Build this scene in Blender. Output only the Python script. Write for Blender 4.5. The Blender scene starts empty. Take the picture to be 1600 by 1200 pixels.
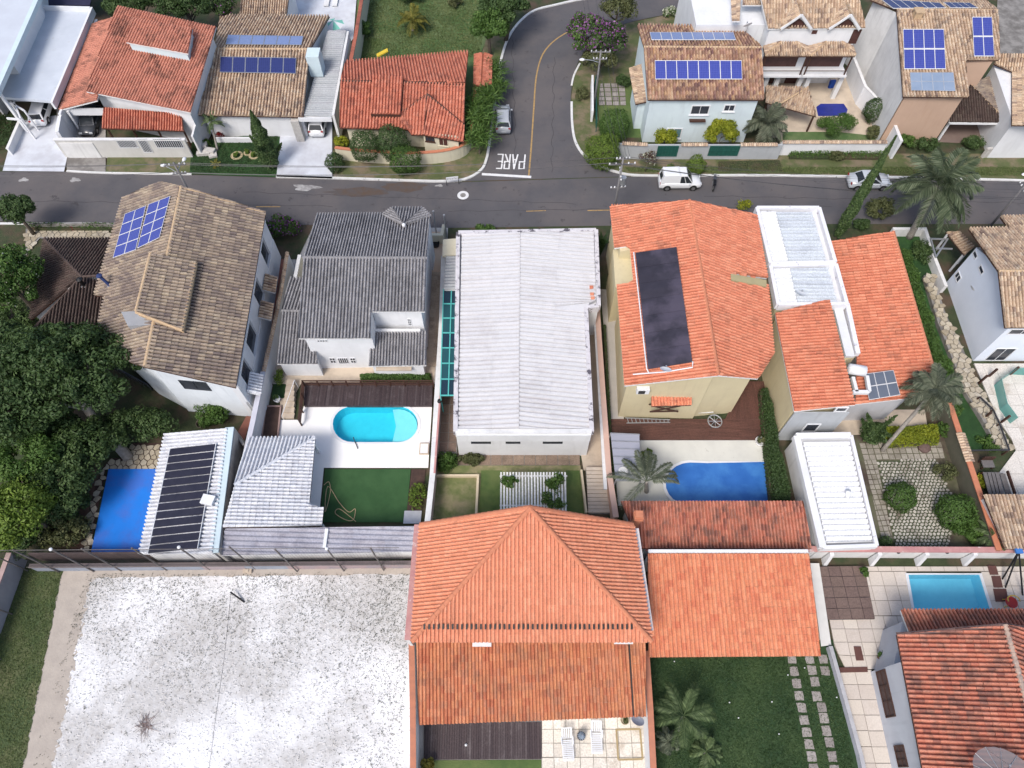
import bpy, bmesh, math, random
import numpy as np
from mathutils import Vector, Matrix
random.seed(7); rng = np.random.default_rng(7)
R = math.radians
# ------------------------------------------------------------------ camera
SC = bpy.context.scene
FPX, TILT, HC = 1112.0, R(29.5), 52.0
cam_d = bpy.data.cameras.new("camera"); cam = bpy.data.objects.new("camera", cam_d)
SC.collection.objects.link(cam)
cam.location = (0, 0, HC); cam.rotation_euler = (TILT, 0, 0)
cam_d.sensor_width = 36.0; cam_d.lens = 36.0 * FPX / 1600.0
cam_d.clip_start = 0.5; cam_d.clip_end = 2000
SC.camera = cam
# ------------------------------------------------------------------ sky and sun
SUN_EL, SUN_AZ = R(52), R(210)          # azimuth measured from +Y towards +X
w = bpy.data.worlds.new("World"); SC.world = w; w.use_nodes = True
nt = w.node_tree; bg = nt.nodes["Background"]
sky = nt.nodes.new("ShaderNodeTexSky"); sky.sky_type = 'NISHITA'; sky.sun_disc = False
sky.sun_elevation = SUN_EL; sky.sun_rotation = SUN_AZ; sky.dust_density = 3.0; sky.air_density = 1.0
nt.links.new(sky.outputs[0], bg.inputs[0]); bg.inputs[1].default_value = 0.13
sd = bpy.data.lights.new("sun", 'SUN'); sd.energy = 1.95; sd.angle = R(20); sd.color = (1.0, 0.955, 0.9)
sun = bpy.data.objects.new("sun", sd); SC.collection.objects.link(sun)
sv = Vector((math.sin(SUN_AZ)*math.cos(SUN_EL), math.cos(SUN_AZ)*math.cos(SUN_EL), math.sin(SUN_EL)))
sun.rotation_euler = sv.to_track_quat('Z', 'Y').to_euler()
SC.view_settings.view_transform = 'Standard'; SC.view_settings.look = 'None'
SC.view_settings.gamma = 1.0; SC.view_settings.use_curve_mapping = False
SC.view_settings.exposure = 0.52
# ------------------------------------------------------------------ survey helpers: photo bearing + known height/plane -> place on site
COL = SC.collection
def ray(px, py):
    a = (px-800)/FPX; b = (600-py)/FPX
    return np.array([a, math.sin(TILT)+b*math.cos(TILT), -math.cos(TILT)+b*math.sin(TILT)])
def P(px, py, z=0.0):
    d = ray(px, py); return Vector(d*((z-HC)/d[2]) + np.array([0, 0, HC]))
def PY(px, py, y0):
    d = ray(px, py); return Vector(d*(y0/d[1]) + np.array([0, 0, HC]))
def PP(px, py, p0, n):
    d = ray(px, py); c = np.array([0, 0, HC]); t = np.dot(np.array(p0)-c, n)/np.dot(d, n)
    return Vector(c+d*t)
CAPS = []
for k in range(13): t = math.pi/2+math.pi*k/12; CAPS.append((551+31*math.cos(t), 663-28*math.sin(t)))
for k in range(13): t = -math.pi/2+math.pi*k/12; CAPS.append((622+31*math.cos(t), 663-28*math.sin(t)))
RECT = [(1419, 898), (1530, 898), (1549, 960), (1430, 960)]
HOLE1 = [P(x, y, .12) for x, y in CAPS]; HOLE2 = [P(x, y, .14) for x, y in RECT]
# ------------------------------------------------------------------ objects
def tag(o, label=None, cat=None, group=None, kind=None):
    if label: o['label'] = label
    if cat: o['category'] = cat
    if group: o['group'] = group
    if kind: o['kind'] = kind
    return o
def thing(name, label, cat, loc=(0, 0, 0), group=None, rz=0):
    o = bpy.data.objects.new(name, None); COL.objects.link(o)
    o.location = Vector((loc[0], loc[1], loc[2] if len(loc) > 2 else 0)); o.rotation_euler = (0, 0, rz)
    o.empty_display_size = .3
    return tag(o, label, cat, group)
def link(name, me, mat=None, parent=None, world=True):
    o = bpy.data.objects.new(name, me); COL.objects.link(o)
    if mat is not None and not me.materials: me.materials.append(mat)
    if parent is not None:
        o.parent = parent
        if world:
            m = Matrix.Translation(parent.location) @ parent.rotation_euler.to_matrix().to_4x4()
            g = parent.parent
            if g is None: o.matrix_parent_inverse = m.inverted()
            else: o.matrix_parent_inverse = Matrix.Identity(4)
    return o
def dup(root, loc, rz=0, scale=1.0, label=None, group=None):
    r = root.copy(); COL.objects.link(r); r.location = loc
    r.rotation_euler = (root.rotation_euler[0], root.rotation_euler[1], rz)
    r.scale = (scale,)*3 if not hasattr(scale, '__len__') else scale
    if label: r['label'] = label
    if group: r['group'] = group
    for ch in KIDS.get(root.name, list(root.children)):
        c = ch.copy(); COL.objects.link(c); c.parent = r
        for g in list(ch.children):
            d = g.copy(); COL.objects.link(d); d.parent = c
    return r
KIDS = {}
class MB:
    def __init__(s): s.v = []; s.f = []; s.m = []; s.seg = []
    def add(s, vs, fs, m=0):
        n = len(s.v); s.seg.append((n, len(s.f))); s.v += [tuple(x) for x in vs]; s.f += [tuple(n+i for i in f) for f in fs]; s.m += [m]*len(fs); return s
    def prism(s, xy, z0, z1, m=0):
        n = len(xy); g = lambda z, i: z[i] if hasattr(z, '__len__') else z
        vs = [(p[0], p[1], g(z0, i)) for i, p in enumerate(xy)] + [(p[0], p[1], g(z1, i)) for i, p in enumerate(xy)]
        fs = [tuple(range(n))[::-1], tuple(range(n, 2*n))] + [(i, (i+1) % n, n+(i+1) % n, n+i) for i in range(n)]
        return s.add(vs, fs, m)
    def box(s, c, d, rz=0, m=0):
        ca, sa = math.cos(rz), math.sin(rz); x, y, z = [k/2 for k in d]
        xy = [(c[0]+a*ca-b*sa, c[1]+a*sa+b*ca) for a, b in ((-x, -y), (x, -y), (x, y), (-x, y))]
        return s.prism(xy, c[2]-z, c[2]+z, m)
    def bar(s, a, b, w=.1, h=None, m=0):
        h = h or w; a = Vector(a); b = Vector(b); d = (b-a).normalized()
        up = Vector((0, 0, 1)) if abs(d.z) < .95 else Vector((0, 1, 0))
        x = d.cross(up).normalized()*w/2; y = x.cross(d).normalized()*h/2
        vs = [a-x-y, a+x-y, a+x+y, a-x+y, b-x-y, b+x-y, b+x+y, b-x+y]
        return s.add(vs, [(0, 3, 2, 1), (4, 5, 6, 7), (0, 1, 5, 4), (1, 2, 6, 5), (2, 3, 7, 6), (3, 0, 4, 7)], m)
    def tube(s, pts, r, n=6, m=0, cap=True):
        pts = [Vector(p) for p in pts]; rs = r if hasattr(r, '__len__') else [r]*len(pts); vs = []
        for i, p in enumerate(pts):
            d = (pts[min(i+1, len(pts)-1)]-pts[max(i-1, 0)]).normalized()
            up = Vector((0, 0, 1)) if abs(d.z) < .9 else Vector((0, 1, 0))
            x = d.cross(up).normalized(); y = x.cross(d).normalized()
            for k in range(n):
                t = 2*math.pi*k/n; vs.append(p+(x*math.cos(t)+y*math.sin(t))*rs[i])
        fs = [(i*n+k, i*n+(k+1) % n, (i+1)*n+(k+1) % n, (i+1)*n+k) for i in range(len(pts)-1) for k in range(n)]
        if cap: fs += [tuple(range(n))[::-1], tuple(range((len(pts)-1)*n, len(pts)*n))]
        return s.add(vs, fs, m)
    def lathe(s, c, prof, n=16, m=0):
        vs = [(c[0]+r*math.cos(2*math.pi*k/n), c[1]+r*math.sin(2*math.pi*k/n), c[2]+z) for r, z in prof for k in range(n)]
        fs = [(i*n+k, i*n+(k+1) % n, (i+1)*n+(k+1) % n, (i+1)*n+k) for i in range(len(prof)-1) for k in range(n)]
        return s.add(vs, fs, m)
    def parts(s, name, mat, parent=None):
        q = s.seg+[(len(s.v), len(s.f))]
        for (v0, f0), (v1, f1) in zip(q[:-1], q[1:]):
            m = MB(); m.add(s.v[v0:v1], [tuple(i-v0 for i in f) for f in s.f[f0:f1]]); m.build(name, mat, parent)
    def mesh(s, name, mats=None, smooth=False):
        me = bpy.data.meshes.new(name); me.from_pydata(s.v, [], s.f)
        for x in (mats or []): me.materials.append(x)
        if any(s.m): me.polygons.foreach_set('material_index', s.m)
        if smooth: me.polygons.foreach_set('use_smooth', [True]*len(s.f))
        me.update(); return me
    def build(s, name, mat, parent=None, smooth=False, world=True):
        mats = mat if isinstance(mat, (list, tuple)) else [mat]
        return link(name, s.mesh(name, mats, smooth), None, parent, world)
# ------------------------------------------------------------------ materials
MATS = {}
def nodes(name):
    m = bpy.data.materials.new(name); m.use_nodes = True; n = m.node_tree
    return m, n, n.nodes['Principled BSDF'], n.links.new
def mat(name, c1, c2=None, scale=1.5, rough=.85, bump=0., bs=12., metal=0., spot=None, spots=6., sth=.62, c3=None, s3=.3, streak=None):
    if name in MATS: return MATS[name]
    m, n, b, L = nodes(name); N = n.nodes.new
    b.inputs['Roughness'].default_value = rough; b.inputs['Metallic'].default_value = metal
    b.inputs['Specular IOR Level'].default_value = .35
    c2 = c2 or tuple(x*.82 for x in c1)
    g = N('ShaderNodeNewGeometry')
    def noise(sc, det=6, ro=.6):
        t = N('ShaderNodeTexNoise'); t.inputs['Scale'].default_value = sc; t.inputs['Detail'].default_value = det
        t.inputs['Roughness'].default_value = ro; L(g.outputs['Position'], t.inputs['Vector']); return t.outputs['Fac']
    def ramp(src, a, bb):
        r = N('ShaderNodeMapRange'); r.inputs[1].default_value = a; r.inputs[2].default_value = bb; L(src, r.inputs[0]); return r.outputs[0]
    def mix(f, a, bb):
        x = N('ShaderNodeMix'); x.data_type = 'RGBA'
        L(f, x.inputs[0])
        for i, v in ((6, a), (7, bb)):
            if isinstance(v, tuple): x.inputs[i].default_value = (*v, 1)
            else: L(v, x.inputs[i])
        return x.outputs[2]
    col = mix(ramp(noise(scale), .35, .68), c1, c2)
    if c3: col = mix(ramp(noise(s3, 5, .65), .45, .62), col, c3)
    if spot: col = mix(ramp(noise(spots, 8, .7), sth, sth+.07), col, spot)
    if streak:
        mp = N('ShaderNodeMapping'); mp.inputs['Scale'].default_value = (1, 1, .12); L(g.outputs['Position'], mp.inputs[0])
        t = N('ShaderNodeTexNoise'); t.inputs['Scale'].default_value = 3.; t.inputs['Detail'].default_value = 5; L(mp.outputs[0], t.inputs[0])
        sm = N('ShaderNodeMath'); sm.operation = 'MULTIPLY'; sm.inputs[1].default_value = .45; L(ramp(t.outputs['Fac'], .55, .8), sm.inputs[0]); col = mix(sm.outputs[0], col, streak)
    L(col, b.inputs['Base Color'])
    if bump:
        bp = N('ShaderNodeBump'); bp.inputs['Strength'].default_value = bump; bp.inputs['Distance'].default_value = .05
        L(noise(bs), bp.inputs['Height']); L(bp.outputs[0], b.inputs['Normal'])
    MATS[name] = m; return m
def tmat(name, cols, stain=(.06, .045, .04), s_lo=.55, s_hi=.75, sscale=.5, rough=.85, amt=.85, grain=.17):
    """per-piece random colour plus weather stains"""
    m, n, b, L = nodes(name); N = n.nodes.new
    b.inputs['Roughness'].default_value = rough; b.inputs['Specular IOR Level'].default_value = .3
    a = N('ShaderNodeAttribute'); a.attribute_name = 'rnd'; oi = N('ShaderNodeObjectInfo')
    s = N('ShaderNodeMath'); s.operation = 'ADD'; L(a.outputs['Fac'], s.inputs[0]); L(oi.outputs['Random'], s.inputs[1])
    f = N('ShaderNodeMath'); f.operation = 'FRACT'; L(s.outputs[0], f.inputs[0])
    r = N('ShaderNodeValToRGB'); r.color_ramp.interpolation = 'LINEAR'
    e = r.color_ramp.elements
    for i, c in enumerate(cols):
        p = i/(len(cols)-1)
        if i == 0: el = e[0]; el.position = 0
        elif i == len(cols)-1: el = e[len(e)-1]; el.position = 1
        else: el = e.new(p)
        el.color = (*c, 1)
    L(f.outputs[0], r.inputs[0])
    g = N('ShaderNodeNewGeometry')
    t = N('ShaderNodeTexNoise'); t.inputs['Scale'].default_value = sscale; t.inputs['Detail'].default_value = 9; t.inputs['Roughness'].default_value = .72
    L(g.outputs['Position'], t.inputs['Vector'])
    mr = N('ShaderNodeMapRange'); mr.inputs[1].default_value = s_lo; mr.inputs[2].default_value = s_hi; mr.inputs[4].default_value = amt
    # piece-wise jitter of the stain so that single tiles weather differently
    j = N('ShaderNodeMath'); j.operation = 'MULTIPLY_ADD'; j.inputs[1].default_value = .14; L(f.outputs[0], j.inputs[0]); L(t.outputs['Fac'], j.inputs[2])
    L(j.outputs[0], mr.inputs[0])
    x = N('ShaderNodeMix'); x.data_type = 'RGBA'; L(mr.outputs[0], x.inputs[0]); L(r.outputs[0], x.inputs[6]); x.inputs[7].default_value = (*stain, 1)
    t2 = N('ShaderNodeTexNoise'); t2.inputs['Scale'].default_value = 9; t2.inputs['Detail'].default_value = 4; L(g.outputs['Position'], t2.inputs['Vector'])
    m2 = N('ShaderNodeMapRange'); m2.inputs[1].default_value = .3; m2.inputs[2].default_value = .7; m2.inputs[3].default_value = 1-grain*1.25; m2.inputs[4].default_value = 1+grain*.7; L(t2.outputs['Fac'], m2.inputs[0])
    y = N('ShaderNodeMix'); y.data_type = 'RGBA'; y.blend_type = 'MULTIPLY'; y.inputs[0].default_value = 1; L(x.outputs[2], y.inputs[6]); L(m2.outputs[0], y.inputs[7])
    L(y.outputs[2], b.inputs['Base Color']); return m
def leafmat(name, dark, mid, light, rough=.55, trans=.25):
    m, n, b, L = nodes(name); N = n.nodes.new
    b.inputs['Roughness'].default_value = rough; b.inputs['Specular IOR Level'].default_value = .3
    a = N('ShaderNodeAttribute'); a.attribute_name = 'rnd'; oi = N('ShaderNodeObjectInfo')
    s = N('ShaderNodeMath'); s.operation = 'MULTIPLY_ADD'; s.inputs[1].default_value = .85; L(a.outputs['Fac'], s.inputs[0])
    q = N('ShaderNodeMath'); q.operation = 'MULTIPLY'; q.inputs[1].default_value = .15; L(oi.outputs['Random'], q.inputs[0]); L(q.outputs[0], s.inputs[2])
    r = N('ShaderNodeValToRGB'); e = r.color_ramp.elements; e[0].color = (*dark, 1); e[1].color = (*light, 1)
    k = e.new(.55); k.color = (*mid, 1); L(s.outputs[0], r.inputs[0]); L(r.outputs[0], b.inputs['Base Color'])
    tr = N('ShaderNodeBsdfTranslucent'); L(r.outputs[0], tr.inputs[0]); mx = N('ShaderNodeMixShader'); mx.inputs[0].default_value = trans
    L(b.outputs[0], mx.inputs[1]); L(tr.outputs[0], mx.inputs[2]); L(mx.outputs[0], n.nodes['Material Output'].inputs[0]); return m
def water(name, tint, rough=.03):
    m, n, b, L = nodes(name); N = n.nodes.new
    tr = N('ShaderNodeBsdfTransparent'); tr.inputs[0].default_value = (*tint, 1); gl = N('ShaderNodeBsdfGlossy'); gl.inputs['Roughness'].default_value = rough
    g = N('ShaderNodeNewGeometry'); t = N('ShaderNodeTexNoise'); t.inputs['Scale'].default_value = 2.5; t.inputs['Detail'].default_value = 3; L(g.outputs['Position'], t.inputs['Vector'])
    bp = N('ShaderNodeBump'); bp.inputs['Strength'].default_value = .25; bp.inputs['Distance'].default_value = .03; L(t.outputs['Fac'], bp.inputs['Height']); L(bp.outputs[0], gl.inputs['Normal'])
    fr = N('ShaderNodeFresnel'); fr.inputs[0].default_value = 1.33; L(bp.outputs[0], fr.inputs['Normal'])
    mx = N('ShaderNodeMixShader'); L(fr.outputs[0], mx.inputs[0]); L(tr.outputs[0], mx.inputs[1]); L(gl.outputs[0], mx.inputs[2]); L(mx.outputs[0], n.nodes['Material Output'].inputs[0]); return m
def glassy(name, tint, fac=.5):
    m, n, b, L = nodes(name); N = n.nodes.new
    b.inputs['Base Color'].default_value = (*tint, 1); b.inputs['Roughness'].default_value = .12
    tr = N('ShaderNodeBsdfTransparent'); tr.inputs[0].default_value = (*[min(1, x*.5+.5) for x in tint], 1)
    mx = N('ShaderNodeMixShader'); mx.inputs[0].default_value = fac; L(tr.outputs[0], mx.inputs[1]); L(b.outputs[0], mx.inputs[2]); L(mx.outputs[0], n.nodes['Material Output'].inputs[0]); return m
def solarmat(name, c, line, nx=6, ny=10, rough=.25):
    m, n, b, L = nodes(name); N = n.nodes.new
    b.inputs['Roughness'].default_value = rough; b.inputs['Specular IOR Level'].default_value = .25; uv = N('ShaderNodeUVMap')
    mp = N('ShaderNodeMapping'); mp.inputs['Scale'].default_value = (nx, ny, 1); L(uv.outputs[0], mp.inputs[0])
    br = N('ShaderNodeTexBrick'); br.offset = 0; br.inputs['Scale'].default_value = 1; br.inputs['Brick Width'].default_value = 1; br.inputs['Row Height'].default_value = 1
    br.inputs['Mortar Size'].default_value = .05; br.inputs['Color1'].default_value = (*c, 1); br.inputs['Color2'].default_value = (*[x*1.15 for x in c], 1); br.inputs['Mortar'].default_value = (*line, 1)
    L(mp.outputs[0], br.inputs[0]); L(br.outputs[0], b.inputs['Base Color']); return m
# paints, stone, ground
WHITE = mat('white_plaster', (.72, .73, .75), (.64, .65, .67), .6, streak=(.55, .55, .56))
WHITE2 = mat('weathered_white_plaster', (.72, .72, .72), (.6, .6, .6), .8, streak=(.38, .38, .38), spot=(.3, .3, .3), sth=.66)
PALEBLUE = mat('pale_blue_plaster', (.60, .69, .72), (.54, .62, .66), .7, streak=(.44, .5, .53))
GREYWALL = mat('grey_plaster', (.42, .44, .46), (.36, .38, .4), .7, streak=(.25, .25, .26))
CREAM = mat('cream_plaster', (.62, .58, .45), (.56, .52, .4), .6, streak=(.42, .38, .3))
YELLOW = mat('yellow_plaster', (.58, .51, .33), (.53, .46, .3), .5, streak=(.42, .36, .25))
PEACH = mat('peach_plaster', (.50, .35, .26), (.46, .32, .24), .6, streak=(.4, .25, .17))
PINK = mat('pink_wall_cap', (.50, .27, .25), (.42, .2, .2), 2., spot=(.7, .66, .66), spots=1.2, sth=.6)
BROWNW = mat('dark_brown_wood', (.075, .035, .025), (.05, .025, .018), 3, rough=.6)
DECK = mat('brown_deck_wood', (.115, .06, .045), (.07, .038, .03), 4, rough=.55, c3=(.16, .1, .08), s3=.8)
DARKDECK = mat('dark_deck_wood', (.055, .038, .042), (.04, .028, .03), 4, rough=.5, c3=(.11, .09, .09), s3=.9)
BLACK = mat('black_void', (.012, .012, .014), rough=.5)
GLASSD = mat('dark_window_glass', (.03, .035, .045), (.05, .055, .07), 1., rough=.12)
BROWNG = mat('brown_shutter', (.06, .025, .022), (.09, .04, .035), 2, rough=.5)
GREENGATE = mat('dark_green_gate', (.02, .10, .08), (.018, .08, .065), 2, rough=.5)
CONC = mat('concrete', (.46, .44, .41), (.38, .36, .34), .8, c3=(.3, .28, .26), s3=.4, bump=.1)
CONCD = mat('dark_concrete', (.27, .255, .24), (.2, .19, .18), 1., c3=(.14, .13, .12), s3=.5, bump=.15)
WCONC = mat('white_concrete', (.60, .63, .68), (.54, .56, .61), .6, c3=(.47, .48, .52), s3=.35)
BEIGE = mat('beige_floor', (.56, .47, .37), (.5, .42, .33), .8, c3=(.42, .35, .28), s3=.5)
ASPH = mat('asphalt', (.098, .094, .100), (.083, .080, .087), .35, c3=(.12, .108, .108), s3=.12, spot=(.065, .06, .062), spots=.9, sth=.60, bump=.2, bs=40)
KERB = mat('painted_kerb', (.66, .66, .65), (.55, .55, .54), 2, spot=(.18, .17, .16), spots=2.2, sth=.6)
YLINE = mat('yellow_road_paint', (.42, .27, .10), (.3, .2, .1), 3, spot=(.12, .1, .09), spots=6, sth=.58)
WLINE = mat('white_road_paint', (.72, .72, .72), (.62, .62, .62), 3, spot=(.15, .14, .14), spots=7, sth=.62)
GRASS = mat('lawn_grass', (.09, .14, .04), (.06, .105, .03), 2.2, c3=(.115, .15, .05), s3=.22, bump=.6, bs=30)
GRASSD = mat('deep_lawn_grass', (.022, .062, .018), (.016, .045, .013), 1.6, c3=(.03, .085, .022), s3=.3, bump=.6, bs=30)
GRASSB = mat('bright_lawn_grass', (.085, .15, .05), (.055, .11, .035), 1.3, c3=(.13, .175, .075), s3=.3, bump=.6, bs=30)
VERGE = mat('worn_verge_grass', (.10, .115, .045), (.075, .095, .035), 1.6, c3=(.19, .15, .10), s3=.5, bump=.6, bs=30)
DRYGRASS = mat('dry_lawn_grass', (.19, .20, .085), (.12, .15, .05), 1.4, c3=(.28, .24, .14), s3=.6, bump=.6, bs=30)
SOIL = mat('bare_soil', (.075, .045, .035), (.05, .03, .025), 2, bump=.5)
REDFLOOR = mat('terracotta_floor', (.30, .12, .085), (.25, .1, .07), 1.5, c3=(.2, .09, .07), s3=.8)
UNDER = mat('undergrowth', (.05, .065, .028), (.03, .042, .018), 1.2, c3=(.085, .06, .04), s3=.4, bump=.8, bs=8)
METAL = mat('galvanised_metal', (.45, .46, .48), (.38, .39, .41), 2, rough=.4, metal=.6)
DMETAL = mat('dark_metal', (.06, .06, .065), (.04, .04, .045), 2, rough=.5, metal=.3)
RUSTM = mat('rusty_post_metal', (.16, .15, .15), (.12, .1, .09), 4, rough=.6)
STONEW = mat('white_stone', (.52, .5, .47), (.4, .38, .36), 3, spot=(.15, .14, .14), sth=.6)
TANF = mat('tan_ridge_mortar', (.52, .38, .24), (.42, .3, .19), 3, spot=(.2, .15, .12), spots=3)
ORF = mat('orange_ridge_mortar', (.52, .2, .11), (.45, .17, .1), 3, spot=(.3, .1, .06), spots=3)
GRF = mat('grey_ridge_mortar', (.24, .235, .24), (.18, .175, .18), 3)
LBF = mat('light_blue_fascia', (.55, .66, .70), (.5, .6, .65), 1)
SLABM = mat('roof_underside', (.30, .22, .17), (.22, .15, .12), 2)
WSLAB = mat('white_fascia', (.7, .7, .7), (.62, .62, .63), 1)
POOLB = mat('pool_lining_blue', (.26, .64, .80), (.23, .6, .76), 3)
POOLC = mat('pool_lining_cyan', (.06, .62, .76), (.05, .57, .72), 2.)
POOLSTEP = mat('pool_step_pale', (.40, .78, .82), (.36, .74, .8), 2.)
COVER = mat('blue_pool_cover', (.035, .15, .46), (.025, .12, .4), .8, c3=(.05, .19, .5), s3=.5, rough=.45, bump=.2, bs=2)
COVER2 = mat('bright_blue_pool_cover', (.02, .20, .72), (.015, .18, .66), .6, c3=(.05, .16, .58), s3=.5, rough=.4, bump=.15, bs=2)
# roof tiles
T_OR = tmat('orange_clay_tiles', [(.60, .24, .14), (.66, .27, .16), (.63, .25, .15), (.70, .31, .19), (.6, .25, .15)], stain=(.25, .09, .055), s_lo=.64, s_hi=.85, sscale=.7, amt=.6)
T_OR2 = tmat('red_orange_clay_tiles', [(.56, .19, .115), (.66, .25, .15), (.62, .22, .13), (.70, .29, .18), (.56, .2, .12)], stain=(.16, .06, .045), s_lo=.62, s_hi=.85, sscale=.6, amt=.7)
T_RUST = tmat('weathered_red_tiles', [(.44, .15, .10), (.54, .20, .13), (.50, .2, .13), (.60, .25, .17), (.40, .13, .09)], stain=(.13, .08, .07), s_lo=.52, s_hi=.70, sscale=.8, amt=.75)
T_RED = tmat('deep_red_tiles', [(.44, .14, .09), (.54, .19, .12), (.50, .17, .11), (.60, .24, .16), (.38, .12, .08)], stain=(.13, .05, .04), s_lo=.6, s_hi=.8, sscale=.6, amt=.7)
T_T2 = tmat('brick_red_tiles', [(.44, .18, .125), (.52, .22, .155), (.48, .20, .14), (.55, .235, .165), (.42, .17, .12)], stain=(.10, .05, .04), s_lo=.56, s_hi=.74, sscale=.35, amt=.75)
T_TAN = tmat('mottled_tan_tiles', [(.60, .46, .33), (.50, .37, .26), (.40, .28, .2), (.62, .49, .36), (.46, .33, .24), (.55, .41, .29), (.28, .2, .16), (.66, .54, .41)], stain=(.09, .06, .055), s_lo=.58, s_hi=.8, sscale=.7, amt=.7)
T_TAN2 = tmat('grey_tan_tiles', [(.31, .245, .19), (.40, .32, .245), (.25, .195, .16), (.47, .385, .28), (.35, .28, .22), (.21, .17, .15), (.54, .45, .33)], stain=(.14, .11, .11), s_lo=.46, s_hi=.7, sscale=.4, amt=.75)
T_ROSE = tmat('mottled_rose_tiles', [(.17, .09, .085), (.48, .29, .21), (.50, .33, .21), (.24, .13, .11), (.54, .38, .25), (.33, .18, .13), (.56, .36, .20), (.17, .09, .09)], stain=(.10, .06, .06), s_lo=.56, s_hi=.78, sscale=.7, amt=.7)
T_GREY = tmat('grey_cement_tiles', [(.27, .265, .275), (.33, .32, .33), (.23, .225, .235), (.36, .35, .36), (.29, .28, .29)], stain=(.13, .125, .13), s_lo=.5, s_hi=.75, sscale=.4, amt=.7)
T_BRN = tmat('dark_brown_tiles', [(.07, .045, .04), (.10, .07, .06), (.08, .055, .048), (.12, .09, .075), (.065, .045, .04)], stain=(.04, .03, .028), s_lo=.5, s_hi=.8, sscale=.4, amt=.6)
T_WHT = tmat('white_painted_tiles', [(.66, .67, .70), (.72, .73, .76), (.6, .62, .67), (.76, .76, .78)], stain=(.30, .29, .33), s_lo=.6, s_hi=.8, sscale=.9, amt=.5)
T_SHEET = tmat('pale_fibre_cement', [(.60, .595, .605), (.63, .62, .63), (.59, .585, .60), (.64, .63, .64)], stain=(.36, .33, .34), s_lo=.58, s_hi=.85, sscale=.35, amt=.45, grain=.04)
T_SHEETB = tmat('bluish_metal_sheet', [(.60, .64, .68), (.64, .68, .72), (.57, .61, .66)], stain=(.33, .35, .4), s_lo=.58, s_hi=.85, sscale=.5, amt=.5, rough=.5)
T_SHEETW = tmat('white_metal_sheet', [(.82, .83, .84), (.8, .81, .82), (.84, .84, .85)], stain=(.55, .55, .58), s_lo=.62, s_hi=.85, sscale=.6, amt=.4, rough=.5)
T_SHEETG = tmat('grey_metal_sheet', [(.30, .32, .34), (.36, .38, .4), (.33, .34, .37)], stain=(.17, .17, .18), s_lo=.55, s_hi=.85, sscale=.4, amt=.5, rough=.5)
T_STONE = tmat('crazy_paving_stone', [(.38, .33, .25), (.48, .42, .32), (.33, .28, .2), (.52, .47, .38), (.42, .36, .26)], stain=(.15, .12, .1), s_lo=.58, s_hi=.8, sscale=1.5, amt=.6)
T_PAT = tmat('pale_patio_tile', [(.56, .50, .44), (.60, .54, .47), (.53, .47, .42), (.62, .56, .50)], stain=(.40, .33, .27), s_lo=.6, s_hi=.85, sscale=.8, amt=.4, grain=.06)
T_BRT = tmat('brown_patio_tile', [(.155, .11, .095), (.17, .12, .105), (.145, .1, .09)], stain=(.1, .07, .06), s_lo=.6, s_hi=.85, sscale=.8, amt=.4)
T_STEP = tmat('grey_stepping_stone', [(.30, .27, .25), (.35, .32, .3), (.27, .24, .23)], stain=(.16, .14, .12), s_lo=.55, s_hi=.8, sscale=2, amt=.5)
T_DECK = tmat('deck_boards', [(.045, .032, .035), (.07, .05, .052), (.055, .04, .042), (.09, .07, .072)], stain=(.2, .17, .17), s_lo=.62, s_hi=.85, sscale=.8, amt=.5, rough=.5)
T_DECKR = tmat('red_brown_deck_boards', [(.11, .052, .04), (.13, .062, .048), (.10, .048, .036)], stain=(.06, .035, .03), s_lo=.5, s_hi=.85, sscale=.5, amt=.5, rough=.55)
T_WSLAT = tmat('white_painted_slats', [(.72, .72, .70), (.76, .76, .74), (.66, .66, .64)], stain=(.35, .34, .3), s_lo=.6, s_hi=.85, sscale=1.5, amt=.5)
# leaves
L_DK = leafmat('dark_tree_leaves', (.026, .052, .016), (.058, .102, .032), (.125, .185, .065))
L_MD = leafmat('green_leaves', (.035, .07, .014), (.075, .145, .03), (.15, .24, .06))
L_BR = leafmat('bright_green_leaves', (.05, .09, .014), (.13, .20, .03), (.24, .33, .06))
L_YL = leafmat('yellow_green_leaves', (.10, .14, .012), (.24, .27, .02), (.40, .38, .035))
L_OLV = leafmat('olive_leaves', (.05, .06, .025), (.11, .125, .05), (.2, .2, .09))
L_PNK = leafmat('purple_flowers', (.12, .03, .12), (.25, .08, .26), (.40, .2, .42))
L_WHF = leafmat('pale_flowers', (.25, .28, .18), (.5, .52, .4), (.7, .7, .6))
L_RED = leafmat('red_leaves', (.12, .01, .012), (.22, .02, .02), (.3, .05, .04))
L_PALM = leafmat('palm_leaflets', (.05, .08, .03), (.10, .15, .06), (.20, .26, .12))
L_PALG = leafmat('greyish_palm_leaflets', (.06, .08, .05), (.12, .14, .095), (.22, .24, .17))
L_PALY = leafmat('golden_palm_leaflets', (.07, .08, .012), (.16, .16, .03), (.3, .25, .06))
BARK = mat('bark', (.14, .115, .09), (.09, .07, .055), 5, bump=.6)
BARKL = mat('pale_bark', (.30, .28, .25), (.2, .18, .16), 5, bump=.6)
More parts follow.
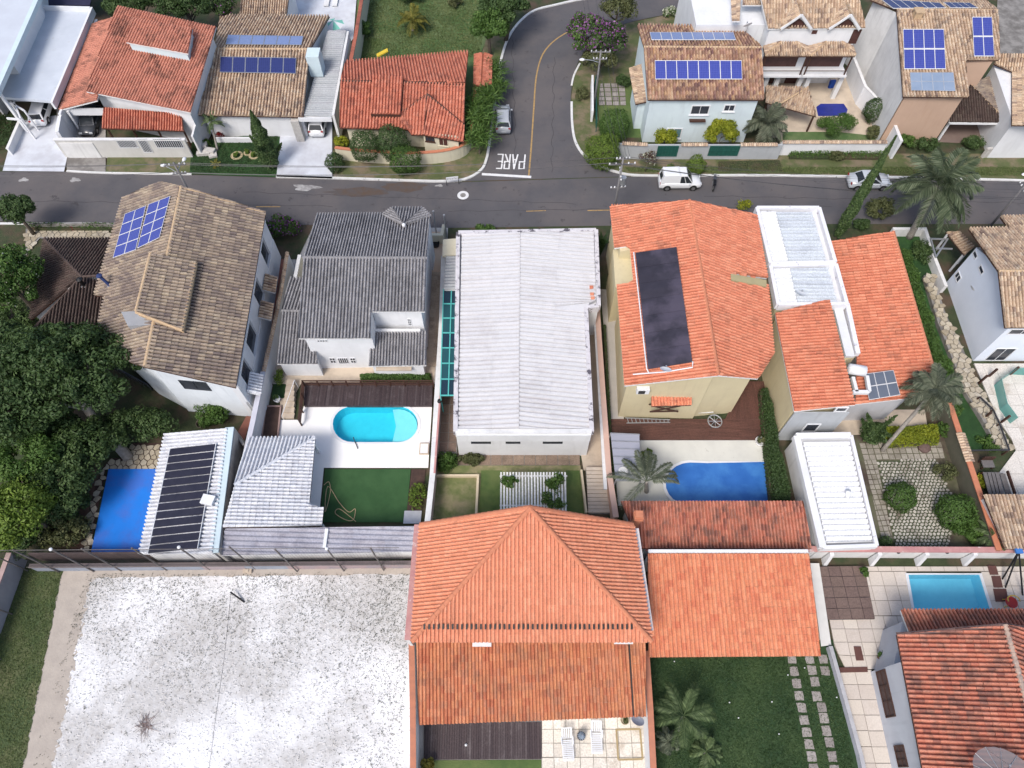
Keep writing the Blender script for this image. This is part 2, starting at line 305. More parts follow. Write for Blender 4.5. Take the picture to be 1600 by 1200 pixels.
# ------------------------------------------------------------------ surfaces made of pieces
def inpoly(S, T, poly):
    ins = np.zeros(S.shape, bool); n = len(poly)
    for i in range(n):
        (x0, y0), (x1, y1) = poly[i], poly[(i+1) % n]
        c = ((y0 > T) != (y1 > T)) & (S < (x1-x0)*(T-y0)/((y1-y0) if y1 != y0 else 1e-9)+x0)
        ins ^= c
    return ins
def snap(S, T, poly):
    bs = S.copy(); bt = T.copy(); bd = np.full(S.shape, 1e9); n = len(poly)
    for i in range(n):
        (x0, y0), (x1, y1) = poly[i], poly[(i+1) % n]; dx, dy = x1-x0, y1-y0; L2 = dx*dx+dy*dy+1e-12
        t = np.clip(((S-x0)*dx+(T-y0)*dy)/L2, 0, 1); qs, qt = x0+t*dx, y0+t*dy; d = (qs-S)**2+(qt-T)**2
        m = d < bd; bs = np.where(m, qs, bs); bt = np.where(m, qt, bt); bd = np.where(m, d, bd)
    return bs, bt
PROF = {
 'clay': ([(0, 0), (.19, 0), (.21, .6), (.34, .96), (.5, 1), (.66, .96), (.79, .6), (.81, 0), (1, 0)], .21, .05),
 'roman': ([(0, 0), (.13, 0), (.2, .5), (.38, .9), (.55, 1), (.7, .85), (.84, .4), (.9, 0), (1, 0)], .13, .07),
 'corr': ([(0, .5), (.18, .95), (.36, .95), (.5, .5), (.68, .05), (.86, .05), (1, .5)], .11, .012),
 'rib': ([(0, 1), (.46, 1), (.58, .06), (.82, .06), (.94, 1), (1, 1)], .2, .01),
 'trap': ([(0, 0), (.55, 0), (.65, 1), (.9, 1), (1, 0)], .07, .01),
 'flat': ([(.02, 1), (.98, 1)], .02, 0),
 'board': ([(.0, 0), (.06, 1), (.94, 1), (1, 0)], .03, 0),
}
def fitplane(pts3):
    A = np.array([[p[0], p[1], 1] for p in pts3]); z = np.array([p[2] for p in pts3])
    c = np.linalg.lstsq(A, z, rcond=None)[0]
    n = np.array([-c[0], -c[1], 1.0]); n /= np.linalg.norm(n)
    return n, np.array([0, 0, c[2]])
def pieces(root, verts, m, e=(0, 1), w=.25, l=.42, prof='clay', indiv=0, name='roof', piece='tile', gap=0., slab=.12, slabm=None, jitter=.006, px=True, cap=None, level=0., kind=None, stag=0., zmul=1.):
    """a planar area (roof slope, floor) covered with real pieces; verts (px,py,z) or world points"""
    if px:
        pts = [P(*v) for v in verts]
        if len(verts) > 3:
            n, p0 = fitplane(pts); pts = [PP(v[0], v[1], p0, n) for v in verts]
        else: n, p0 = fitplane(pts)
    else:
        pts = [Vector(v) for v in verts]; n, p0 = fitplane(pts)
    pts = [Vector(p) for p in pts]; n = Vector(n)
    o = pts[e[0]]; u = (pts[e[1]]-o).normalized(); v = n.cross(u).normalized()
    if np.mean([(p-o).dot(v) for p in pts]) < 0: u = -u; v = -v; 
    if u.cross(v).dot(n) < 0: u = -u
    poly = [((p-o).dot(u), (p-o).dot(v)) for p in pts]
    s0 = min(p[0] for p in poly); s1 = max(p[0] for p in poly); t0 = min(p[1] for p in poly); t1 = max(p[1] for p in poly)
    ns = max(1, round((s1-s0)/w)); nt_ = max(1, round((t1-t0)/l)); w = (s1-s0)/ns; l = (t1-t0)/nt_
    pr, h, step = PROF[prof]; h *= zmul
    I, J = np.meshgrid(np.arange(-1, ns+1), np.arange(nt_), indexing='ij'); I = I.ravel(); J = J.ravel()
    cs = s0+(I+.5+(J % 2)*stag)*w; ct = t0+(J+.5)*l
    corners = [inpoly(cs+a*w*.49, ct+b*l*.49, poly) for a in (-1, 1) for b in (-1, 1)] + [inpoly(cs, ct, poly)]
    full = np.logical_and.reduce(corners); some = np.logical_or.reduce(corners)
    tv = []
    k = len(pr); g = gap
    for b in (0, 1):
        for (x, zz) in pr:
            tv.append(((x-.5)*(1-g/w*1.0), (b-.5)*(1-g/l)+(0 if b else -.0), zz*h+(step if b == 0 else 0)))
    for (x, zz) in pr: tv.append(((x-.5)*(1-g/w), -.5*(1-g/l), -.004 if step else -.0))
    tf = [(i, i+1, k+i+1, k+i) for i in range(k-1)]+[(2*k+i, 2*k+i+1, i+1, i) for i in range(k-1)]
    if prof in ('flat',):
        tv = [((x-.5)*(1-g/w), (y-.5)*(1-g/l), z) for z in (h, 0) for (x, y) in ((0, 0), (1, 0), (1, 1), (0, 1))]
        tf = [(0, 1, 2, 3), (4, 5, 1, 0), (5, 6, 2, 1), (6, 7, 3, 2), (7, 4, 0, 3)]
    tv = np.array(tv); K = len(tv)
    whole = np.where(full)[0]; single = np.array([], int)
    M3 = np.array([list(u), list(v), list(n)])
    o_np = np.array(o)
    if indiv and len(whole):
        cw = o_np + cs[whole, None]*M3[0]+ct[whole, None]*M3[1]
        d = np.linalg.norm(cw-np.array([0, 0, HC]), axis=1)
        single = whole[np.argsort(d)[:indiv]]
    keep = some.copy(); keep[single] = False; idx = np.where(keep)[0]; N = len(idx)
    S = cs[idx][:, None]+tv[None, :, 0]*w; T = ct[idx][:, None]+tv[None, :, 1]*l
    Z = np.repeat(tv[None, :, 2], N, 0)+rng.uniform(-1, 1, (N, 1))*jitter+level
    if jitter > .002: T = T + rng.uniform(-1, 1, (N, 1))*jitter*2
    part = ~full[idx]
    if part.any():
        Sp, Tp = S[part], T[part]; ins = inpoly(Sp, Tp, poly); bs, bt = snap(Sp, Tp, poly)
        S[part] = np.where(ins, Sp, bs); T[part] = np.where(ins, Tp, bt)
    X = o_np+S[..., None]*M3[0]+T[..., None]*M3[1]+Z[..., None]*M3[2]
    X = X.reshape(-1, 3)
    roof = None
    # bed underneath
    off = n*(-.01+level-(.0 if prof != 'flat' else .02)); sb = MB(); kk = len(pts)
    vs = [p+off for p in pts]+[p+off-Vector((0, 0, slab)) for p in pts]
    sb.add(vs, [tuple(range(kk)), tuple(range(kk, 2*kk))[::-1]]+[(i, kk+i, kk+(i+1) % kk, (i+1) % kk) for i in range(kk)])
    roof = sb.build(name, slabm or SLABM, root)
    if kind: roof['kind'] = kind
    if N:
        me = bpy.data.meshes.new(piece+'s'); F = (np.array(tf)[None]+(np.arange(N)*K)[:, None, None]).reshape(-1, len(tf[0]))
        me.from_pydata(X.tolist(), [], F.tolist()); me.materials.append(m)
        at = me.attributes.new('rnd', 'FLOAT', 'FACE'); at.data.foreach_set('value', np.repeat(rng.random(N), len(tf)).astype('f'))
        q = link(piece+('_field' if piece in ('tile', 'sheet') else 's'), me, None, roof)
        if N > 40 or indiv: q['kind'] = 'stuff'
    if len(single):
        mb = MB(); mb.add([(a*w, b*l, c) for a, b, c in tv], tf); me = mb.mesh(piece, [m])
        for i in single:
            ob = bpy.data.objects.new(piece, me); COL.objects.link(ob); ob.parent = roof
            c = o+u*float(cs[i])+v*float(ct[i])+n*(level+random.uniform(-1, 1)*jitter)
            ob.matrix_basis = Matrix(((u.x, v.x, n.x, c.x), (u.y, v.y, n.y, c.y), (u.z, v.z, n.z, c.z), (0, 0, 0, 1)))
    return roof, pts, n
def ridge(root, pts, m, r=.14, up=.05, name='ridge_cap'):
    """a run of half-round ridge tiles, one lapped over the next"""
    mb = MB()
    for a, b in zip(pts[:-1], pts[1:]):
        a = Vector(a)+Vector((0, 0, up)); b = Vector(b)+Vector((0, 0, up)); L = (b-a).length; n = max(1, round(L/.42)); d = (b-a)/n
        x = d.cross(Vector((0, 0, 1))).normalized()
        for i in range(n):
            vs = []
            for j, rr in ((-.06, r*1.08), (1.04, r*.9)):
                c = a+d*(i+j)
                for k in range(6):
                    t = math.pi*k/5; vs.append(c+x*math.cos(t)*rr+Vector((0, 0, 1))*math.sin(t)*rr)
            mb.add(vs, [(k, k+1, k+7, k+6) for k in range(5)]+[(0, 1, 2, 3, 4, 5)])
    return mb.build(name, m, root)
def shrink(pts, d, c=None):
    c = c or Vector((sum(p[0] for p in pts)/len(pts), sum(p[1] for p in pts)/len(pts)))
    out = []
    for p in pts:
        v = Vector((p[0]-c[0], p[1]-c[1])); L = v.length; out.append(Vector((c[0], c[1]))+v*max(0, 1-d/max(L, .01)))
    return out
def under(root, roofs, m, d=.6, z0=0., drop=.16, name='wall'):
    """walls that rise from the ground to the underside of the given roof slopes"""
    allp = [p for r in roofs for p in r[1]]
    c = Vector((sum(p.x for p in allp)/len(allp), sum(p.y for p in allp)/len(allp)))
    mb = MB()
    for r in roofs:
        pts, n = r[1], r[2]; xy = shrink(pts, d, c); z = [pts[0].z-(n.x*(q.x-pts[0].x)+n.y*(q.y-pts[0].y))/n.z-drop for q in xy]
        mb.prism(xy, z0, z)
    return mb.build(name, m, root), c
def walls(root, xy, z0, z1, m, name='wall'):
    return MB().prism(xy, z0, z1).build(name, m, root)
def win(root, corners, a, b, fm, pm, t=.07, proud=.05, bars=(1, 0), name='window', sill=True):
    """window on the vertical wall through ground points a,b; corners = photo bearings of its outline"""
    a = Vector((a[0], a[1], 0)); b = Vector((b[0], b[1], 0)); u = (b-a).normalized(); n = Vector((u.y, -u.x, 0))
    if n.dot(Vector((0, 0, 0))-a) < 0: n = -n
    q = [PP(px, py, a, np.array(n)) for px, py in corners]
    us = sorted((x-a).dot(u) for x in q); zs = sorted(x.z for x in q)
    h = len(q)//2; u0 = sum(us[:h])/h; u1 = sum(us[h:])/(len(q)-h); z0 = sum(zs[:h])/h; z1 = sum(zs[h:])/(len(q)-h)
    return winbox(root, a, u, n, u0, u1, z0, z1, fm, pm, t, proud, bars, name, sill)
def winbox(root, a, u, n, u0, u1, z0, z1, fm, pm, t=.07, proud=.05, bars=(1, 0), name='window', sill=True):
    def X(s, z, o): return a+u*s+n*o+Vector((0, 0, z))
    f = MB()
    for (s0, zz0, s1, zz1) in ((u0, z0, u0+t, z1), (u1-t, z0, u1, z1), (u0+t, z1-t, u1-t, z1), (u0+t, z0, u1-t, z0+t)):
        vs = [X(s0, zz0, -.02), X(s1, zz0, -.02), X(s1, zz1, -.02), X(s0, zz1, -.02), X(s0, zz0, proud), X(s1, zz0, proud), X(s1, zz1, proud), X(s0, zz1, proud)]
        f.add(vs, [(0, 3, 2, 1), (4, 5, 6, 7), (0, 1, 5, 4), (1, 2, 6, 5), (2, 3, 7, 6), (3, 0, 4, 7)])
    for k in range(bars[0]):
        s = u0+(u1-u0)*(k+1)/(bars[0]+1); f.bar(X(s, z0+t, proud*.7), X(s, z1-t, proud*.7), .04)
    for k in range(bars[1]):
        z = z0+(z1-z0)*(k+1)/(bars[1]+1); f.bar(X(u0+t, z, proud*.6), X(u1-t, z, proud*.6), .035)
    if sill: f.bar(X(u0-.08, z0-.03, proud*1.4), X(u1+.08, z0-.03, proud*1.4), proud*2, .06)
    fo = f.build(name, fm, root)
    pn = MB(); pn.add([X(u0+t, z0+t, .008), X(u1-t, z0+t, .008), X(u1-t, z1-t, .008), X(u0+t, z1-t, .008)], [(0, 1, 2, 3)])
    pn.build('pane', pm, fo); return fo
def keyhole(pts, hole, z):
    h = [Vector((p[0], p[1], z)) for p in hole]
    ar = lambda q: sum(q[i].x*q[(i+1) % len(q)].y-q[(i+1) % len(q)].x*q[i].y for i in range(len(q)))
    if ar(pts)*ar(h) > 0: h = h[::-1]
    i, j = min(((a, b) for a in range(len(pts)) for b in range(len(h))), key=lambda t: (pts[t[0]]-h[t[1]]).length)
    return pts[:i+1]+h[j:]+h[:j+1]+pts[i:]
def sheet(name, poly, z, m, kind='structure', px=True, parent=None, holes=()):
    pts = [P(x, y, z) for x, y in poly] if px else [Vector((*p[:2], z)) for p in poly]
    for h in holes: pts = keyhole(pts, h, z)
    if holes:
        from mathutils.geometry import tessellate_polygon
        tr = tessellate_polygon([pts]); o = MB().add(pts, [tuple(t) for t in tr]).build(name, m, parent)
        if parent is None: o['kind'] = kind
        return o
    o = MB().add(pts, [tuple(range(len(pts)))]).build(name, m, parent)
    if parent is None: o['kind'] = kind
    return o
def wall_line(name, label, poly, z1, m, th=.18, z0=0., zpx=None, capm=None, capw=.3, caph=.08, cat='wall', group=None, root=None):
    """free-standing wall along photo bearings taken at height zpx (default: wall top)"""
    zp = z1 if zpx is None else zpx
    pts = [P(x, y, zp) for x, y in poly]
    r = root or thing(name, label, cat, (pts[0].x, pts[0].y, z0), group)
    mb = MB(); cb = MB()
    for k, (a, b) in enumerate(zip(pts[:-1], pts[1:])):
        o_ = .006*(k % 2)
        d = (b-a); d.z = 0; e = d.normalized()*th*.45; mb.bar(Vector((a.x, a.y, (z0+z1)/2-o_))-e, Vector((b.x, b.y, (z0+z1)/2-o_))+e, th-o_, z1-z0)
        cb.bar(Vector((a.x, a.y, z1+caph/2-o_))-e, Vector((b.x, b.y, z1+caph/2-o_))+e, capw-o_, caph)
    mb.build('wall_body', m, r)
    if capm: cb.build('coping', capm, r)
    return r
def tile_coping(root, poly, z, m, wd=.5, step=.22, px=True):
    """row of clay tiles laid across a wall top"""
    pts = [P(x, y, z) for x, y in poly] if px else poly
    vs = []; fs = []; rn = []
    mb = MB()
    for a, b in zip(pts[:-1], pts[1:]):
        L = (b-a).length; n = max(1, round(L/step)); d = (b-a)/n; x = d.cross(Vector((0, 0, 1))).normalized()
        for i in range(n):
            c = a+d*(i+.5)
            for sgn in (-1, 1):
                v4 = []
                for j, (o_, zz) in enumerate(((0, .13), (sgn*wd/2, 0))):
                    for k in range(5):
                        t = math.pi*k/4; v4.append(c+x*o_+d*.46*math.cos(t)+Vector((0, 0, zz+math.sin(t)*.07)))
                mb.add(v4, [(k, k+1, k+6, k+5) for k in range(4)]+[(5, 6, 7, 8, 9)]); rn += [random.random()]*5
    me = mb.mesh('coping_tiles', [m]); at = me.attributes.new('rnd', 'FLOAT', 'FACE'); at.data.foreach_set('value', rn)
    q = link('coping_tiles', me, None, root); q['kind'] = 'stuff'; return q
def hsh(a, b, k=0):
    v = math.sin(a*12.9898+b*78.233+k*37.719)*43758.5453; return v-math.floor(v)
def stones(root, poly, z, m, size=.45, h=.05, name='stone', indiv=0, px=True, gap=.035, kind=None, bed=None, plane=None):
    """irregular flat stones with recessed joints (jittered honeycomb)"""
    pts = [P(x, y, z) for x, y in poly] if px else [Vector(p) for p in poly]
    pl = [(p.x, p.y) for p in pts]; x0, x1 = min(p[0] for p in pl), max(p[0] for p in pl); y0, y1 = min(p[1] for p in pl), max(p[1] for p in pl)
    if bed:
        b = MB().add([Vector((p.x, p.y, z-.012)) for p in pts], [tuple(range(len(pts)))]).build('joint_bed', bed, root)
    dx = size; dy = size*.86; mb = MB(); rn = []; cells = []
    for j in range(int((y1-y0)/dy)+2):
        for i in range(int((x1-x0)/dx)+2):
            cx = x0+(i+(j % 2)*.5)*dx; cy = y0+j*dy
            if not inpoly(np.array([cx]), np.array([cy]), pl)[0]: continue
            vs = []
            for k in range(6):
                t = math.pi/6+k*math.pi/3; vx = cx+dx*.577*math.cos(t); vy = cy+dx*.577*math.sin(t)
                a, b = round(vx/dx*4), round(vy/dx*4); vx += (hsh(a, b)-.5)*dx*.42; vy += (hsh(a, b, 1)-.5)*dx*.42; vs.append((vx, vy))
            gx, gy = sum(v[0] for v in vs)/6, sum(v[1] for v in vs)/6; f = 1-gap/size*2
            vs = [(gx+(a-gx)*f, gy+(b-gy)*f) for a, b in vs]; cells.append(vs)
    for q, vs in enumerate(cells):
        hh = h*(.8+.4*hsh(q, 3)); v3 = [(a, b, z+hh) for a, b in vs]+[(a, b, z-.02) for a, b in vs]; gx, gy = vs[0]
        f = [tuple(range(6))]+[(k, 6+k, 6+(k+1) % 6, (k+1) % 6) for k in range(6)]
        if indiv > q: MB().add(v3, f).build(name, m, root)
        else: mb.add(v3, f); rn += [hsh(q, 9)]*7
    if rn:
        me = mb.mesh(name+'s', [m]); at = me.attributes.new('rnd', 'FLOAT', 'FACE'); at.data.foreach_set('value', rn)
        o = link(name+'s', me, None, root); o['kind'] = 'stuff'
def place(name, kind='structure'):
    o = bpy.data.objects.new(name, None); COL.objects.link(o); o['kind'] = kind; return o
# ------------------------------------------------------------------ plants
def leafmesh(name, C, Nrm, size, rn, m, aspect=.55):
    n = len(C); A = rng.normal(size=(n, 3)); Nn = Nrm+rng.normal(size=(n, 3))*.45; Nn /= np.linalg.norm(Nn, axis=1)[:, None]
    U = np.cross(Nn, A); U /= np.linalg.norm(U, axis=1)[:, None]; V = np.cross(Nn, U)
    s = (size*rng.uniform(.65, 1.35, n))[:, None]
    X = np.stack([C-U*s, C-V*s*aspect+Nn*s*.15, C+U*s, C+V*s*aspect+Nn*s*.15], 1).reshape(-1, 3)
    me = bpy.data.meshes.new(name); me.from_pydata(X.tolist(), [], np.arange(4*n).reshape(-1, 4).tolist())
    me.materials.append(m); at = me.attributes.new('rnd', 'FLOAT', 'FACE'); at.data.foreach_set('value', np.clip(rn, 0, 1).astype('f')); return me
def crown_pts(rad, n, clumps, cr=.34, flat=.0, rough=.2):
    """leaves on many small clumps spread through an ellipsoid"""
    rad = np.array(rad, float)
    d = rng.normal(size=(clumps, 3)); d[:, 2] = np.abs(d[:, 2])*1.0-flat; d /= np.linalg.norm(d, axis=1)[:, None]
    rr = rng.uniform(.35, 1.0, clumps)**.5
    cc = d*rad*rr[:, None]*(1-cr*.7)
    k = rng.integers(0, clumps, n); e = rng.normal(size=(n, 3)); e /= np.linalg.norm(e, axis=1)[:, None]
    cs = (rad.mean()*cr*rng.uniform(.7, 1.25, clumps))[k][:, None]
    C = cc[k]+e*cs*rng.uniform(.75, 1.08, (n, 1))*np.array([1, 1, .8])
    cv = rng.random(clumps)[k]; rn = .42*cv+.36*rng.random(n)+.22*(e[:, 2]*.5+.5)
    return C, e, rn
def tree(label, px, py, zc, rad, m, n=2500, leaf=.14, clumps=26, name='tree', cat='tree', group=None, trunk=.12, z0=0., bark=None, cr=.34, extra=None, lean=(0, 0)):
    c = P(px, py, zc); r = thing(name, label, cat, (c.x, c.y, z0), group)
    C, e, rn = crown_pts(rad, n, clumps, cr)
    C = C+np.array([c.x, c.y, zc]); C[:, 2] = np.maximum(C[:, 2], z0+.05)
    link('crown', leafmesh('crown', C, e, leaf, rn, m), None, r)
    if extra:
        em, frac, sz = extra; k = rng.choice(n, int(n*frac)); link('flowers', leafmesh('flowers', C[k]+e[k]*.06, e[k], sz, rng.random(len(k)), em, .9), None, r)['kind'] = 'stuff'
    if trunk:
        mb = MB(); b = Vector((c.x+lean[0], c.y+lean[1], z0)); top = Vector((c.x, c.y, zc-rad[2]*.1))
        mid = b.lerp(top, .5)+Vector((random.uniform(-.1, .1)*rad[0], random.uniform(-.1, .1)*rad[1], 0))
        mb.tube([b, mid, top], [trunk*1.3, trunk, trunk*.6], 7)
        for i in range(6):
            a = random.uniform(0, 6.28); q = top+Vector((math.cos(a)*rad[0]*.6, math.sin(a)*rad[1]*.6, rad[2]*random.uniform(0, .5)))
            mb.tube([mid.lerp(top, random.random()), q], [trunk*.5, trunk*.15], 5)
        mb.build('trunk', bark or BARK, r, smooth=True)
    return r
def bush(label, px, py, rad, m, n=900, leaf=.09, group=None, cat='bush', clumps=22, z0=0., extra=None, name='bush', cr=.3):
    return tree(label, px, py, z0+rad[2]*.55, rad, m, n, leaf, clumps, name, cat, group, trunk=.03, z0=z0, cr=cr, extra=extra)
def ball(label, px, py, r_, m, n=2200, leaf=.07, zc=None, group=None, name='topiary_bush', cat='bush', squash=1.0, z0=0.):
    zc = zc if zc is not None else z0+r_*.9
    c = P(px, py, zc); r = thing(name, label, cat, (c.x, c.y, z0), group)
    e = rng.normal(size=(n, 3)); e /= np.linalg.norm(e, axis=1)[:, None]
    lump = 1+.07*np.sin(e[:, 0]*5+px)+.07*np.sin(e[:, 1]*6+e[:, 2]*5+py)+.05*np.sin(e[:, 0]*13+e[:, 1]*11)
    C = e*(r_*lump*rng.uniform(.86, 1.04, n))[:, None]*np.array([1, 1, squash])+np.array([c.x, c.y, zc]); C[:, 2] = np.maximum(C[:, 2], z0+.03)
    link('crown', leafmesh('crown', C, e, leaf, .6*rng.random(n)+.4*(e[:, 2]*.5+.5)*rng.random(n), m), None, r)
    mb = MB(); mb.tube([(c.x, c.y, z0), (c.x, c.y, zc)], [.07, .05], 6)
    mb.build('trunk', BARK, r)
    return r
def hedge(name, label, poly, z1, m, n, leaf=.09, z0=0., cat='hedge', px=True, zp=None):
    pts = [P(x, y, z1 if zp is None else zp) for x, y in poly]
    xs = [p.x for p in pts]; ys = [p.y for p in pts]; pl = [(p.x, p.y) for p in pts]
    X = rng.uniform(min(xs), max(xs), n*4); Y = rng.uniform(min(ys), max(ys), n*4); k = inpoly(X, Y, pl); X, Y = X[k][:n], Y[k][:n]
    bs, bt = snap(X, Y, pl); edge = np.hypot(bs-X, bt-Y)
    lump = .5+.25*np.sin(X*2.1+Y*1.3)+.25*np.sin(X*1.1-Y*2.7)
    top = z0+(z1-z0)*(.72+.28*lump)*np.clip(edge/.35+.45, 0, 1)
    Z = top-rng.random(len(X))**2*(z1-z0)*.7
    C = np.stack([X, Y, Z], 1); e = np.tile([0, 0, 1.], (len(X), 1))+rng.normal(size=(len(X), 3))*.5
    r = thing(name, label, cat, (pts[0].x, pts[0].y, z0)); rn = .5*rng.random(len(X))+.5*lump*rng.random(len(X))
    link('foliage', leafmesh('foliage', C, e, leaf, rn, m), None, r)
    s = MB().prism(shrink(pl, .15), z0, z0+(z1-z0)*.45); s.build('branches', UNDER, r); return r
def frond_mesh(L, droop, m, nl=26, ll=.5, width=.05, name='frond', seed=0):
    """one pinnate palm frond: arched rachis with paired leaflets"""
    rs = np.random.default_rng(seed); vs = []; fs = []; rn = []
    def rp(t): return Vector((L*t*(1-.18*t*t*droop), 0, L*(.42*t-.75*t*t*droop)))
    mb = MB(); mb.tube([rp(i/7) for i in range(8)], [.03*(1-i/9) for i in range(8)], 4); rn += [.6]*len(mb.f)
    for i in range(nl):
        t = .12+.86*i/nl; p = rp(t); l = ll*math.sin(math.pi*min(1, t*.9+.1))**.6*rs.uniform(.8, 1.1)
        for s in (-1, 1):
            d = Vector((.65, s*.9, -.45-.45*rs.random())).normalized(); q = p+d*l; mid = p+d*l*.5+Vector((0, 0, .05*l))
            wv = Vector((1, 0, 0))*width
            mb.add([p, mid-wv*.9, q, mid+wv*.9], [(0, 1, 2, 3)]); rn.append(rs.random())
    me = mb.mesh(name, [m]); at = me.attributes.new('rnd', 'FLOAT', 'FACE'); at.data.foreach_set('value', rn); return me
def palm(label, base, top, L, m, nf=15, ll=.5, r0=.16, droop=1., name='palm_tree', cat='palm tree', bark=None, nl=26, seed=0, width=.05, dirs=None, group=None):
    """base, top world points"""
    base = Vector(base); top = Vector(top); r = thing(name, label, cat, tuple(base), group)
    if (top-base).length > .3:
        mb = MB(); N = 12; mb.tube([base.lerp(top, i/N) for i in range(N+1)], [r0*(1.25-.45*i/N)*(1+.06*(i % 2)) for i in range(N+1)], 8); mb.build('trunk', bark or BARKL, r, smooth=True)
    mes = [frond_mesh(L*q, droop*dq, m, nl, ll, width, seed=seed+i) for i, (q, dq) in enumerate(((1, 1), (.9, 1.25), (.8, .6)))]
    random.seed(seed)
    for i in range(nf):
        me = mes[i % 3 if i < nf*.75 else 2]
        o = bpy.data.objects.new('frond', me); COL.objects.link(o); o.parent = r
        az = dirs[i] if dirs else i*2.39996+random.uniform(-.2, .2)
        pitch = random.uniform(-.35, .25) if i < nf*.75 else random.uniform(-1.1, -.5)
        if dirs: pitch = random.uniform(-.3, .1)
        o.matrix_basis = Matrix.Translation(top-base) @ Matrix.Rotation(az, 4, 'Z') @ Matrix.Rotation(pitch, 4, 'Y')
    return r
# ------------------------------------------------------------------ ground, roads, verges
sheet('ground', [(-260, -230), (260, -230), (260, 330), (-260, 330)], 0, UNDER, px=False, holes=(HOLE1, HOLE2))
def strip(name, pts, z, wd, m, h=.0):
    mb = MB(); P3 = [P(x, y, z) for x, y in pts]
    n = len(P3); L = []; 
    for i, p in enumerate(P3):
        d = (P3[min(i+1, n-1)]-P3[max(i-1, 0)]).normalized(); x = Vector((-d.y, d.x, 0))*wd/2; L.append((p+x, p-x))
    vs = []
    for a, b in L:
        vs += [a, b, b+Vector((0, 0, h)), a+Vector((0, 0, h))]
    fs = []
    for i in range(n-1):
        k = 4*i
        if h: fs += [(k+3, k+2, k+6, k+7), (k, k+3, k+7, k+4), (k+1, k+5, k+6, k+2)]
        else: fs += [(k, k+1, k+5, k+4)]
    if h: fs += [(0, 1, 2, 3), (4*n-4, 4*n-1, 4*n-2, 4*n-3)]
    o = mb.add(vs, fs).build(name, m); o['kind'] = 'structure'; return o
def smooth(pts, n=6):
    out = []; q = [pts[0]]+pts+[pts[-1]]
    for i in range(1, len(q)-2):
        for j in range(n):
            t = j/n; o = []
            for k in (0, 1):
                a, b, c, d = q[i-1][k], q[i][k], q[i+1][k], q[i+2][k]
                o.append(.5*((2*b)+(-a+c)*t+(2*a-5*b+4*c-d)*t*t+(-a+3*b-3*c+d)*t**3))
            out.append(tuple(o))
    return out+[pts[-1]]
# kerb lines (photo bearings)
K_nw = [(-200, 262), (0, 268), (105, 268), (165, 271), (300, 273), (432, 277), (522, 279), (640, 283), (690, 284), (725, 281), (750, 268), (760, 250), (766, 215), (775, 150), (784, 90), (800, 50), (830, 20), (870, 8), (925, -3), (1100, -30)]
K_ne = [(1800, 290), (1600, 283), (1400, 278), (1200, 275), (1100, 275), (1000, 275), (965, 270), (935, 260), (912, 243), (897, 222), (892, 190), (892, 150), (897, 115), (910, 85), (935, 58), (980, 36), (1060, 20), (1180, 6), (1300, -10)]
north = K_nw + [(1300, -60)] 
sheet('side_road', smooth(K_nw[8:], 5)+[(1300, -30)]+smooth(K_ne[5:], 5)[::-1], .016, ASPH)
S_edge = [(1850, 356), (1600, 350), (1300, 350), (1000, 352), (700, 356), (400, 350), (0, 346), (-260, 344)]
sheet('main_road', K_nw[:9]+[(712, 285), (1000, 276)]+K_ne[:5][::-1]+S_edge, .020, ASPH)
strip('kerb', smooth(K_nw[5:]), 0, .26, KERB, .14)
strip('kerb', smooth(K_nw[2:5]), 0, .2, KERB, .13)
strip('kerb', smooth(K_ne[:8]), 0, .24, KERB, .14)
strip('kerb', smooth([(934, 261), (912, 243), (899, 222), (894, 195), (893, 160)]), 0, .24, KERB, .14)
strip('kerb', smooth([(893, 134), (897, 118), (906, 100)]), 0, .2, KERB, .13)
strip('south_kerb', [(-200, 349), (0, 350), (160, 350)], 0, .2, KERB, .12)
sheet('verge', K_nw[2:4]+[(165, 246), (103, 246)], .10, CONCD)
sheet('verge', [(165, 271), (300, 273), (300, 246), (168, 245)], .104, VERGE)
sheet('verge', [(522, 278), (640, 282), (690, 283), (724, 280), (748, 267), (758, 250), (764, 215), (774, 150), (783, 90), (798, 50), (760, 60), (742, 120), (735, 200), (728, 225), (690, 240), (640, 240), (520, 235)], .08, VERGE)
sheet('verge', [(1800, 289), (1600, 282), (1400, 277), (1200, 274), (1000, 274), (965, 269), (935, 259), (912, 242), (898, 222), (893, 190), (893, 150), (898, 115), (925, 110), (940, 225), (965, 240), (1600, 235), (1800, 235)], .08, VERGE)
sheet('verge', [(898, 115), (911, 85), (936, 58), (981, 36), (1060, 20), (1180, 8), (1200, 60), (1000, 160), (930, 160)], .06, VERGE)
sheet('driveway', [(25, 190), (88, 180), (106, 240), (100, 268), (4, 267)], .11, WCONC)
sheet('driveway', [(88, 168), (165, 170), (165, 246), (105, 246), (92, 215)], .112, CONC)
sheet('driveway', [(440, 187), (519, 187), (519, 279), (432, 276)], .14, WCONC)
sheet('lawn', [(300, 222), (440, 205), (434, 277), (296, 272)], .12, GRASSD)
sheet('lawn', [(560, -40), (800, -40), (775, 30), (748, 90), (735, 250), (540, 120), (556, 60)], .05, GRASSB)
sheet('lawn', [(555, 60), (600, 60), (590, 90), (550, 130)], .056, GRASS)
sheet('yard', [(930, 130), (1000, 130), (1015, 230), (940, 225)], .09, GRASS)
sheet('yard', [(960, 215), (1220, 215), (1215, 240), (965, 236)], .11, UNDER)
sheet('yard', [(1190, 120), (1395, 120), (1395, 232), (1210, 235)], .10, BEIGE)
sheet('lawn', [(1223, 206), (1310, 206), (1390, 215), (1390, 240), (1222, 236)], .12, GRASSB)
sheet('yard', [(1392, 180), (1600, 180), (1700, 240), (1385, 240)], .092, UNDER)
sheet('street_paving', [(-100, -100), (60, -100), (60, 10), (-100, 60)], .05, CONC)
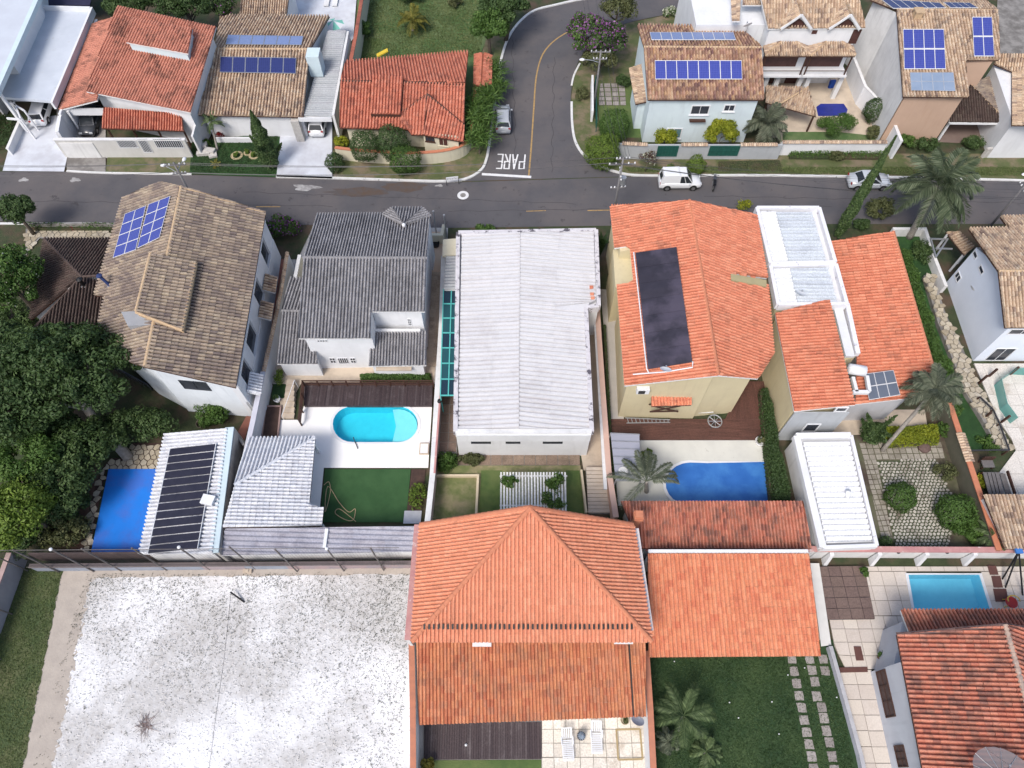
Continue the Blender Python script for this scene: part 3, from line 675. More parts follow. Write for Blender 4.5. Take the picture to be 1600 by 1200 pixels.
sheet('back_terrace', [(445, -40), (560, -40), (552, 60), (500, 130), (430, 60)], .12, WCONC)
sheet('side_path', [(1560, -40), (1800, -40), (1800, 200), (1555, 100)], .05, CONCD)
strip('centre_line', smooth([(826, 277), (830, 230), (834, 170), (838, 120), (848, 85), (868, 62), (898, 44)]), .032, .16, YLINE)
strip('centre_line', [(918, 329), (962, 328)], .032, .12, YLINE)
strip('centre_line', [(822, 330), (853, 329)], .032, .1, YLINE)
strip('centre_line', [(400, 323), (438, 323)], .032, .1, YLINE)
strip('stop_line', [(753, 272), (830, 276.5)], .034, .32, WLINE)
# PARE, painted to be read by drivers coming down the side road
def letters():
    r = thing('road_lettering', 'white painted word PARE before the stop line on the side road', 'road marking', P(800, 252, .04))
    G = {'P': [((0, 0), (0, 1)), ((0, 1), (.8, 1)), ((.8, 1), (.8, .5)), ((.8, .5), (0, .5))],
         'A': [((0, 0), (.4, 1)), ((.4, 1), (.8, 0)), ((.16, .36), (.64, .36))],
         'R': [((0, 0), (0, 1)), ((0, 1), (.8, 1)), ((.8, 1), (.8, .5)), ((.8, .5), (0, .5)), ((.25, .5), (.8, 0))],
         'E': [((0, 0), (0, 1)), ((0, 1), (.8, 1)), ((0, .5), (.65, .5)), ((0, 0), (.8, 0))]}
    o = P(820.5, 242, .036); ux = (P(774.5, 241, .036)-o)/4; uy = (P(818.5, 264, .036)-o)
    for i, ch in enumerate('PARE'):
        mb = MB()
        for k, (a, b) in enumerate(G[ch]):
            A = o+ux*(i+a[0]*.82)+uy*a[1]; B = o+ux*(i+b[0]*.82)+uy*b[1]; d = (B-A).normalized()*.06
            mb.bar(A-d+Vector((0, 0, .001*k)), B+d+Vector((0, 0, .001*k)), .15, .004)
        mb.build('letter', WLINE, r)
letters()
c = P(723.5, 305, .03); r = thing('manhole_cover', 'round manhole cover ringed with white paint in the road', 'manhole cover', c)
mb = MB(); mb.lathe(c, [(.28, .012), (.30, .014), (.56, .014), (.57, .0)], 20); mb.build('painted_ring', WLINE, r)
mb = MB(); mb.lathe(c, [(.0, .01), (.27, .01)], 16); mb.build('lid', CONCD, r)
for (x, y, a, b, sd) in ((478, 293, 1.25, .42, 1), (117, 281, .5, .3, 2), (37, 281, .5, .25, 3), (686, 290, .4, .15, 4)):
    cc = P(x, y, .027+sd*.001); pts = []
    for k in range(18):
        t = k*math.pi/9; q = 1+.25*math.sin(3*t+sd)+.15*math.sin(5*t+2*sd); pts.append((cc.x+a*q*math.cos(t), cc.y+b*q*math.sin(t)))
    sheet('road_patch', pts, cc.z, mat('pale_spill', (.42, .41, .40), (.15, .14, .14), 1.5), px=False)
for (x, y, a, b, sd) in ((632, 292, 2.2, .7, 5), (560, 300, 3.0, .6, 6)):
    cc = P(x, y, .022+.0004*sd); pts = [(cc.x+a*(1+.2*math.sin(3*k+sd))*math.cos(k*math.pi/9), cc.y+b*(1+.2*math.sin(2*k+sd))*math.sin(k*math.pi/9)) for k in range(18)]
    sheet('road_stain', pts, cc.z, mat('rusty_stain', (.10, .068, .05), (.088, .08, .081), 1.2), px=False)
for (x0, y0_, x1, y1_) in ((-60, 312, 520, 322), (380, 300, 900, 318), (700, 330, 1300, 322), (1100, 306, 1640, 318), (800, 60, 806, 262), (866, 90, 862, 270)):
    strip('road_crack_cable_shadow', [(x0+(x1-x0)*k/24+2*math.sin(k*1.7), y0_+(y1_-y0_)*k/24+1.2*math.sin(k*2.3+x0)) for k in range(25)], .026, .05, mat('tar_shadow_line', (.035, .033, .035), (.07, .066, .07), 3))  # thin dark strips paint tar cracks and the cables' shadows onto the road
# ------------------------------------------------------------------ solar arrays
SOL = solarmat('blue_solar_cells', (.045, .06, .26), (.10, .12, .38)); SOLD = solarmat('dark_solar_cells', (.025, .035, .12), (.05, .06, .2)); SOLP = solarmat('pale_solar_cells', (.16, .22, .42), (.24, .28, .42))
def solar(label, quad, nx, ny, m=SOL, lift=.22, px_plane=None, group=None, fm=None):
    """quad = photo bearings TL,TR,BR,BL on the given roof plane"""
    pts, n, _ = px_plane if isinstance(px_plane, tuple) else px_plane
    n = Vector(n); p0 = pts[0]+n*(lift+.08); q = [PP(x, y, p0, np.array(n)) for x, y in quad]
    r = thing('solar_array', label, 'solar panels', tuple(q[3]), group)
    for i in range(nx):
        for j in range(ny):
            g = .04
            def B(a, b): return q[0].lerp(q[1], a).lerp(q[3].lerp(q[2], a), b)
            c = [B((i+a)/nx, (j+b)/ny) for a, b in ((0, 0), (1, 0), (1, 1), (0, 1))]; cc = sum(c, Vector())/4
            o_ = [cc+(k-cc)*.985 for k in c]; i_ = [cc+(k-cc)*.93 for k in c]; dn = n*.045
            mb = MB(); vs = o_+i_+[k-dn for k in o_]
            mb.add(vs, [(k, (k+1) % 4, 4+(k+1) % 4, 4+k) for k in range(4)]+[(8+k, 8+(k+1) % 4, (k+1) % 4, k) for k in range(4)]+[(11, 10, 9, 8)], 0)
            mb.add([k-n*.006 for k in i_], [(0, 1, 2, 3)], 1)
            me = mb.mesh('solar_panel', [fm or METAL, m]); uv = me.uv_layers.new(name='UVMap'); k0 = me.polygons[9].loop_start
            for k, t in enumerate(((0, 0), (1, 0), (1, 1), (0, 1))): uv.data[k0+k].uv = t
            link('solar_panel', me, None, r)
    mb = MB()
    for b in (.2, .8):
        a0 = q[0].lerp(q[3], b)-n*(.09); a1 = q[1].lerp(q[2], b)-n*(.09); mb.bar(a0, a1, .05)
    mb.parts('mounting_rail', METAL, r); return r
# ================================================================== NORTH SIDE OF THE STREET
# N1 white flat roofed carport at the far left
h = thing('white_carport_house', 'white house with flat roof and open carport at the far left of the street', 'house', P(40, 150, 0)); zt = 3.4
MB().prism([P(*p, zt) for p in ((0, 151), (84, 158), (143, 14), (60, 10), (-30, 10))], zt-.3, zt).build('roof', mat('white_roof_slab', (.53, .57, .63), (.47, .51, .57), .7, spot=(.45, .47, .5), spots=1.5, sth=.62), h)
mb = MB(); a, b, c_ = P(80, 160, zt+.5), P(143, 11, zt+.5), P(60, 9, zt+.5); mb.bar(a-Vector((0, 0, .4)), b-Vector((0, 0, .4)), .22, .8); mb.bar(b-Vector((.2, 0, .3)), c_-Vector((0, 0, .3)), .2, .6); mb.build('parapet', WHITE, h)
mb = MB(); a, b = P(88, 178, 3.0), P(146, 30, 3.0); mb.bar(Vector((a.x+.3, a.y, 1.5)), Vector((b.x+.3, b.y, 1.5)), .25, 3.0); a2 = P(82, 206, 2.8); mb.bar(Vector((a.x+.2, a.y, 1.4)), Vector((a2.x+.4, a2.y, 1.4)), .35, 2.8)
mb.build('wall', WHITE, h)
a = P(15, 150, 3); b = P(-40, 150, 3); mb = MB(); mb.box((a.x-2.5, a.y+8, 1.6), (.2, 15, 3.2)); mb.box((a.x+2, a.y+9.2, 1.6), (9.5, .2, 3.2)); mb.parts('back_wall', WHITE2, h)
mb = MB()
for (x0, y0, x1, y1) in ((16, 160, 38, 173), (11, 185, 33, 187), (22, 160, 33, 187)):
    a, b = P(x0, y0, 2.6), P(x1, y1, 2.6); mb.bar(a, b, .14, .2)
for (x, y) in ((16, 160), (38, 173), (33, 187)): a = P(x, y, 2.6); mb.bar((a.x, a.y, 0), a, .14)
mb.parts('pergola_beam', WHITE, h)
h = thing('white_upper_house', 'taller white rooftop cut by the left edge of the photo, above the carport', 'house', P(-40, 100, 0))
MB().prism([P(*p, 5.2) for p in ((14, 92), (56, 2), (54, -60), (-200, -60), (-200, 92))], 0, 5.1).build('wall', WHITE, h)
for x, y in ((-6, 146), (-60, 146)): q = P(x, y, 5.1); MB().bar((q.x, q.y+.4, 0), (q.x, q.y+.4, 5.1), .25).build('pillar', WHITE, h)
MB().prism([P(*p, 5.5) for p in ((-10, 148), (60, -4), (58, -66), (-200, -66), (-200, 148))], 5.2, 5.32).build('roof', mat('white_upper_slab', (.52, .56, .62), (.47, .5, .56), .5), h)
mb = MB(); a, b = P(-8, 145, 5.6), P(60, -8, 5.6); mb.bar(a-Vector((0, 0, .2)), b-Vector((0, 0, .2)), .5, .5); mb.build('parapet', LBF, h)
wall_line('low_gate_wall', 'white garden wall running to the kerb left of the wide driveway', [(30, 190), (12, 232)], .9, WHITE, capm=WHITE2)
# N2 brick-red roof house
h2 = thing('brick_red_roof_house', 'large house under brick-red tiled roof with raised dormer, behind a grilled front wall', 'house', P(220, 170, 0))
r1 = pieces(h2, [(135, 143, 4.6), (298, 176, 4.6), (338, 42, 7.2), (184, 9, 7.2)], T_T2, w=.3, l=.45, zmul=.6, slabm=WSLAB)
r2 = pieces(h2, [(93, 172, 3.0), (152, 157, 4.4), (178, 28, 4.4), (145, 38, 3.0)], T_T2, e=(0, 3), w=.3, l=.45, zmul=.6, slabm=WSLAB)
pl1 = (r1[1], r1[2]); n = np.array(r1[2]); up = 1.0
q = [PP(x, y, r1[1][0]+Vector((0, 0, up)), n) for x, y in ((197, 66), (294, 84), (301, 45), (208, 28))]
r3 = pieces(h2, [tuple(k) for k in q], T_T2, px=False, w=.3, l=.45, zmul=.6, slabm=WSLAB)
mb = MB(); lo = [k-Vector((0, 0, 1.25)) for k in q]; qq = [k-Vector((0, 0, .14)) for k in q]; c4 = sum(q, Vector())/4
qi = [Vector((c4.x+(k.x-c4.x)*.93, c4.y+(k.y-c4.y)*.93, k.z)) for k in qq]; li = [Vector((k.x, k.y, k.z-1.1)) for k in qi]
mb.add(li+qi, [(i, (i+1) % 4, 4+(i+1) % 4, 4+i) for i in range(4)]); mb.build('dormer_wall', LBF, h2)
under(h2, [r1], WHITE, .7, drop=.25); 
mb = MB(); a, b = P(96, 172, 3.0), P(147, 38, 3.0); mb.bar((a.x+.5, a.y, 1.4), (b.x+.5, b.y, 1.4), .2, 2.8); a = P(93, 173, 3); b = P(165, 172, 3); mb.bar((a.x+.3, a.y+.4, 2.55), (b.x, a.y+.4, 2.55), .15, .8); mb.build('side_wall', WHITE, h2)
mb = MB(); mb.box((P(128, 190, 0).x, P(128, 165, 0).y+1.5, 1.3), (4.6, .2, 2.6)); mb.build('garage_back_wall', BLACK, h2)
r4 = pieces(h2, [(160, 201, 2.5), (287, 205, 2.5), (284, 178, 3.5), (164, 168, 3.5)], T_RED, w=.27, l=.4, slabm=BROWNW)
mb = MB(); a = P(165, 200, 2.4); b = P(283, 200, 2.4)
for t in (0, .33, .66, 1): mb.bar((a.x+(b.x-a.x)*t, a.y+.2, 0), (a.x+(b.x-a.x)*t, a.y+.2, 2.4), .14)
mb.bar((a.x, a.y+.2, 2.3), (b.x, a.y+.2, 2.3), .14); mb.parts('porch_post', BROWNW, h2)
fw = thing('front_boundary_wall', 'white street wall with two grilled openings and a narrow gate below the brick-red roof house', 'wall', P(230, 245, 0))
a = P(105, 244, 0); b = P(302, 248, 0); y0 = (a.y+b.y)/2; top = 2.3
mb = MB(); mb.box(((a.x+b.x)/2, y0, top/2), (b.x-a.x, .2, top)); mb.build('wall_body', mat('pale_grey_wall', (.58, .57, .55), (.5, .49, .47), .7, streak=(.4, .38, .36)), fw)
mb = MB(); mb.box(((a.x+b.x)/2, y0, top+.05), (b.x-a.x+.1, .34, .1)); mb.build('coping', WHITE2, fw)
for c4 in (((183, 217), (213, 217), (214, 231), (184, 231)), ((240, 215), (284, 217), (286, 231), (243, 231)), ((216, 216), (232, 217), (236, 238), (222, 238))):
    f = win(fw, c4, (a.x, y0-.1), (b.x, y0-.1), WHITE, GLASSD, .06, .06, (12 if c4[0][0] != 216 else 5, 0), 'grille' if c4[0][0] != 216 else 'gate', False)
mb = MB(); mb.box((P(135, 245, 0).x, y0-.13, 1.05), (3.4, .06, 1.9)); mb.build('garage_gate', WHITE2, fw)
wall_line('side_boundary_wall', 'white side wall between the brick-red roof house and the tan roof with solar panels', [(306, 190), (300, 212)], 2.6, WHITE2)
# N3 tan roof with two solar arrays
h3 = thing('tan_roof_solar_house', 'low house with mottled tan tile roof carrying two rows of solar panels, white front drive', 'house', P(400, 178, 0))
s = pieces(h3, [(310, 180, 3.0), (474, 183, 3.0), (484, 78, 5.0), (336, 77, 5.0)], T_TAN, w=.31, l=.45, slabm=BROWNW)
nn = pieces(h3, [(345, 25, 3.4), (515, 26, 3.4), (484, 78, 5.0), (336, 77, 5.0)], T_TAN, w=.31, l=.45, slabm=BROWNW)
ridge(h3, [P(336, 77, 5.0), P(484, 78, 5.0)], TANF)
under(h3, [s, nn], WHITE, .5); gs = pieces(h3, [(474, 181, 2.9), (518, 184, 2.9), (541, 48, 3.3), (512, 48, 3.3)], T_SHEETG, e=(1, 2), w=.32, l=2.2, prof='corr', piece='sheet', slabm=WSLAB)
mb = MB(); a, b = P(519, 184, 2.9), P(541, 48, 3.3); mb.bar((a.x+.15, a.y, 1.6), (b.x+.15, b.y, 1.6), .25, 3.3); mb.build('side_wall', WHITE2, h3)
mb = MB(); a, b = P(466, 184, 2.9), P(518, 184, 2.9); mb.box(((a.x+b.x)/2, a.y-.05, 2.72), (b.x-a.x, .12, .45)); mb.build('fascia', WHITE, h3)
mb = MB(); a = P(462, 222, 0); mb.box((a.x+.6, a.y+1.1, 1.35), (.8, 2.4, 2.7)); mb.build('stone_pillar', STONEW, h3)
mb = MB(); a = P(427, 215, 0)
for dx in (0, 1.7): mb.bar((a.x+dx-.3, a.y+1.2, 0), (a.x+dx-.3, a.y+1.2, 2.9), .3)
mb.parts('porch_pillar', WHITE, h3)
mb = MB(); a = P(480, 73, 5.6); b = P(500, 73, 5.6); mb.prism([(a.x, a.y, 0), (b.x, b.y, 0), (b.x, b.y-1.5, 0), (a.x, b.y-1.5, 0)], 3.2, 5.5); mb.build('water_tank_box', LBF, h3)
f = P(318, 215, 0); fb = P(432, 215, 0); pf = P(330, 222, 0)
win(h3, ((342, 190), (378, 190), (380, 203), (342, 203)), (f.x, P(350, 178, 2.9).y+.25), (fb.x, P(350, 178, 2.9).y+.25), WHITE, BROWNG, .1, .06, (1, 0))
mb = MB(); mb.box((P(368, 205, 1).x, P(368, 215, .7).y, .35), (4.2, .2, .7)); mb.build('terrace_wall', WHITE, h3)
solar('dark blue row of six solar panels on the lower tan slope', [(344, 88), (463, 90), (462, 115), (343, 113)], 6, 1, SOLD, px_plane=(s[1], s[2], 0))
solar('pale narrow row of six solar panels on the far slope of the tan roof', [(356, 54), (474, 56), (471, 70), (352, 69)], 6, 1, SOLP, px_plane=(nn[1], nn[2], 0))
# neighbours at the top edge
h = thing('tan_roof_back_house', 'tan tiled roof corner at the top edge behind the back terrace', 'house', P(412, 10, 0))
x1 = pieces(h, [(374, 24, 2.8), (448, 24, 2.8), (456, -40, 4.4), (385, -40, 4.4)], T_TAN, slabm=BROWNW, w=.27); under(h, [x1], WHITE, .4)
wall_line('cream_garden_wall', 'tall cream wall with red tile coping between back terrace and lawn', [(570, -30), (556, 55), (548, 95)], 2.6, CREAM, th=.25, capm=T_RED, capw=.4)
h = thing('navy_awning', 'dark navy awning at the top edge behind the white carport', 'awning', P(100, 5, 0)); MB().prism([P(*p, 2.6) for p in ((62, 8), (140, 8), (150, -30), (62, -30))], 2.5, 2.6).build('cover', mat('navy_canvas', (.02, .02, .05), (.03, .03, .07)), h)
MB().bar(P(64, 6, 2.5), (P(64, 6, 2.5).x, P(64, 6, 2.5).y, 0), .08).build('post', METAL, h)
# N4 red tile corner house
h4 = thing('red_tile_corner_house', 'low corner house with deep red barrel tiles and pyramid porch, inside curved cream wall', 'house', P(630, 200, 0))
ns_ = pieces(h4, [(541, 97, 3.0), (732, 81, 3.0), (727, 131, 4.6), (532, 127, 4.6)], T_RED, w=.32, l=.45, slabm=BROWNW)
ss_ = pieces(h4, [(531, 200, 2.7), (640, 203, 2.7), (725, 205, 2.7), (727, 131, 4.6), (532, 127, 4.6)], T_RED, w=.32, l=.45, slabm=BROWNW)
ridge(h4, [P(532, 127, 4.62), P(580, 128, 4.62)], BROWNW, .1); ridge(h4, [P(628, 129, 4.62), P(727, 131, 4.62)], BROWNW, .1)
q = [PP(x, y, ss_[1][0]+Vector((0, 0, .55)), np.array(ss_[2])) for x, y in ((579, 178), (626, 179), (630, 119), (582, 118))]
dr = pieces(h4, [tuple(k) for k in q], T_RED, px=False, w=.32, l=.45, slabm=BROWNW, slab=.4)
u_, cc = under(h4, [ns_, ss_], CREAM, .7)
ap = (668, 148, 4.5)
pa = pieces(h4, [(643, 211, 2.6), (662, 211, 2.6), ap, (620, 182, 3.2)], T_RED, e=(0, 1), w=.32, l=.45, slabm=BROWNW)
A_, B_, C_ = (662, 211, 2.6), (725, 222, 2.6), ap
pb = pieces(h4, [A_, B_, (726, 196, 3.0), C_], T_RED, e=(0, 1), w=.32, l=.45, slabm=BROWNW)
ridge(h4, [P(*ap), P(662, 211, 2.65)], BROWNW, .1); ridge(h4, [P(*ap), P(620, 182, 3.2)], BROWNW, .1); ridge(h4, [P(*ap), P(726, 196, 3.0)], BROWNW, .1)
a = P(661, 214, 2.5); b = P(722, 222, 2.5); wp = [(a.x, a.y+.3, 0), (b.x-.4, b.y+.4, 0), (b.x-.4, b.y+5, 0), (a.x, b.y+5, 0)]
walls(h4, wp, 0, 2.75, CREAM, 'porch_wall')
win(h4, ((665, 214), (679, 214), (679, 221), (665, 221)), wp[0], wp[1], BROWNW, GLASSD, .05, .05, (2, 0)); win(h4, ((686, 216), (700, 217), (700, 228), (686, 227)), wp[0], wp[1], CREAM, BROWNG, .05, .05, (1, 0))
MB().bar(P(592, 180, 3.0), P(620, 182, 3.0), .45, .4).build('water_tank_cover', CONCD, h4)
cw = thing('curved_cream_wall', 'cream boundary wall with terracotta coping curving round the street corner', 'wall', P(640, 255, 0))
wall_line('', '', smooth([(525, 231), (570, 236), (640, 239), (690, 236), (722, 227), (735, 210), (738, 180), (744, 130)], 4), 1.5, CREAM, th=.22, capm=ORF, capw=.34, root=cw)
h = thing('red_tiled_gatehouse', 'small red tiled gable roof partly hidden by yucca plants beside the road', 'shelter', P(750, 100, 0))
g1 = pieces(h, [(741, 135, 2.2), (742, 86, 2.2), (755, 84, 2.7), (752, 136, 2.7)], T_RED, slabm=BROWNW); g2 = pieces(h, [(767, 134, 2.2), (768, 88, 2.2), (755, 84, 2.7), (752, 136, 2.7)], T_RED, slabm=BROWNW); under(h, [g1, g2], CREAM, .2)
# N5 rose-tan roof, pale blue walls, sixteen panels
h5 = thing('pale_blue_house', 'two-storey pale blue house with mottled rose and tan tiles and solar panels, at the junction', 'house', P(1100, 220, 0))
s5 = pieces(h5, [(1012, 156, 5.6), (1193, 156, 5.6), (1190, 75, 7.4), (1006, 74, 7.4)], T_ROSE, w=.3, l=.45, slabm=BROWNW)
n5 = pieces(h5, [(996, 40, 5.8), (1152, 42, 5.8), (1190, 75, 7.4), (1006, 74, 7.4)], T_ROSE, w=.3, l=.45, slabm=BROWNW)
ridge(h5, [P(1006, 74, 7.42), P(1190, 75, 7.42)], TANF, .13)
e0, e1, e2, e3 = P(1012, 156, 5.6), P(1193, 156, 5.6), P(1152, 42, 5.8), P(996, 40, 5.8)
W5 = [Vector((e0.x+.35, e0.y+.35, 0)), Vector((e1.x-.35, e0.y+.35, 0)), Vector((e1.x-.35, e2.y-.4, 0)), Vector((e0.x+.35, e2.y-.4, 0))]
under(h5, [s5, n5], PALEBLUE, .5)
for c4, bm in ((((1080, 164), (1110, 164), (1107, 179), (1078, 179)), (1, 0)), (((1131, 163), (1149, 163), (1148, 174), (1130, 174)), (1, 0)), (((1042, 200), (1067, 200), (1063, 216), (1038, 216)), (1, 0))):
    yy = shrink(s5[1], .5, Vector((sum(p.x for p in s5[1]+n5[1])/8, sum(p.y for p in s5[1]+n5[1])/8)))
    win(h5, c4, (*yy[0],), (*yy[1],), WHITE, GLASSD if bm and c4[0][0] != 1042 else mat('greenish_glass', (.12, .22, .22), (.1, .17, .18), rough=.15), .1, .06, bm)
mb = MB(); q = P(1094, 182, 3.9); mb.box((q.x, yy[0].y-.2, q.z-.9), (1.6, .4, .12)); mb.build('window_box', BROWNW, h5)
sr = pieces(h5, [(993, 163, 3.4), (1014, 158, 3.9), (1008, 100, 3.9), (983, 109, 3.4)], T_TAN, e=(0, 3), w=.27, l=.42, slabm=BROWNW)
a = P(993, 163, 3.4); b = P(1013, 158, 3.6); walls(h5, [(a.x+.3, a.y+.3, 0), (b.x+.3, a.y+.3, 0), (b.x+.3, a.y+4.5, 0), (a.x+.3, a.y+4.5, 0)], 0, 3.3, PALEBLUE, 'annex_wall')
solar('bright blue row of eight solar panels on the near slope of the pale blue house', [(1023, 94), (1159, 94), (1160, 124), (1024, 124)], 8, 1, SOL, px_plane=(s5[1], s5[2], 0), fm=WSLAB)
solar('narrow upper row of eight solar panels on the far slope of the pale blue house', [(1015, 50), (1146, 50), (1150, 62), (1018, 62)], 8, 1, SOLP, px_plane=(n5[1], n5[2], 0), fm=WSLAB)
def dish(label, p, r_, az, m=None, el=35, cat='satellite dish', spokes=0, mast=None, name='satellite_dish', group=None):
    o = thing(name, label, cat, tuple(p), group); mb = MB(); n = 20; prof = [(0, 0), (.35, .03), (.7, .1), (1, .2)]
    M_ = Matrix.Rotation(R(az), 4, 'Z') @ Matrix.Rotation(R(90-el), 4, 'X')
    vs = []; fs = []
    for rr, z in prof:
        for k in range(n): t = 2*math.pi*k/n; vs.append(Vector(p)+(M_ @ Vector((rr*r_*math.cos(t), rr*r_*math.sin(t), z*r_))))
    for i in range(3): fs += [(i*n+k, i*n+(k+1) % n, (i+1)*n+(k+1) % n, (i+1)*n+k) for k in range(n)]
    mb.add(vs, fs); mb.build('reflector', m or WHITE, o, smooth=True)
    f = MB(); tip = Vector(p)+(M_ @ Vector((0, 0, .75*r_)))
    f.tube([Vector(p)+(M_ @ Vector((0, -r_*.95, .18*r_))), tip], .02, 5); f.box(tip, (.1, .1, .1))
    for k in range(spokes):
        t = 2*math.pi*k/spokes; f.tube([Vector(p)+(M_ @ Vector((0, 0, .02))), Vector(p)+(M_ @ Vector((r_*.7*math.cos(t), r_*.7*math.sin(t), .12*r_))), Vector(p)+(M_ @ Vector((r_*math.cos(t), r_*math.sin(t), .22*r_)))], .018, 4)
    f.build('feed_arm', METAL, o)
    z0 = mast if mast is not None else p[2]-.6
    MB().tube([(p[0], p[1], z0), (p[0], p[1], p[2]-.03)], .03, 6).build('mast', METAL, o); return o
dish('white satellite dish on the right end of the ridge of the pale blue house', P(1169, 40, 7.6), .45, 200, mast=6.2)
# garden wall with dark green gates
gw = thing('grey_boundary_wall', 'grey street wall with tan tile coping and two dark green gates below the pale blue house', 'wall', P(1080, 245, 0))
gp = [(968, 224), (1005, 226), (1222, 226)]
wall_line('', '', gp, 1.9, GREYWALL, root=gw); tile_coping(gw, [(972, 224), (1012, 226)], 1.95, T_TAN); tile_coping(gw, [(1064, 226), (1106, 226)], 1.95, T_TAN); tile_coping(gw, [(1157, 226), (1215, 226)], 1.95, T_TAN)
a = P(1005, 226, 1.9); b = P(1222, 226, 1.9)
for c4 in (((1025, 228), (1060, 228), (1058, 244), (1028, 244)), ((1108, 228), (1156, 228), (1153, 243), (1107, 243))):
    win(gw, c4, (a.x, a.y-.1), (b.x, b.y-.1), GREENGATE, GREENGATE, .08, .06, (6, 1), 'gate', False)
# N6 white house with two dormers
h6 = thing('white_dormer_house', 'white two-storey house with two white-edged dormers, hipped tile canopies over balconies and arcade', 'house', P(1270, 145, 0))
y6 = P(1270, 148, 0).y; ze = PY(1270, 45, y6).z
xl, xr = PY(1203, 45, y6).x, PY(1344, 45, y6).x
def F6(px, py, o=0.): return PY(px, py, y6-o)
m6 = pieces(h6, [(1200, 45, ze+.1), (1352, 44, ze+.1), (1332, -40, ze+3.1), (1180, -40, ze+3.1)], T_TAN, w=.3, l=.45, slabm=WSLAB)
zb = F6(1270, 106).z
walls(h6, [(xl, y6, 0), (xr, y6, 0), (xr, y6+10, 0), (xl, y6+10, 0)], zb, ze+.05, WHITE)
lw = thing_ = None
walls(h6, [(xl-7, y6+1.5, 0), (xl-.02, y6+1.5, 0), (xl-.02, y6+11, 0), (xl-7, y6+11, 0)], 0, ze-.6, WHITE, 'side_wing_wall')
s6 = pieces(h6, [(1142, -10, ze+.4), (1144, 33, ze+.4), (1156, 33, ze+.8), (1158, -10, ze+.8)], T_TAN, slabm=WSLAB)
s7 = pieces(h6, [(1160, 8, ze+.6), (1190, 8, ze+.6), (1188, -30, ze+1.4), (1162, -30, ze+1.4)], T_TAN, slabm=WSLAB)
for cx, lx, rx_ in ((1242, 1222, 1262), (1313, 1297, 1337)):
    g0, g1 = F6(lx, 45, .0), F6(rx_, 45, .0); ap = F6(cx, 5 if cx < 1300 else 8, -1.6); fr = F6(cx+2, 36, .0)
    fr = Vector(((g0.x+g1.x)/2, y6, ze+1.45)); bk = Vector((fr.x, y6+4.4, ze+1.55))
    gl, gr = Vector((g0.x, y6, ze+.1)), Vector((g1.x, y6, ze+.1))
    MB().prism([(g0.x, y6-.02), (g1.x, y6-.02), (g1.x, y6+.4), (g0.x, y6+.4)], ze, ze+.15).add([gl, gr, fr, gl+Vector((0, .3, 0)), gr+Vector((0, .3, 0)), fr+Vector((0, .3, 0))], [(0, 1, 2), (5, 4, 3)]).build('dormer_gable', WHITE, h6)
    for sgn, g in ((-1, gl), (1, gr)):
        e_ = g+Vector((sgn*.25, -.35, -.02)); pieces(h6, [tuple(e_), tuple(fr+Vector((0, -.35, .12))), tuple(bk+Vector((0, 0, .1))), tuple(Vector((g.x+sgn*.2, y6+.6, ze+.15)))], T_TAN, e=(0, 3), px=False, w=.25, l=.4, name='dormer_roof', slabm=WSLAB)
        MB().bar(e_+Vector((0, 0, .12)), fr+Vector((0, -.38, .26)), .12, .22).build('bargeboard', WHITE, h6)
    wb = MB(); x0 = fr.x; wb.add([(x0-.95, y6-.04, ze+.12), (x0+.95, y6-.04, ze+.12), (x0+.95, y6-.04, ze+.55), (x0, y6-.04, ze+1.15), (x0-.95, y6-.04, ze+.55)], [(0, 1, 2, 3, 4)]); wb.build('dormer_window', BROWNG, h6)
win(h6, ((1268, 46), (1278, 46), (1277, 54), (1267, 54)), (xl, y6), (xr, y6), WHITE, BROWNG, .05, .04, (0, 0), sill=False)
win(h6, ((1331, 46), (1344, 46), (1340, 68), (1328, 68)), (xl, y6), (xr, y6), BROWNW, BROWNG, .05, .04, (0, 0), sill=False)
MB().prism([(F6(1263, 20).x-.2, y6+3.0), (F6(1300, 20).x, y6+3.0), (F6(1300, 20).x, y6+5.6), (F6(1263, 20).x-.2, y6+5.6)], ze, ze+2.3).build('roof_box', WHITE, h6)
# dark rooms behind the balconies and arcade piers
walls(h6, [(xl, y6+1.8, 0), (xr-.02, y6+1.8, 0), (xr-.02, y6+10, 0), (xl, y6+10, 0)], 0, zb, WHITE2, 'ground_floor_wall')
mb = MB(); mb.box(((xl+xr)/2, y6+.2, zb+.02), (xr-xl, 2.4, .35)); mb.build('balcony_slab', WHITE, h6)
mb = MB()
for px_ in (1197, 1214, 1250, 1262, 1313): q = PY(px_, 125, y6-.6); mb.bar((q.x, y6-.6, 0), (q.x, y6-.6, zb), .45)
q = PY(1313, 120, y6-.6); mb.box(((xl+xr)/2, y6-.6, zb-.28), (xr-xl, .3, .55)); mb.parts('arcade_pier', WHITE2, h6)
mb = MB()
for (a_, b_) in ((1199, 1212), (1227, 1250)):
    p0, p1 = PY(a_, 125, y6+1.7), PY(b_, 125, y6+1.7); mb.box(((p0.x+p1.x)/2, y6+1.76, 1.1), (p1.x-p0.x, .06, 2.2))
mb.parts('door', BROWNG, h6)
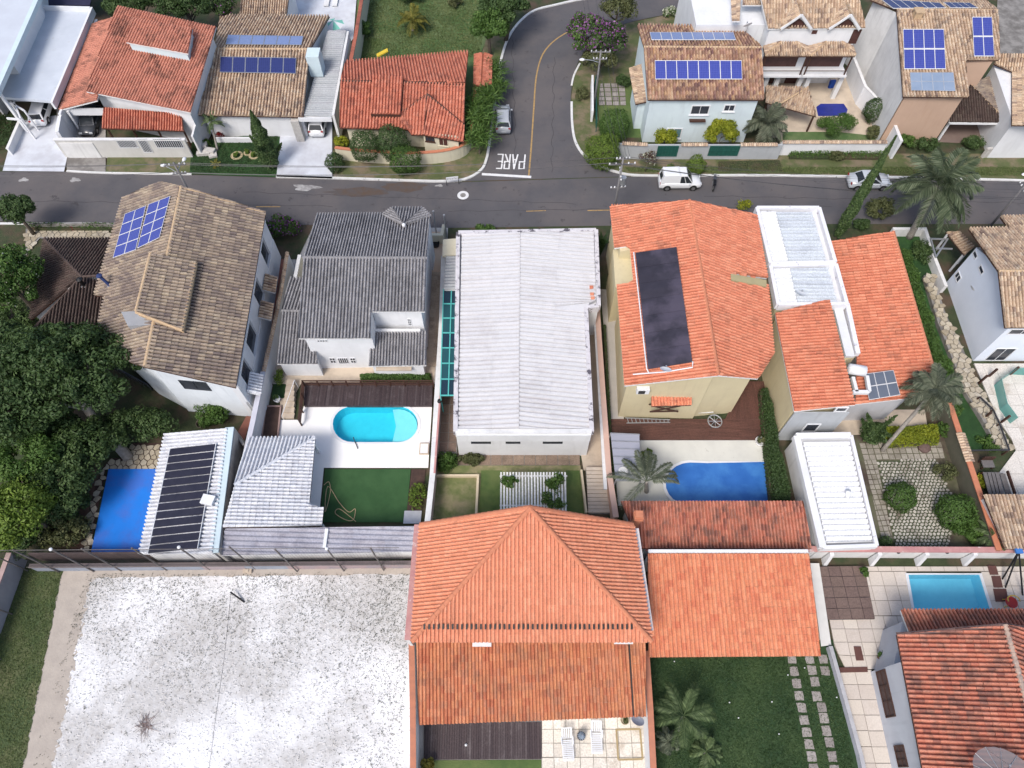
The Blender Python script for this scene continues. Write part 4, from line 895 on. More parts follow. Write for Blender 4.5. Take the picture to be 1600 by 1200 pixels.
for (l, r_, fy) in (((1196, 1265, 88)), ((1267, 1336, 88))):
    yf = y6-1.5; A, B = PY(l, fy, yf), PY(r_, fy, yf); z = A.z; C1, C2 = PY(l+25, 64, y6-.02), PY(r_-22, 64, y6-.02)
    bl, br = Vector((A.x, y6-.02, z)), Vector((B.x, y6-.02, z)); zt = z+.55; C1.z = C2.z = zt
    pieces(h6, [tuple(A), tuple(B), tuple(C2), tuple(C1)], T_TAN, px=False, w=.25, l=.4, name='canopy_roof', slabm=BROWNW)
    pieces(h6, [tuple(A), tuple(bl), tuple(C1)], T_TAN, px=False, w=.25, l=.4, name='canopy_roof', slabm=BROWNW); pieces(h6, [tuple(B), tuple(br), tuple(C2)], T_TAN, px=False, w=.25, l=.4, name='canopy_roof', slabm=BROWNW)
    ridge(h6, [A, C1], TANF, .09); ridge(h6, [B, C2], TANF, .09)
    mb = MB(); 
    for x in (A.x+.15, B.x-.15): mb.bar((x, yf+.2, zb), (x, yf+.2, z-.05), .12)
    mb.bar((A.x+.1, yf+.2, z-.12), (B.x-.1, yf+.2, z-.12), .12); mb.bar((A.x+.1, yf+.2, zb+.6), (B.x-.1, yf+.2, zb+.6), .06); mb.parts('balcony_post', BROWNW, h6)
    MB().box(((A.x+B.x)/2, y6-.03, (zb+z)/2), (B.x-A.x-.8, .05, z-zb-.3)).build('balcony_door', BROWNG, h6)
    MB().box(((A.x+B.x)/2, (yf+y6)/2, zb+.05), (B.x-A.x+.2, 1.5, .2)).build('balcony_floor', WHITE, h6)
f6 = pieces(h6, [(1275, 182, 2.4), (1196, 160, 2.4), (1196, 135, 3.0), (1262, 137, 3.0)], T_TAN, e=(1, 0), w=.27, l=.42, slabm=BROWNW, name='porch_roof')
ridge(h6, [P(1262, 137, 3.02), P(1218, 163, 2.75)], TANF, .1)
mb = MB()
for (x, y) in ((1273, 180), (1200, 160), (1258, 140)): q = P(x, y, 2.3); mb.bar((q.x, q.y+.15, 0), (q.x, q.y+.15, 2.3), .15)
mb.parts('porch_post', BROWNW, h6)
sl = thing('blue_lounger', 'bright blue folded lounger leaning in the white arcade', 'lounger', P(1298, 132, 0)); q = P(1297, 138, 0); MB().box((q.x, q.y, .5), (.55, .25, 1.0), .15).bar((q.x-.25, q.y, 0), (q.x-.25, q.y+.3, .9), .05).build('cushion', mat('blue_cushion', (.02, .08, .4), (.02, .07, .35)), sl)
def pool(name, label, pts, z, wm, lining, depth=1.2, rim=None, rimw=.3, cat='swimming pool', raised=.06, cover=None):
    P3 = [P(x, y, z) for x, y in pts]; r = thing(name, label, cat, tuple(P3[0])); n = len(P3)
    mb = MB(); vs = [(p.x, p.y, z+.01) for p in P3]+[(p.x, p.y, z-.0) for p in P3]
    c = sum(P3, Vector())/n; rim_o = [Vector((c.x+(p.x-c.x)*(1+rimw/max(.5, (p-c).length)), c.y+(p.y-c.y)*(1+rimw/max(.5, (p-c).length)), 0)) for p in P3]
    if rim:
        vs = [(p.x, p.y, z+raised) for p in P3]+[(p.x, p.y, z+raised) for p in rim_o]+[(p.x, p.y, z-.02) for p in rim_o]+[(p.x, p.y, z-.2) for p in P3]
        mb.add(vs, [(i, (i+1) % n, n+(i+1) % n, n+i) for i in range(n)]+[(n+i, n+(i+1) % n, 2*n+(i+1) % n, 2*n+i) for i in range(n)]+[(i, 3*n+i, 3*n+(i+1) % n, (i+1) % n) for i in range(n)]); mb.build('rim', rim, r)
    if cover is None:
        b = MB(); b.add([(p.x, p.y, z+raised-.03) for p in P3]+[(c.x+(p.x-c.x)*.97, c.y+(p.y-c.y)*.97, z-depth) for p in P3], [(i, n+i, n+(i+1) % n, (i+1) % n) for i in range(n)]+[tuple(range(n, 2*n))]); b.build('basin', lining, r)
        MB().add([(p.x, p.y, z-.05) for p in P3], [tuple(range(n))]).build('water', wm, r)
    else:
        g = MB(); g.add([(p.x, p.y, z+raised+.02) for p in P3]+[(p.x, p.y, z+raised-.04) for p in P3], [tuple(range(n))]+[(i, n+i, n+(i+1) % n, (i+1) % n) for i in range(n)]); g.build('cover', cover, r)
    return r
NAVY = mat('navy_pool_cover', (.012, .02, .18), (.02, .03, .25), 1.5, rough=.3)
pool('covered_pool', 'small dark navy covered pool in front of the white arcaded house', [(1275, 168), (1282, 163), (1318, 163), (1324, 172), (1321, 182), (1278, 182)], .15, None, None, rim=BEIGE, cover=NAVY)
wl = wall_line('white_boundary_wall', 'white street wall with tan tile coping beside the cypress', [(1222, 222), (1386, 222)], 1.7, WHITE, th=.2); tile_coping(wl, [(1222, 222), (1386, 222)], 1.74, T_TAN)
wall_line('diagonal_white_wall', 'white wall running from the arcaded house down to the street beside the peach house', [(1334, 90), (1352, 135), (1390, 175), (1408, 220)], 2.3, WHITE, th=.25, capm=WHITE2)
# N7 peach house
h7 = thing('peach_house', 'tall peach house with blank white side wall and blue solar arrays on stained roof', 'house', P(1440, 205, 0))
zs7, zr7 = 6.0, 8.4
m7 = pieces(h7, [(1411, 151, zs7), (1512, 152, zs7), (1507, 94, 7.2), (1561, 94, 7.2), (1558, 17, zr7), (1401, 16, zr7)], T_TAN2 if False else T_TAN, w=.3, l=.45, slabm=BROWNW)
n7 = pieces(h7, [(1360, 0, 7.4), (1401, 16, zr7), (1558, 17, zr7), (1520, -10, 7.6), (1375, -14, 7.4)], T_TAN, e=(4, 3), w=.25, l=.42, slabm=BROWNW)
ridge(h7, [P(1401, 16, zr7), P(1558, 17, zr7)], TANF, .13)
q = [P(1411, 150, zs7), P(1400, 17, zr7), P(1361, 1, 7.4)]
b0 = P(1398, 172, 3.2)
W7 = [Vector((P(1412, 150, zs7).x+.4, P(1412, 150, zs7).y+.5, 0)), Vector((P(1510, 150, zs7).x-.4, P(1510, 150, zs7).y+.5, 0)), Vector((P(1558, 20, zs7).x-.8, P(1558, -20, zs7).y, 0)), Vector((P(1362, 0, 7.4).x+.2, P(1362, -10, 7.4).y, 0))]
u7, _ = under(h7, [m7], PEACH, .5)
w7 = MB(); A0 = P(1411, 150, zs7); A1 = P(1401, 17, zr7); A2 = P(1361, 0, 7.4)
w7.add([(A0.x+.1, A0.y, 0), (A1.x+.1, A1.y, 0), (A2.x+.3, A2.y, 0), (A0.x+.1, A0.y, A0.z-.2), (A1.x+.1, A1.y, A1.z-.2), (A2.x+.3, A2.y, A2.z-.2)], [(0, 1, 4, 3), (1, 2, 5, 4)])
w7.build('white_side_wall', WHITE2, h7)
b7 = pieces(h7, [(1395, 185, 2.7), (1482, 185, 2.7), (1483, 170, 3.1), (1396, 170, 3.1)], T_TAN, w=.3, l=.45, slabm=WSLAB, name='porch_roof')
c7 = pieces(h7, [(1483, 191, 2.7), (1573, 192, 2.7), (1515, 133, 4.1), (1510, 148, 4.0), (1488, 150, 3.8)], T_BRN, w=.25, l=.42, slabm=WSLAB, name='carport_roof')
c8 = pieces(h7, [(1573, 192, 2.7), (1545, 120, 3.4), (1515, 133, 4.1)], T_TAN2, e=(0, 1), w=.25, l=.42, slabm=WSLAB, name='carport_roof')
ridge(h7, [P(1573, 192, 2.75), P(1515, 133, 4.12)], TANF, .12)
a = P(1400, 185, 2.6); b = P(1480, 185, 2.6); ww = [(a.x+.2, a.y+.5, 0), (b.x, a.y+.5, 0), (b.x, a.y+3, 0), (a.x+.2, a.y+3, 0)]; walls(h7, ww, 0, 2.7, PEACH, 'porch_wall')
win(h7, ((1436, 186), (1463, 186), (1460, 194), (1436, 194)), ww[0], ww[1], WHITE, GLASSD, .08, .05, (2, 0)); win(h7, ((1404, 186), (1418, 186), (1416, 194), (1404, 194)), ww[0], ww[1], WHITE, mat('greenish_glass', (.12, .22, .22)), .08, .05, (0, 0))
yb = P(1440, 170, 3.2).y; a = PY(1402, 168, yb); b = PY(1482, 168, yb); mb = MB(); mb.bar(a, b, .1); a2, b2 = a+Vector((0, 0, .9)), b+Vector((0, 0, .9)); mb.bar(a2, b2, .12)
for k in range(17): t = k/16; mb.bar(a.lerp(b, t), a2.lerp(b2, t), .06 if k % 2 else .14)
mb.build('balustrade', WHITE, h7); MB().prism([(a.x, a.y, 0), (b.x, b.y, 0), (b.x, b.y+2, 0), (a.x, a.y+2, 0)], 2.75, a.z).build('balcony_slab', WSLAB, h7)
mb = MB()
for (x, y) in ((1487, 190), (1568, 190)): q = P(x, y, 2.6); mb.bar((q.x, q.y+.2, 0), (q.x, q.y+.2, 2.6), .2)
a, b = P(1484, 192, 2.6), P(1573, 193, 2.6); mb.bar(a, b, .2, .22); mb.parts('carport_post', WHITE, h7)
sheet('carport_floor', [(1480, 190), (1570, 190), (1545, 225), (1465, 222)], .13, mat('brown_driveway', (.20, .15, .13), (.17, .125, .11), 1))
a = P(1506, 95, 6.9); b = P(1545, 95, 6.9); ww = [(a.x+.1, a.y+.2, 0), (b.x, a.y+.2, 0)]; walls(h7, [*ww, (b.x, a.y+3, 0), (a.x+.1, a.y+3, 0)], 0, 7.0, PEACH, 'rear_wall')
win(h7, ((1514, 95), (1532, 95), (1530, 105), (1513, 105)), *ww, WHITE, GLASSD, .1, .05, (3, 1))
solar('large square blue array of sixteen solar panels on the peach house roof', [(1411, 45), (1475, 45), (1478, 108), (1413, 108)], 4, 2, SOL, px_plane=(m7[1], m7[2], 0), fm=WSLAB)
solar('pale washed-out solar array at the eave of the peach house roof', [(1422, 113), (1490, 113), (1493, 142), (1424, 141)], 4, 2, mat('pale_collector', (.24, .30, .40), (.2, .26, .36), 1., rough=.3), px_plane=(m7[1], m7[2], 0), fm=mat('pale_frame', (.38, .42, .48)))
solar('narrow tall blue array of solar panels at the right end of the peach house roof', [(1519, 26), (1550, 26), (1554, 88), (1522, 88)], 2, 2, SOL, px_plane=(m7[1], m7[2], 0), fm=WSLAB)
solar('dark solar array left of the peach house chimney, on the far slope', [(1376, -2), (1468, 4), (1478, 12), (1396, 13)], 6, 1, SOLD, px_plane=(n7[1], n7[2], 0), fm=WSLAB)
solar('dark solar array right of the peach house chimney, on the far slope', [(1474, 3), (1515, 4), (1528, 12), (1486, 12)], 4, 1, SOLD, px_plane=(n7[1], n7[2], 0), fm=WSLAB)
q = P(1434, 22, zr7+.2); MB().box((q.x, q.y, q.z-.2), (.7, .7, 1.1)).box((q.x, q.y, q.z+.4), (.9, .9, .1)).build('chimney', TANF, h7)
h8 = thing('tan_roof_right_house', 'tan tiled house with white side wall cut by the right edge, beside the peach house', 'house', P(1600, 190, 0))
a8 = pieces(h8, [(1581, 196, 4.6), (1581, 112, 4.6), (1660, 112, 6.2), (1660, 196, 6.2)], T_TAN, slabm=BROWNW, w=.27); b8 = pieces(h8, [(1553, 100, 5.0), (1581, 112, 4.6), (1660, 112, 5.4), (1620, 84, 6.0), (1562, 84, 5.8)], T_TAN, e=(1, 2), slabm=BROWNW); 
a = P(1582, 195, 4.5); b = P(1552, 98, 4.8); walls(h8, [(a.x+.2, a.y+.3, 0), (b.x+.2, b.y, 0), (b.x+14, b.y, 0), (a.x+8, a.y+.3, 0)], 0, 4.5, WHITE)
mb = MB(); q = P(1570, 240, 0); mb.box((q.x+2.6, q.y+.2, 1.3), (3.2, .12, 2.6)); mb.build('garage_door', BROWNG, h8)
wall_line('low_stone_wall', 'pale low wall by the pavement beside the carport of the peach house', [(1545, 232), (1572, 228), (1588, 214)], 1.2, STONEW, th=.3)
# ================================================================== SOUTH SIDE: MIDDLE ROW
# grounds of the lots
sheet('garden_ground', [(-200, 352), (160, 352), (150, 380), (60, 900), (-200, 900)], .03, UNDER)
sheet('yard_floor', [(440, 352), (700, 356), (690, 600), (350, 600), (430, 400)], .05, CONC)
sheet('front_garden', [(405, 352), (490, 352), (465, 405), (425, 405)], .09, UNDER)
M = place('stone_terrace'); stones(M, [(40, 357), (168, 357), (172, 380), (62, 372), (40, 400)], .12, T_STONE, .6, .04, indiv=60, bed=CONCD)
wall_line('low_hedge_wall', 'low dark wall with clipped hedge along the street by the brown hipped roof', [(38, 349), (180, 349)], .9, CONCD)
# M1 dark brown hipped roof
h = thing('brown_hipped_house', 'low house with dark brown hipped tile roof in the shade of the big trees', 'house', P(110, 470, 0))
ro = [pieces(h, v, T_BRN, w=.27, l=.42, slabm=BROWNW) for v in (
    [(70, 374, 3.0), (176, 374, 3.0), (154, 430, 4.5), (128, 433, 4.5)],
    [(48, 500, 3.0), (70, 374, 3.0), (128, 433, 4.5)],
    [(46, 526, 3.0), (160, 526, 3.0), (165, 440, 4.5), (128, 433, 4.5)])]
for a in ((70, 374, 3.05), (48, 520, 3.05), (158, 431, 4.5)): ridge(h, [P(*a), P(128, 433, 4.55)], mat('brown_ridge', (.10, .07, .06), (.07, .05, .045), 3), .13)
under(h, ro, WHITE2, .5)
def pipe(label, a, b, r_, m, foot=None, name='flue_pipe'):
    o = thing(name, label, 'pipe', tuple(a)); MB().tube([a, b], r_, 8).build('tube', m, o); MB().lathe(b, [(0, .18), (r_*1.8, .05), (r_*1.8, -.02), (r_, -.05)], 10).build('cowl', m, o)
    q = Vector(a); MB().box((q.x, q.y, q.z+.05), (.5, .4, .08)).build('flashing', METAL, o); return o
pipe('black chimney pipe standing on the dark brown hipped roof', P(132, 447, 4.3), P(124, 437, 5.4), .14, BLACK)
# M2 grey-tan two-storey house
h = thing('grey_tan_roof_house', 'big two-storey white house with weathered grey and tan gable roof and two blue solar arrays', 'house', P(300, 610, 0))
ez, rz_ = 5.6, 8.0
wsl = pieces(h, [(193, 311, ez), (149, 462, ez), (165, 463, ez), (150, 530, ez), (186, 560, ez), (227, 574, rz_), (283, 292, rz_), (251, 285, 7.0)], T_TAN2, e=(0, 1), w=.31, l=.5, slabm=BROWNW)
esl = pieces(h, [(368, 606, ez), (415, 333, ez), (283, 292, rz_), (227, 574, rz_)], T_TAN2, e=(0, 1), w=.31, l=.5, slabm=BROWNW)
rp = [PP(x, y, esl[1][0], np.array(esl[2])) for x, y in ((284, 293), (227, 573))]
ridge(h, [rp[0], rp[1]], TANF, .15)
q = [PP(x, y, esl[1][0]+Vector((0, 0, .6)), np.array(esl[2])) for x, y in ((285, 516), (306, 410), (236, 397), (213, 488))]
rs2 = pieces(h, [tuple(k) for k in q], T_TAN2, px=False, e=(0, 1), w=.31, l=.5, slabm=TANF, slab=.45, name='raised_roof')
ridge(h, [q[2], q[3]], TANF, .14); ridge(h, [q[1], q[0]], TANF, .14, 0.); ridge(h, [q[3], q[0]], TANF, .12, 0.)
q = [PP(x, y, wsl[1][0]+Vector((0, 0, .5)), np.array(wsl[2])) for x, y in ((194, 493), (216, 486), (248, 497), (202, 512))]
MB().prism([(p.x, p.y) for p in q], [p.z-.8 for p in q], [7.6]*4).build('water_tank_slab', mat('grey_slab', (.33, .34, .36), (.27, .28, .3), 1), h)
uw, _ = under(h, [wsl, esl], mat('cool_white_plaster', (.68, .72, .76), (.6, .64, .68), .7, streak=(.4, .43, .46)), .55)
uc = Vector((sum(p.x for r in (wsl, esl) for p in r[1])/12, sum(p.y for r in (wsl, esl) for p in r[1])/12)); es = shrink(esl[1], .55, uc); ws = shrink(wsl[1], .55, uc)
sa, sb_ = es[3], es[0]
win(h, ((281, 595), (323, 596), (328, 609), (288, 608)), sa, sb_, GLASSD, GLASSD, .08, .04, (1, 0), sill=False)
win(h, ((190, 590), (226, 592), (234, 608), (200, 608)), ws[4], ws[5], GLASSD, GLASSD, .08, .04, (1, 0), sill=False)
# east side: projecting lower storey with triangular balcony recesses and little tiled canopies
e1_, e0_ = es[1], es[0]; dv = (e0_-e1_).normalized(); nv = Vector((-dv.y, dv.x)); nv = nv if nv.x > 0 else -nv; LE = (e0_-e1_).length
def E(t, o, z): p = e1_+dv*LE*t+nv*o; return Vector((p.x, p.y, z))
mb = MB(); segs = [(0, .10), (.2, .36), (.47, .62), (.75, .83), (.93, 1.0)]
for a, b in segs: mb.prism([E(a, -.3, 0)[:2], E(b, -.3, 0)[:2], E(b, .22, 0)[:2], E(a, .22, 0)[:2]], 0, 5.0)
mb.parts('bay_wall', WHITE, h)
MB().prism([E(0, .02, 0)[:2], E(1, .02, 0)[:2], E(1, .26, 0)[:2], E(0, .26, 0)[:2]], 0, 2.6).build('balcony_wall', WHITE, h)
MB().bar(E(0, .1, 5.12), E(1, .1, 5.12), .4, .3).build('fascia_beam', WHITE, h)
for a, b, mm in ((.27, .37, T_TAN), (.44, .54, T_TAN), (.86, .97, T_WHT)):
    pieces(h, [tuple(E(a, 1.15, 2.75)), tuple(E(b, 1.15, 2.75)), tuple(E(b, .25, 3.3)), tuple(E(a, .25, 3.3))], mm, px=False, w=.28, l=.42, name='balcony_canopy', slabm=WSLAB)
mb = MB()
for a, b in ((.1, .2), (.36, .47), (.62, .75), (.83, .93)): mb.prism([E(a, -.1, 0)[:2], E(b, -.1, 0)[:2], E(b, .04, 0)[:2], E(a, .04, 0)[:2]], 2.6, 4.9)
mb.parts('balcony_door', GLASSD, h)
ridge(h, [esl[1][1]-Vector((.1, .1, 0)), esl[1][2]-Vector((0, .1, 0))], TANF, .11, .12)
solar('left blue array of eight solar panels on the west slope of the grey-tan roof', [(195, 334), (228, 321), (212, 390), (176, 403)], 2, 4, SOL, px_plane=(wsl[1], wsl[2], 0), fm=WSLAB, group=None)
solar('right blue array of eight solar panels nearest the ridge of the grey-tan roof', [(232, 319), (266, 306), (249, 371), (214, 388)], 2, 4, SOL, px_plane=(wsl[1], wsl[2], 0), fm=WSLAB)
pipe('blue and black flue pipe with silver flashing on the west slope of the grey-tan roof', PP(173, 447, wsl[1][0], np.array(wsl[2])), PP(173, 447, wsl[1][0], np.array(wsl[2]))+Vector((-.5, .25, 1.0)), .13, mat('navy_pipe', (.03, .05, .15)))
sheet('terracotta_walkway', [(428, 403), (449, 405), (435, 490), (412, 590), (366, 740), (336, 740), (385, 650), (410, 520)], .09, REDFLOOR)
wl = wall_line('tiled_garden_wall', 'white garden wall with tan tile coping beside the terracotta walkway', [(449, 398), (440, 450), (428, 510), (411, 585)], 2.0, WHITE, th=.22); tile_coping(wl, [(449, 394), (440, 450), (428, 510), (411, 585)], 2.04, T_TAN, wd=.34)
wall_line('long_white_wall', 'long white wall with pale cap from the tiled wall down to the sand court', [(411, 583), (395, 660), (377, 740), (350, 850)], 2.2, WHITE, th=.22, capm=mat('lilac_cap', (.55, .56, .62), (.48, .48, .55), 1.2), capw=.4)
wall_line('front_grey_wall', 'grey wall beside the grey roof house and the flowering front garden', [(468, 400), (460, 440), (455, 470)], 1.9, CREAM, th=.2, capm=WHITE2)
# white tiled outbuilding with black solar collector, blue covered pool
h = thing('white_tile_outbuilding', 'long outbuilding with white painted tile roof carrying black pool-heating mats', 'outbuilding', P(290, 780, 0))
wr = pieces(h, [(258, 679, 2.6), (218, 866, 2.6), (333, 866, 3.1), (357, 669, 3.1)], T_WHT, e=(0, 1), w=.3, l=.45, slabm=WSLAB)
walls(h, [P(*p, 2.6)[:2] for p in ((263, 684), (226, 862), (330, 862), (353, 674))], 0, 2.45, WHITE2)
a, b = P(359, 668, 3.15), P(334, 864, 3.15); MB().bar(a, b, .65, .12).build('fascia', LBF, h)
MB().prism([(a.x+.35, a.y), (b.x+.35, b.y), (b.x+.15, b.y), (a.x+.15, a.y)], 0, 3.0).build('side_wall', CONC, h)
r = thing('pool_heating_mat', 'black ribbed pool-heating mats with white gaps on the white tiled outbuilding', 'solar heater', tuple(P(270, 790, 3))); nvr = np.array(wr[2]); p0 = wr[1][0]+Vector(wr[2])*.30
Q4 = [PP(x, y, p0, nvr) for x, y in ((266, 701), (338, 693), (309, 858), (231, 866))]
TL, TR, BR, BL = Q4
for k in range(13):
    a0, a1 = (k+.06)/13, (k+.90)/13; v4 = [TL.lerp(BL, a0), TR.lerp(BR, a0), TR.lerp(BR, a1), TL.lerp(BL, a1)]; up = Vector(wr[2])*.03
    mb = MB(); mb.add([q+up for q in v4]+[q-up for q in v4], [(0, 1, 2, 3), (0, 4, 5, 1), (1, 5, 6, 2), (2, 6, 7, 3), (3, 7, 4, 0)]); mb.build('heating_mat', mat('black_collector', (.02, .02, .035), (.028, .028, .045), 3, rough=.35), r)
for a, b in ((TL, BL), (TR, BR)): MB().tube([a+Vector((0, 0, .05)), b+Vector((0, 0, .05))], .035, 6).build('header_pipe', WHITE, r)
q = PP(326, 782, p0, nvr); MB().box((q.x, q.y, q.z+.1), (.9, .7, .3), -.2).build('roof_hatch', WHITE, h)
pool('blue_covered_pool', 'rectangular pool under a bright blue cover beside the white tiled outbuilding', [(170, 733), (246, 733), (219, 866), (142, 866)], .1, None, None, cover=COVER2, rim=None, raised=.02)
M = place('crazy_paving'); stones(M, [(206, 692), (256, 692), (250, 732), (166, 732), (139, 866), (128, 866), (140, 790), (156, 735), (172, 716), (204, 715)], .08, T_STONE, .5, .05, indiv=150, bed=SOIL)
sheet('bare_earth', [(118, 730), (158, 734), (140, 800), (128, 866), (110, 866), (116, 790)], .06, mat('reddish_earth', (.13, .075, .055), (.09, .05, .04), 2, bump=.4))
wall_line('pale_yard_wall', 'pale wall segment behind the flue corner at the head of the white outbuilding', [(366, 672), (380, 694)], 2.0, CONC)
# M3 grey roof house with turret
h = thing('grey_roof_house', 'two-storey white house with dark grey cement tile roof and half-hexagon turret roof', 'house', P(570, 560, 0))
zs, zr = 5.2, 6.9
n3 = pieces(h, [(496, 336, 5.3), (672, 334, 5.3), (667, 404, zr), (474, 403, zr)], T_GREY, w=.24, l=.42, slabm=WSLAB)
s3 = pieces(h, [(467, 529, zs), (579, 529, zs), (580, 487, 5.75), (664, 487, 5.75), (667, 404, zr), (474, 403, zr)], T_GREY, w=.26, l=.42, slabm=WSLAB)
ridge(h, [P(474, 403, zr), P(667, 404, zr)], GRF, .15)
ap = (631, 352, 6.15)
for a, b in (((597, 338), (612, 326)), ((612, 326), (661, 326)), ((661, 326), (674, 340))):
    pieces(h, [(*a, 5.35), (*b, 5.35), ap], T_GREY, w=.24, l=.42, name='turret_roof', slabm=GRF, slab=.08)
for a in ((612, 326), (661, 326)): ridge(h, [P(*a, 5.4), P(*ap)], GRF, .11)
q = P(*ap); MB().lathe(q, [(.15, -.1), (.16, .1), (.09, .2), (0, .23)], 10).build('finial', WHITE, h)
tw = [P(*p, 5.35)[:2] for p in ((600, 341), (614, 329), (659, 329), (671, 341), (668, 362), (602, 362))]; MB().prism(tw, 0, 5.2).build('turret_wall', WHITE, h)
under(h, [n3, s3], PALEBLUE if False else WHITE, .45)
c3 = Vector((sum(p.x for r in (n3, s3) for p in r[1])/10, sum(p.y for r in (n3, s3) for p in r[1])/10)); w3 = shrink(s3[1], .45, c3)
win(h, ((637, 498), (643, 498), (643, 508), (637, 508)), w3[2], w3[3], WHITE, GLASSD, .05, .04, (1, 2), sill=False)
win(h, ((581, 492), (586, 492), (586, 501), (581, 501)), w3[2], w3[3], WHITE, GLASSD, .05, .04, (0, 0), sill=False)
for c4, bb in ((((515, 559), (524, 559), (525, 567), (516, 567)), (1, 1)), (((528, 559), (544, 559), (545, 568), (529, 568)), (4, 0)), (((547, 559), (556, 559), (556, 567), (548, 567)), (1, 1))): win(h, c4, w3[0], w3[1], WHITE, GLASSD, .04, .04, bb, sill=False)
win(h, ((495, 531), (512, 531), (512, 534), (496, 534)), w3[0], w3[1], WHITE, GLASSD, .04, .04, (3, 0), sill=False)
lr = pieces(h, [(576, 572, 2.6), (666, 571, 2.6), (666, 518, 3.2), (580, 518, 3.2)], T_GREY, w=.24, l=.42, slabm=WSLAB, name='lower_roof')
a, b = P(580, 517, 3.3), P(657, 517, 3.3); MB().bar(a, b, .25, .3).build('ledge', WHITE2, h)
walls(h, [P(580, 566, 2.6)[:2], P(660, 566, 2.6)[:2], P(660, 520, 2.6)[:2], P(580, 520, 2.6)[:2]], 0, 2.5, WHITE, 'rear_wall')
lw1 = pieces(h, [(441, 486, 3.4), (482, 487, 3.4), (482, 436, 2.9), (453, 435, 2.9)], T_GREY, e=(3, 2), w=.28, l=.42, slabm=WSLAB, name='side_roof')
lw2 = pieces(h, [(433, 569, 2.4), (497, 569, 2.4), (486, 486, 3.4), (441, 486, 3.4)], T_GREY, w=.26, l=.42, slabm=WSLAB, name='side_roof')
ridge(h, [P(441, 486, 3.4), P(480, 487, 3.4)], GRF, .13)
under(h, [lw1, lw2], WHITE, .3, name='side_wall'); MB().box((P(620, 566, 1).x, P(620, 566, 2).y-.55, 2.0), (2.9, .5, .14)).build('canopy_slab', BEIGE, h)
# side passage and front entry of the grey house
M = place('side_passage'); pieces(M, [(669, 425, .1), (689, 425, .1), (683, 572, .1), (666, 572, .1)], T_PAT if False else tmat('beige_paver', [(.50, .40, .30), (.54, .44, .33), (.47, .38, .28)], stain=(.33, .25, .19)), w=.45, l=.45, prof='flat', gap=.03, indiv=150, name='paving_bed', slabm=BEIGE, slab=.08, piece='paving_tile', kind='structure')
sheet('entry_floor', [(670, 362), (695, 362), (690, 426), (668, 426)], .11, mat('peach_floor', (.58, .42, .30), (.5, .37, .27), 1))
wall_line('entry_wall', 'cream gate wall with small pillars at the street end of the side passage', [(672, 366), (690, 366), (693, 352)], 1.3, CREAM, th=.3)
for i, (bx, by, tx, ty) in enumerate(((682, 366, 677, 331), (698, 372, 697.5, 334))):
    r = thing('gate_post', ['thin grey iron post nearest the grey roof house on the street wall', 'thin grey iron post nearest the corrugated roof building on the street wall'][i], 'post', P(bx, by, 0)); q = P(bx, by, 0)
    MB().tube([q, (q.x, q.y, 3.1)], .07, 8).build('shaft', METAL, r); MB().lathe((q.x, q.y, 3.1), [(.1, 0), (.1, .06), (0, .1)], 8).build('cap', METAL, r)
q = P(681, 385, 0); r = thing('black_bin', 'round black pot standing in the entry passage of the grey house', 'pot', q); MB().lathe(q, [(.28, 0), (.4, .5), (.34, .5), (.3, .4), (0, .4)], 14).build('bowl', BLACK, r)
# pool terrace of the grey house
sheet('rear_yard', [(432, 572), (680, 572), (677, 600), (470, 600), (440, 655)], .07, BEIGE)
D = place('brown_terrace_deck'); pieces(D, [(473, 599, .35), (676, 599, .35), (675, 634, .35), (475, 634, .35)], T_DECK, e=(0, 1), w=.12, l=1.9, prof='board', name='deck_base', piece='board', slab=.3, slabm=DARKDECK, jitter=.004, indiv=100, kind='structure')
r = thing('deck_railing', 'dark brown wooden railing round the left and back of the brown deck', 'railing', P(470, 600, .3))
rp_ = [P(676, 595, .75+.5), P(472, 595, 1.25), P(466, 655, 1.25)]
for k, z in enumerate((1.25, .9, .6)):
    mb = MB()
    for a, b in zip(rp_[:-1], rp_[1:]): mb.bar((a.x, a.y, z), (b.x, b.y, z), .08)
    mb.build('rail', BROWNW, r)
pp = []
for a, b, n_ in ((rp_[0], rp_[1], 9), (rp_[1], rp_[2], 3)):
    for k in range(n_+1): q = a.lerp(b, k/n_); pp.append(q)
mb = MB(); [mb.bar((q.x, q.y, .05), (q.x, q.y, 1.3), .1) for q in pp]; mb.parts('post', BROWNW, r)
sheet('white_pool_terrace', [(475, 634), (675, 634), (669, 731), (506, 731), (500, 792), (481, 792), (490, 684), (433, 684), (438, 656), (468, 656)], .10, mat('white_terrace', (.84, .83, .82), (.8, .79, .78), .8), holes=(HOLE1,))
def capsule(cx, cy, ax, ay, n=28, sq=2.6):
    return [(cx+ax*math.copysign(abs(math.cos(t))**(2/sq), math.cos(t)), cy+ay*math.copysign(abs(math.sin(t))**(2/sq*.9), math.sin(t))) for t in [2*math.pi*k/n for k in range(n)]]
WAT = water('clear_pool_water', (.75, .98, .99)); pl_ = pool('capsule_pool', 'turquoise capsule-shaped pool with pale curved step on the white terrace', CAPS, .12, WAT, POOLC, 1.1, rim=WHITE, rimw=.25, raised=.03)
st = [(613, 638)] + [(622+31*math.cos(t)*.95, 663-28*math.sin(t)*.93) for t in [math.pi/2-math.pi*k/10 for k in range(11)]]+[(612, 690), (618, 664)]
MB().prism([P(x, y, .12)[:2] for x, y in st], -.9, -.15).build('step', POOLSTEP, pl_)
r = thing('pool_brush', 'thin pole lying across the front edge of the capsule pool', 'pole', P(555, 690, .2)); MB().tube([P(552, 683, .22), P(559, 701, .22)], .035, 6).build('handle', DMETAL, r)
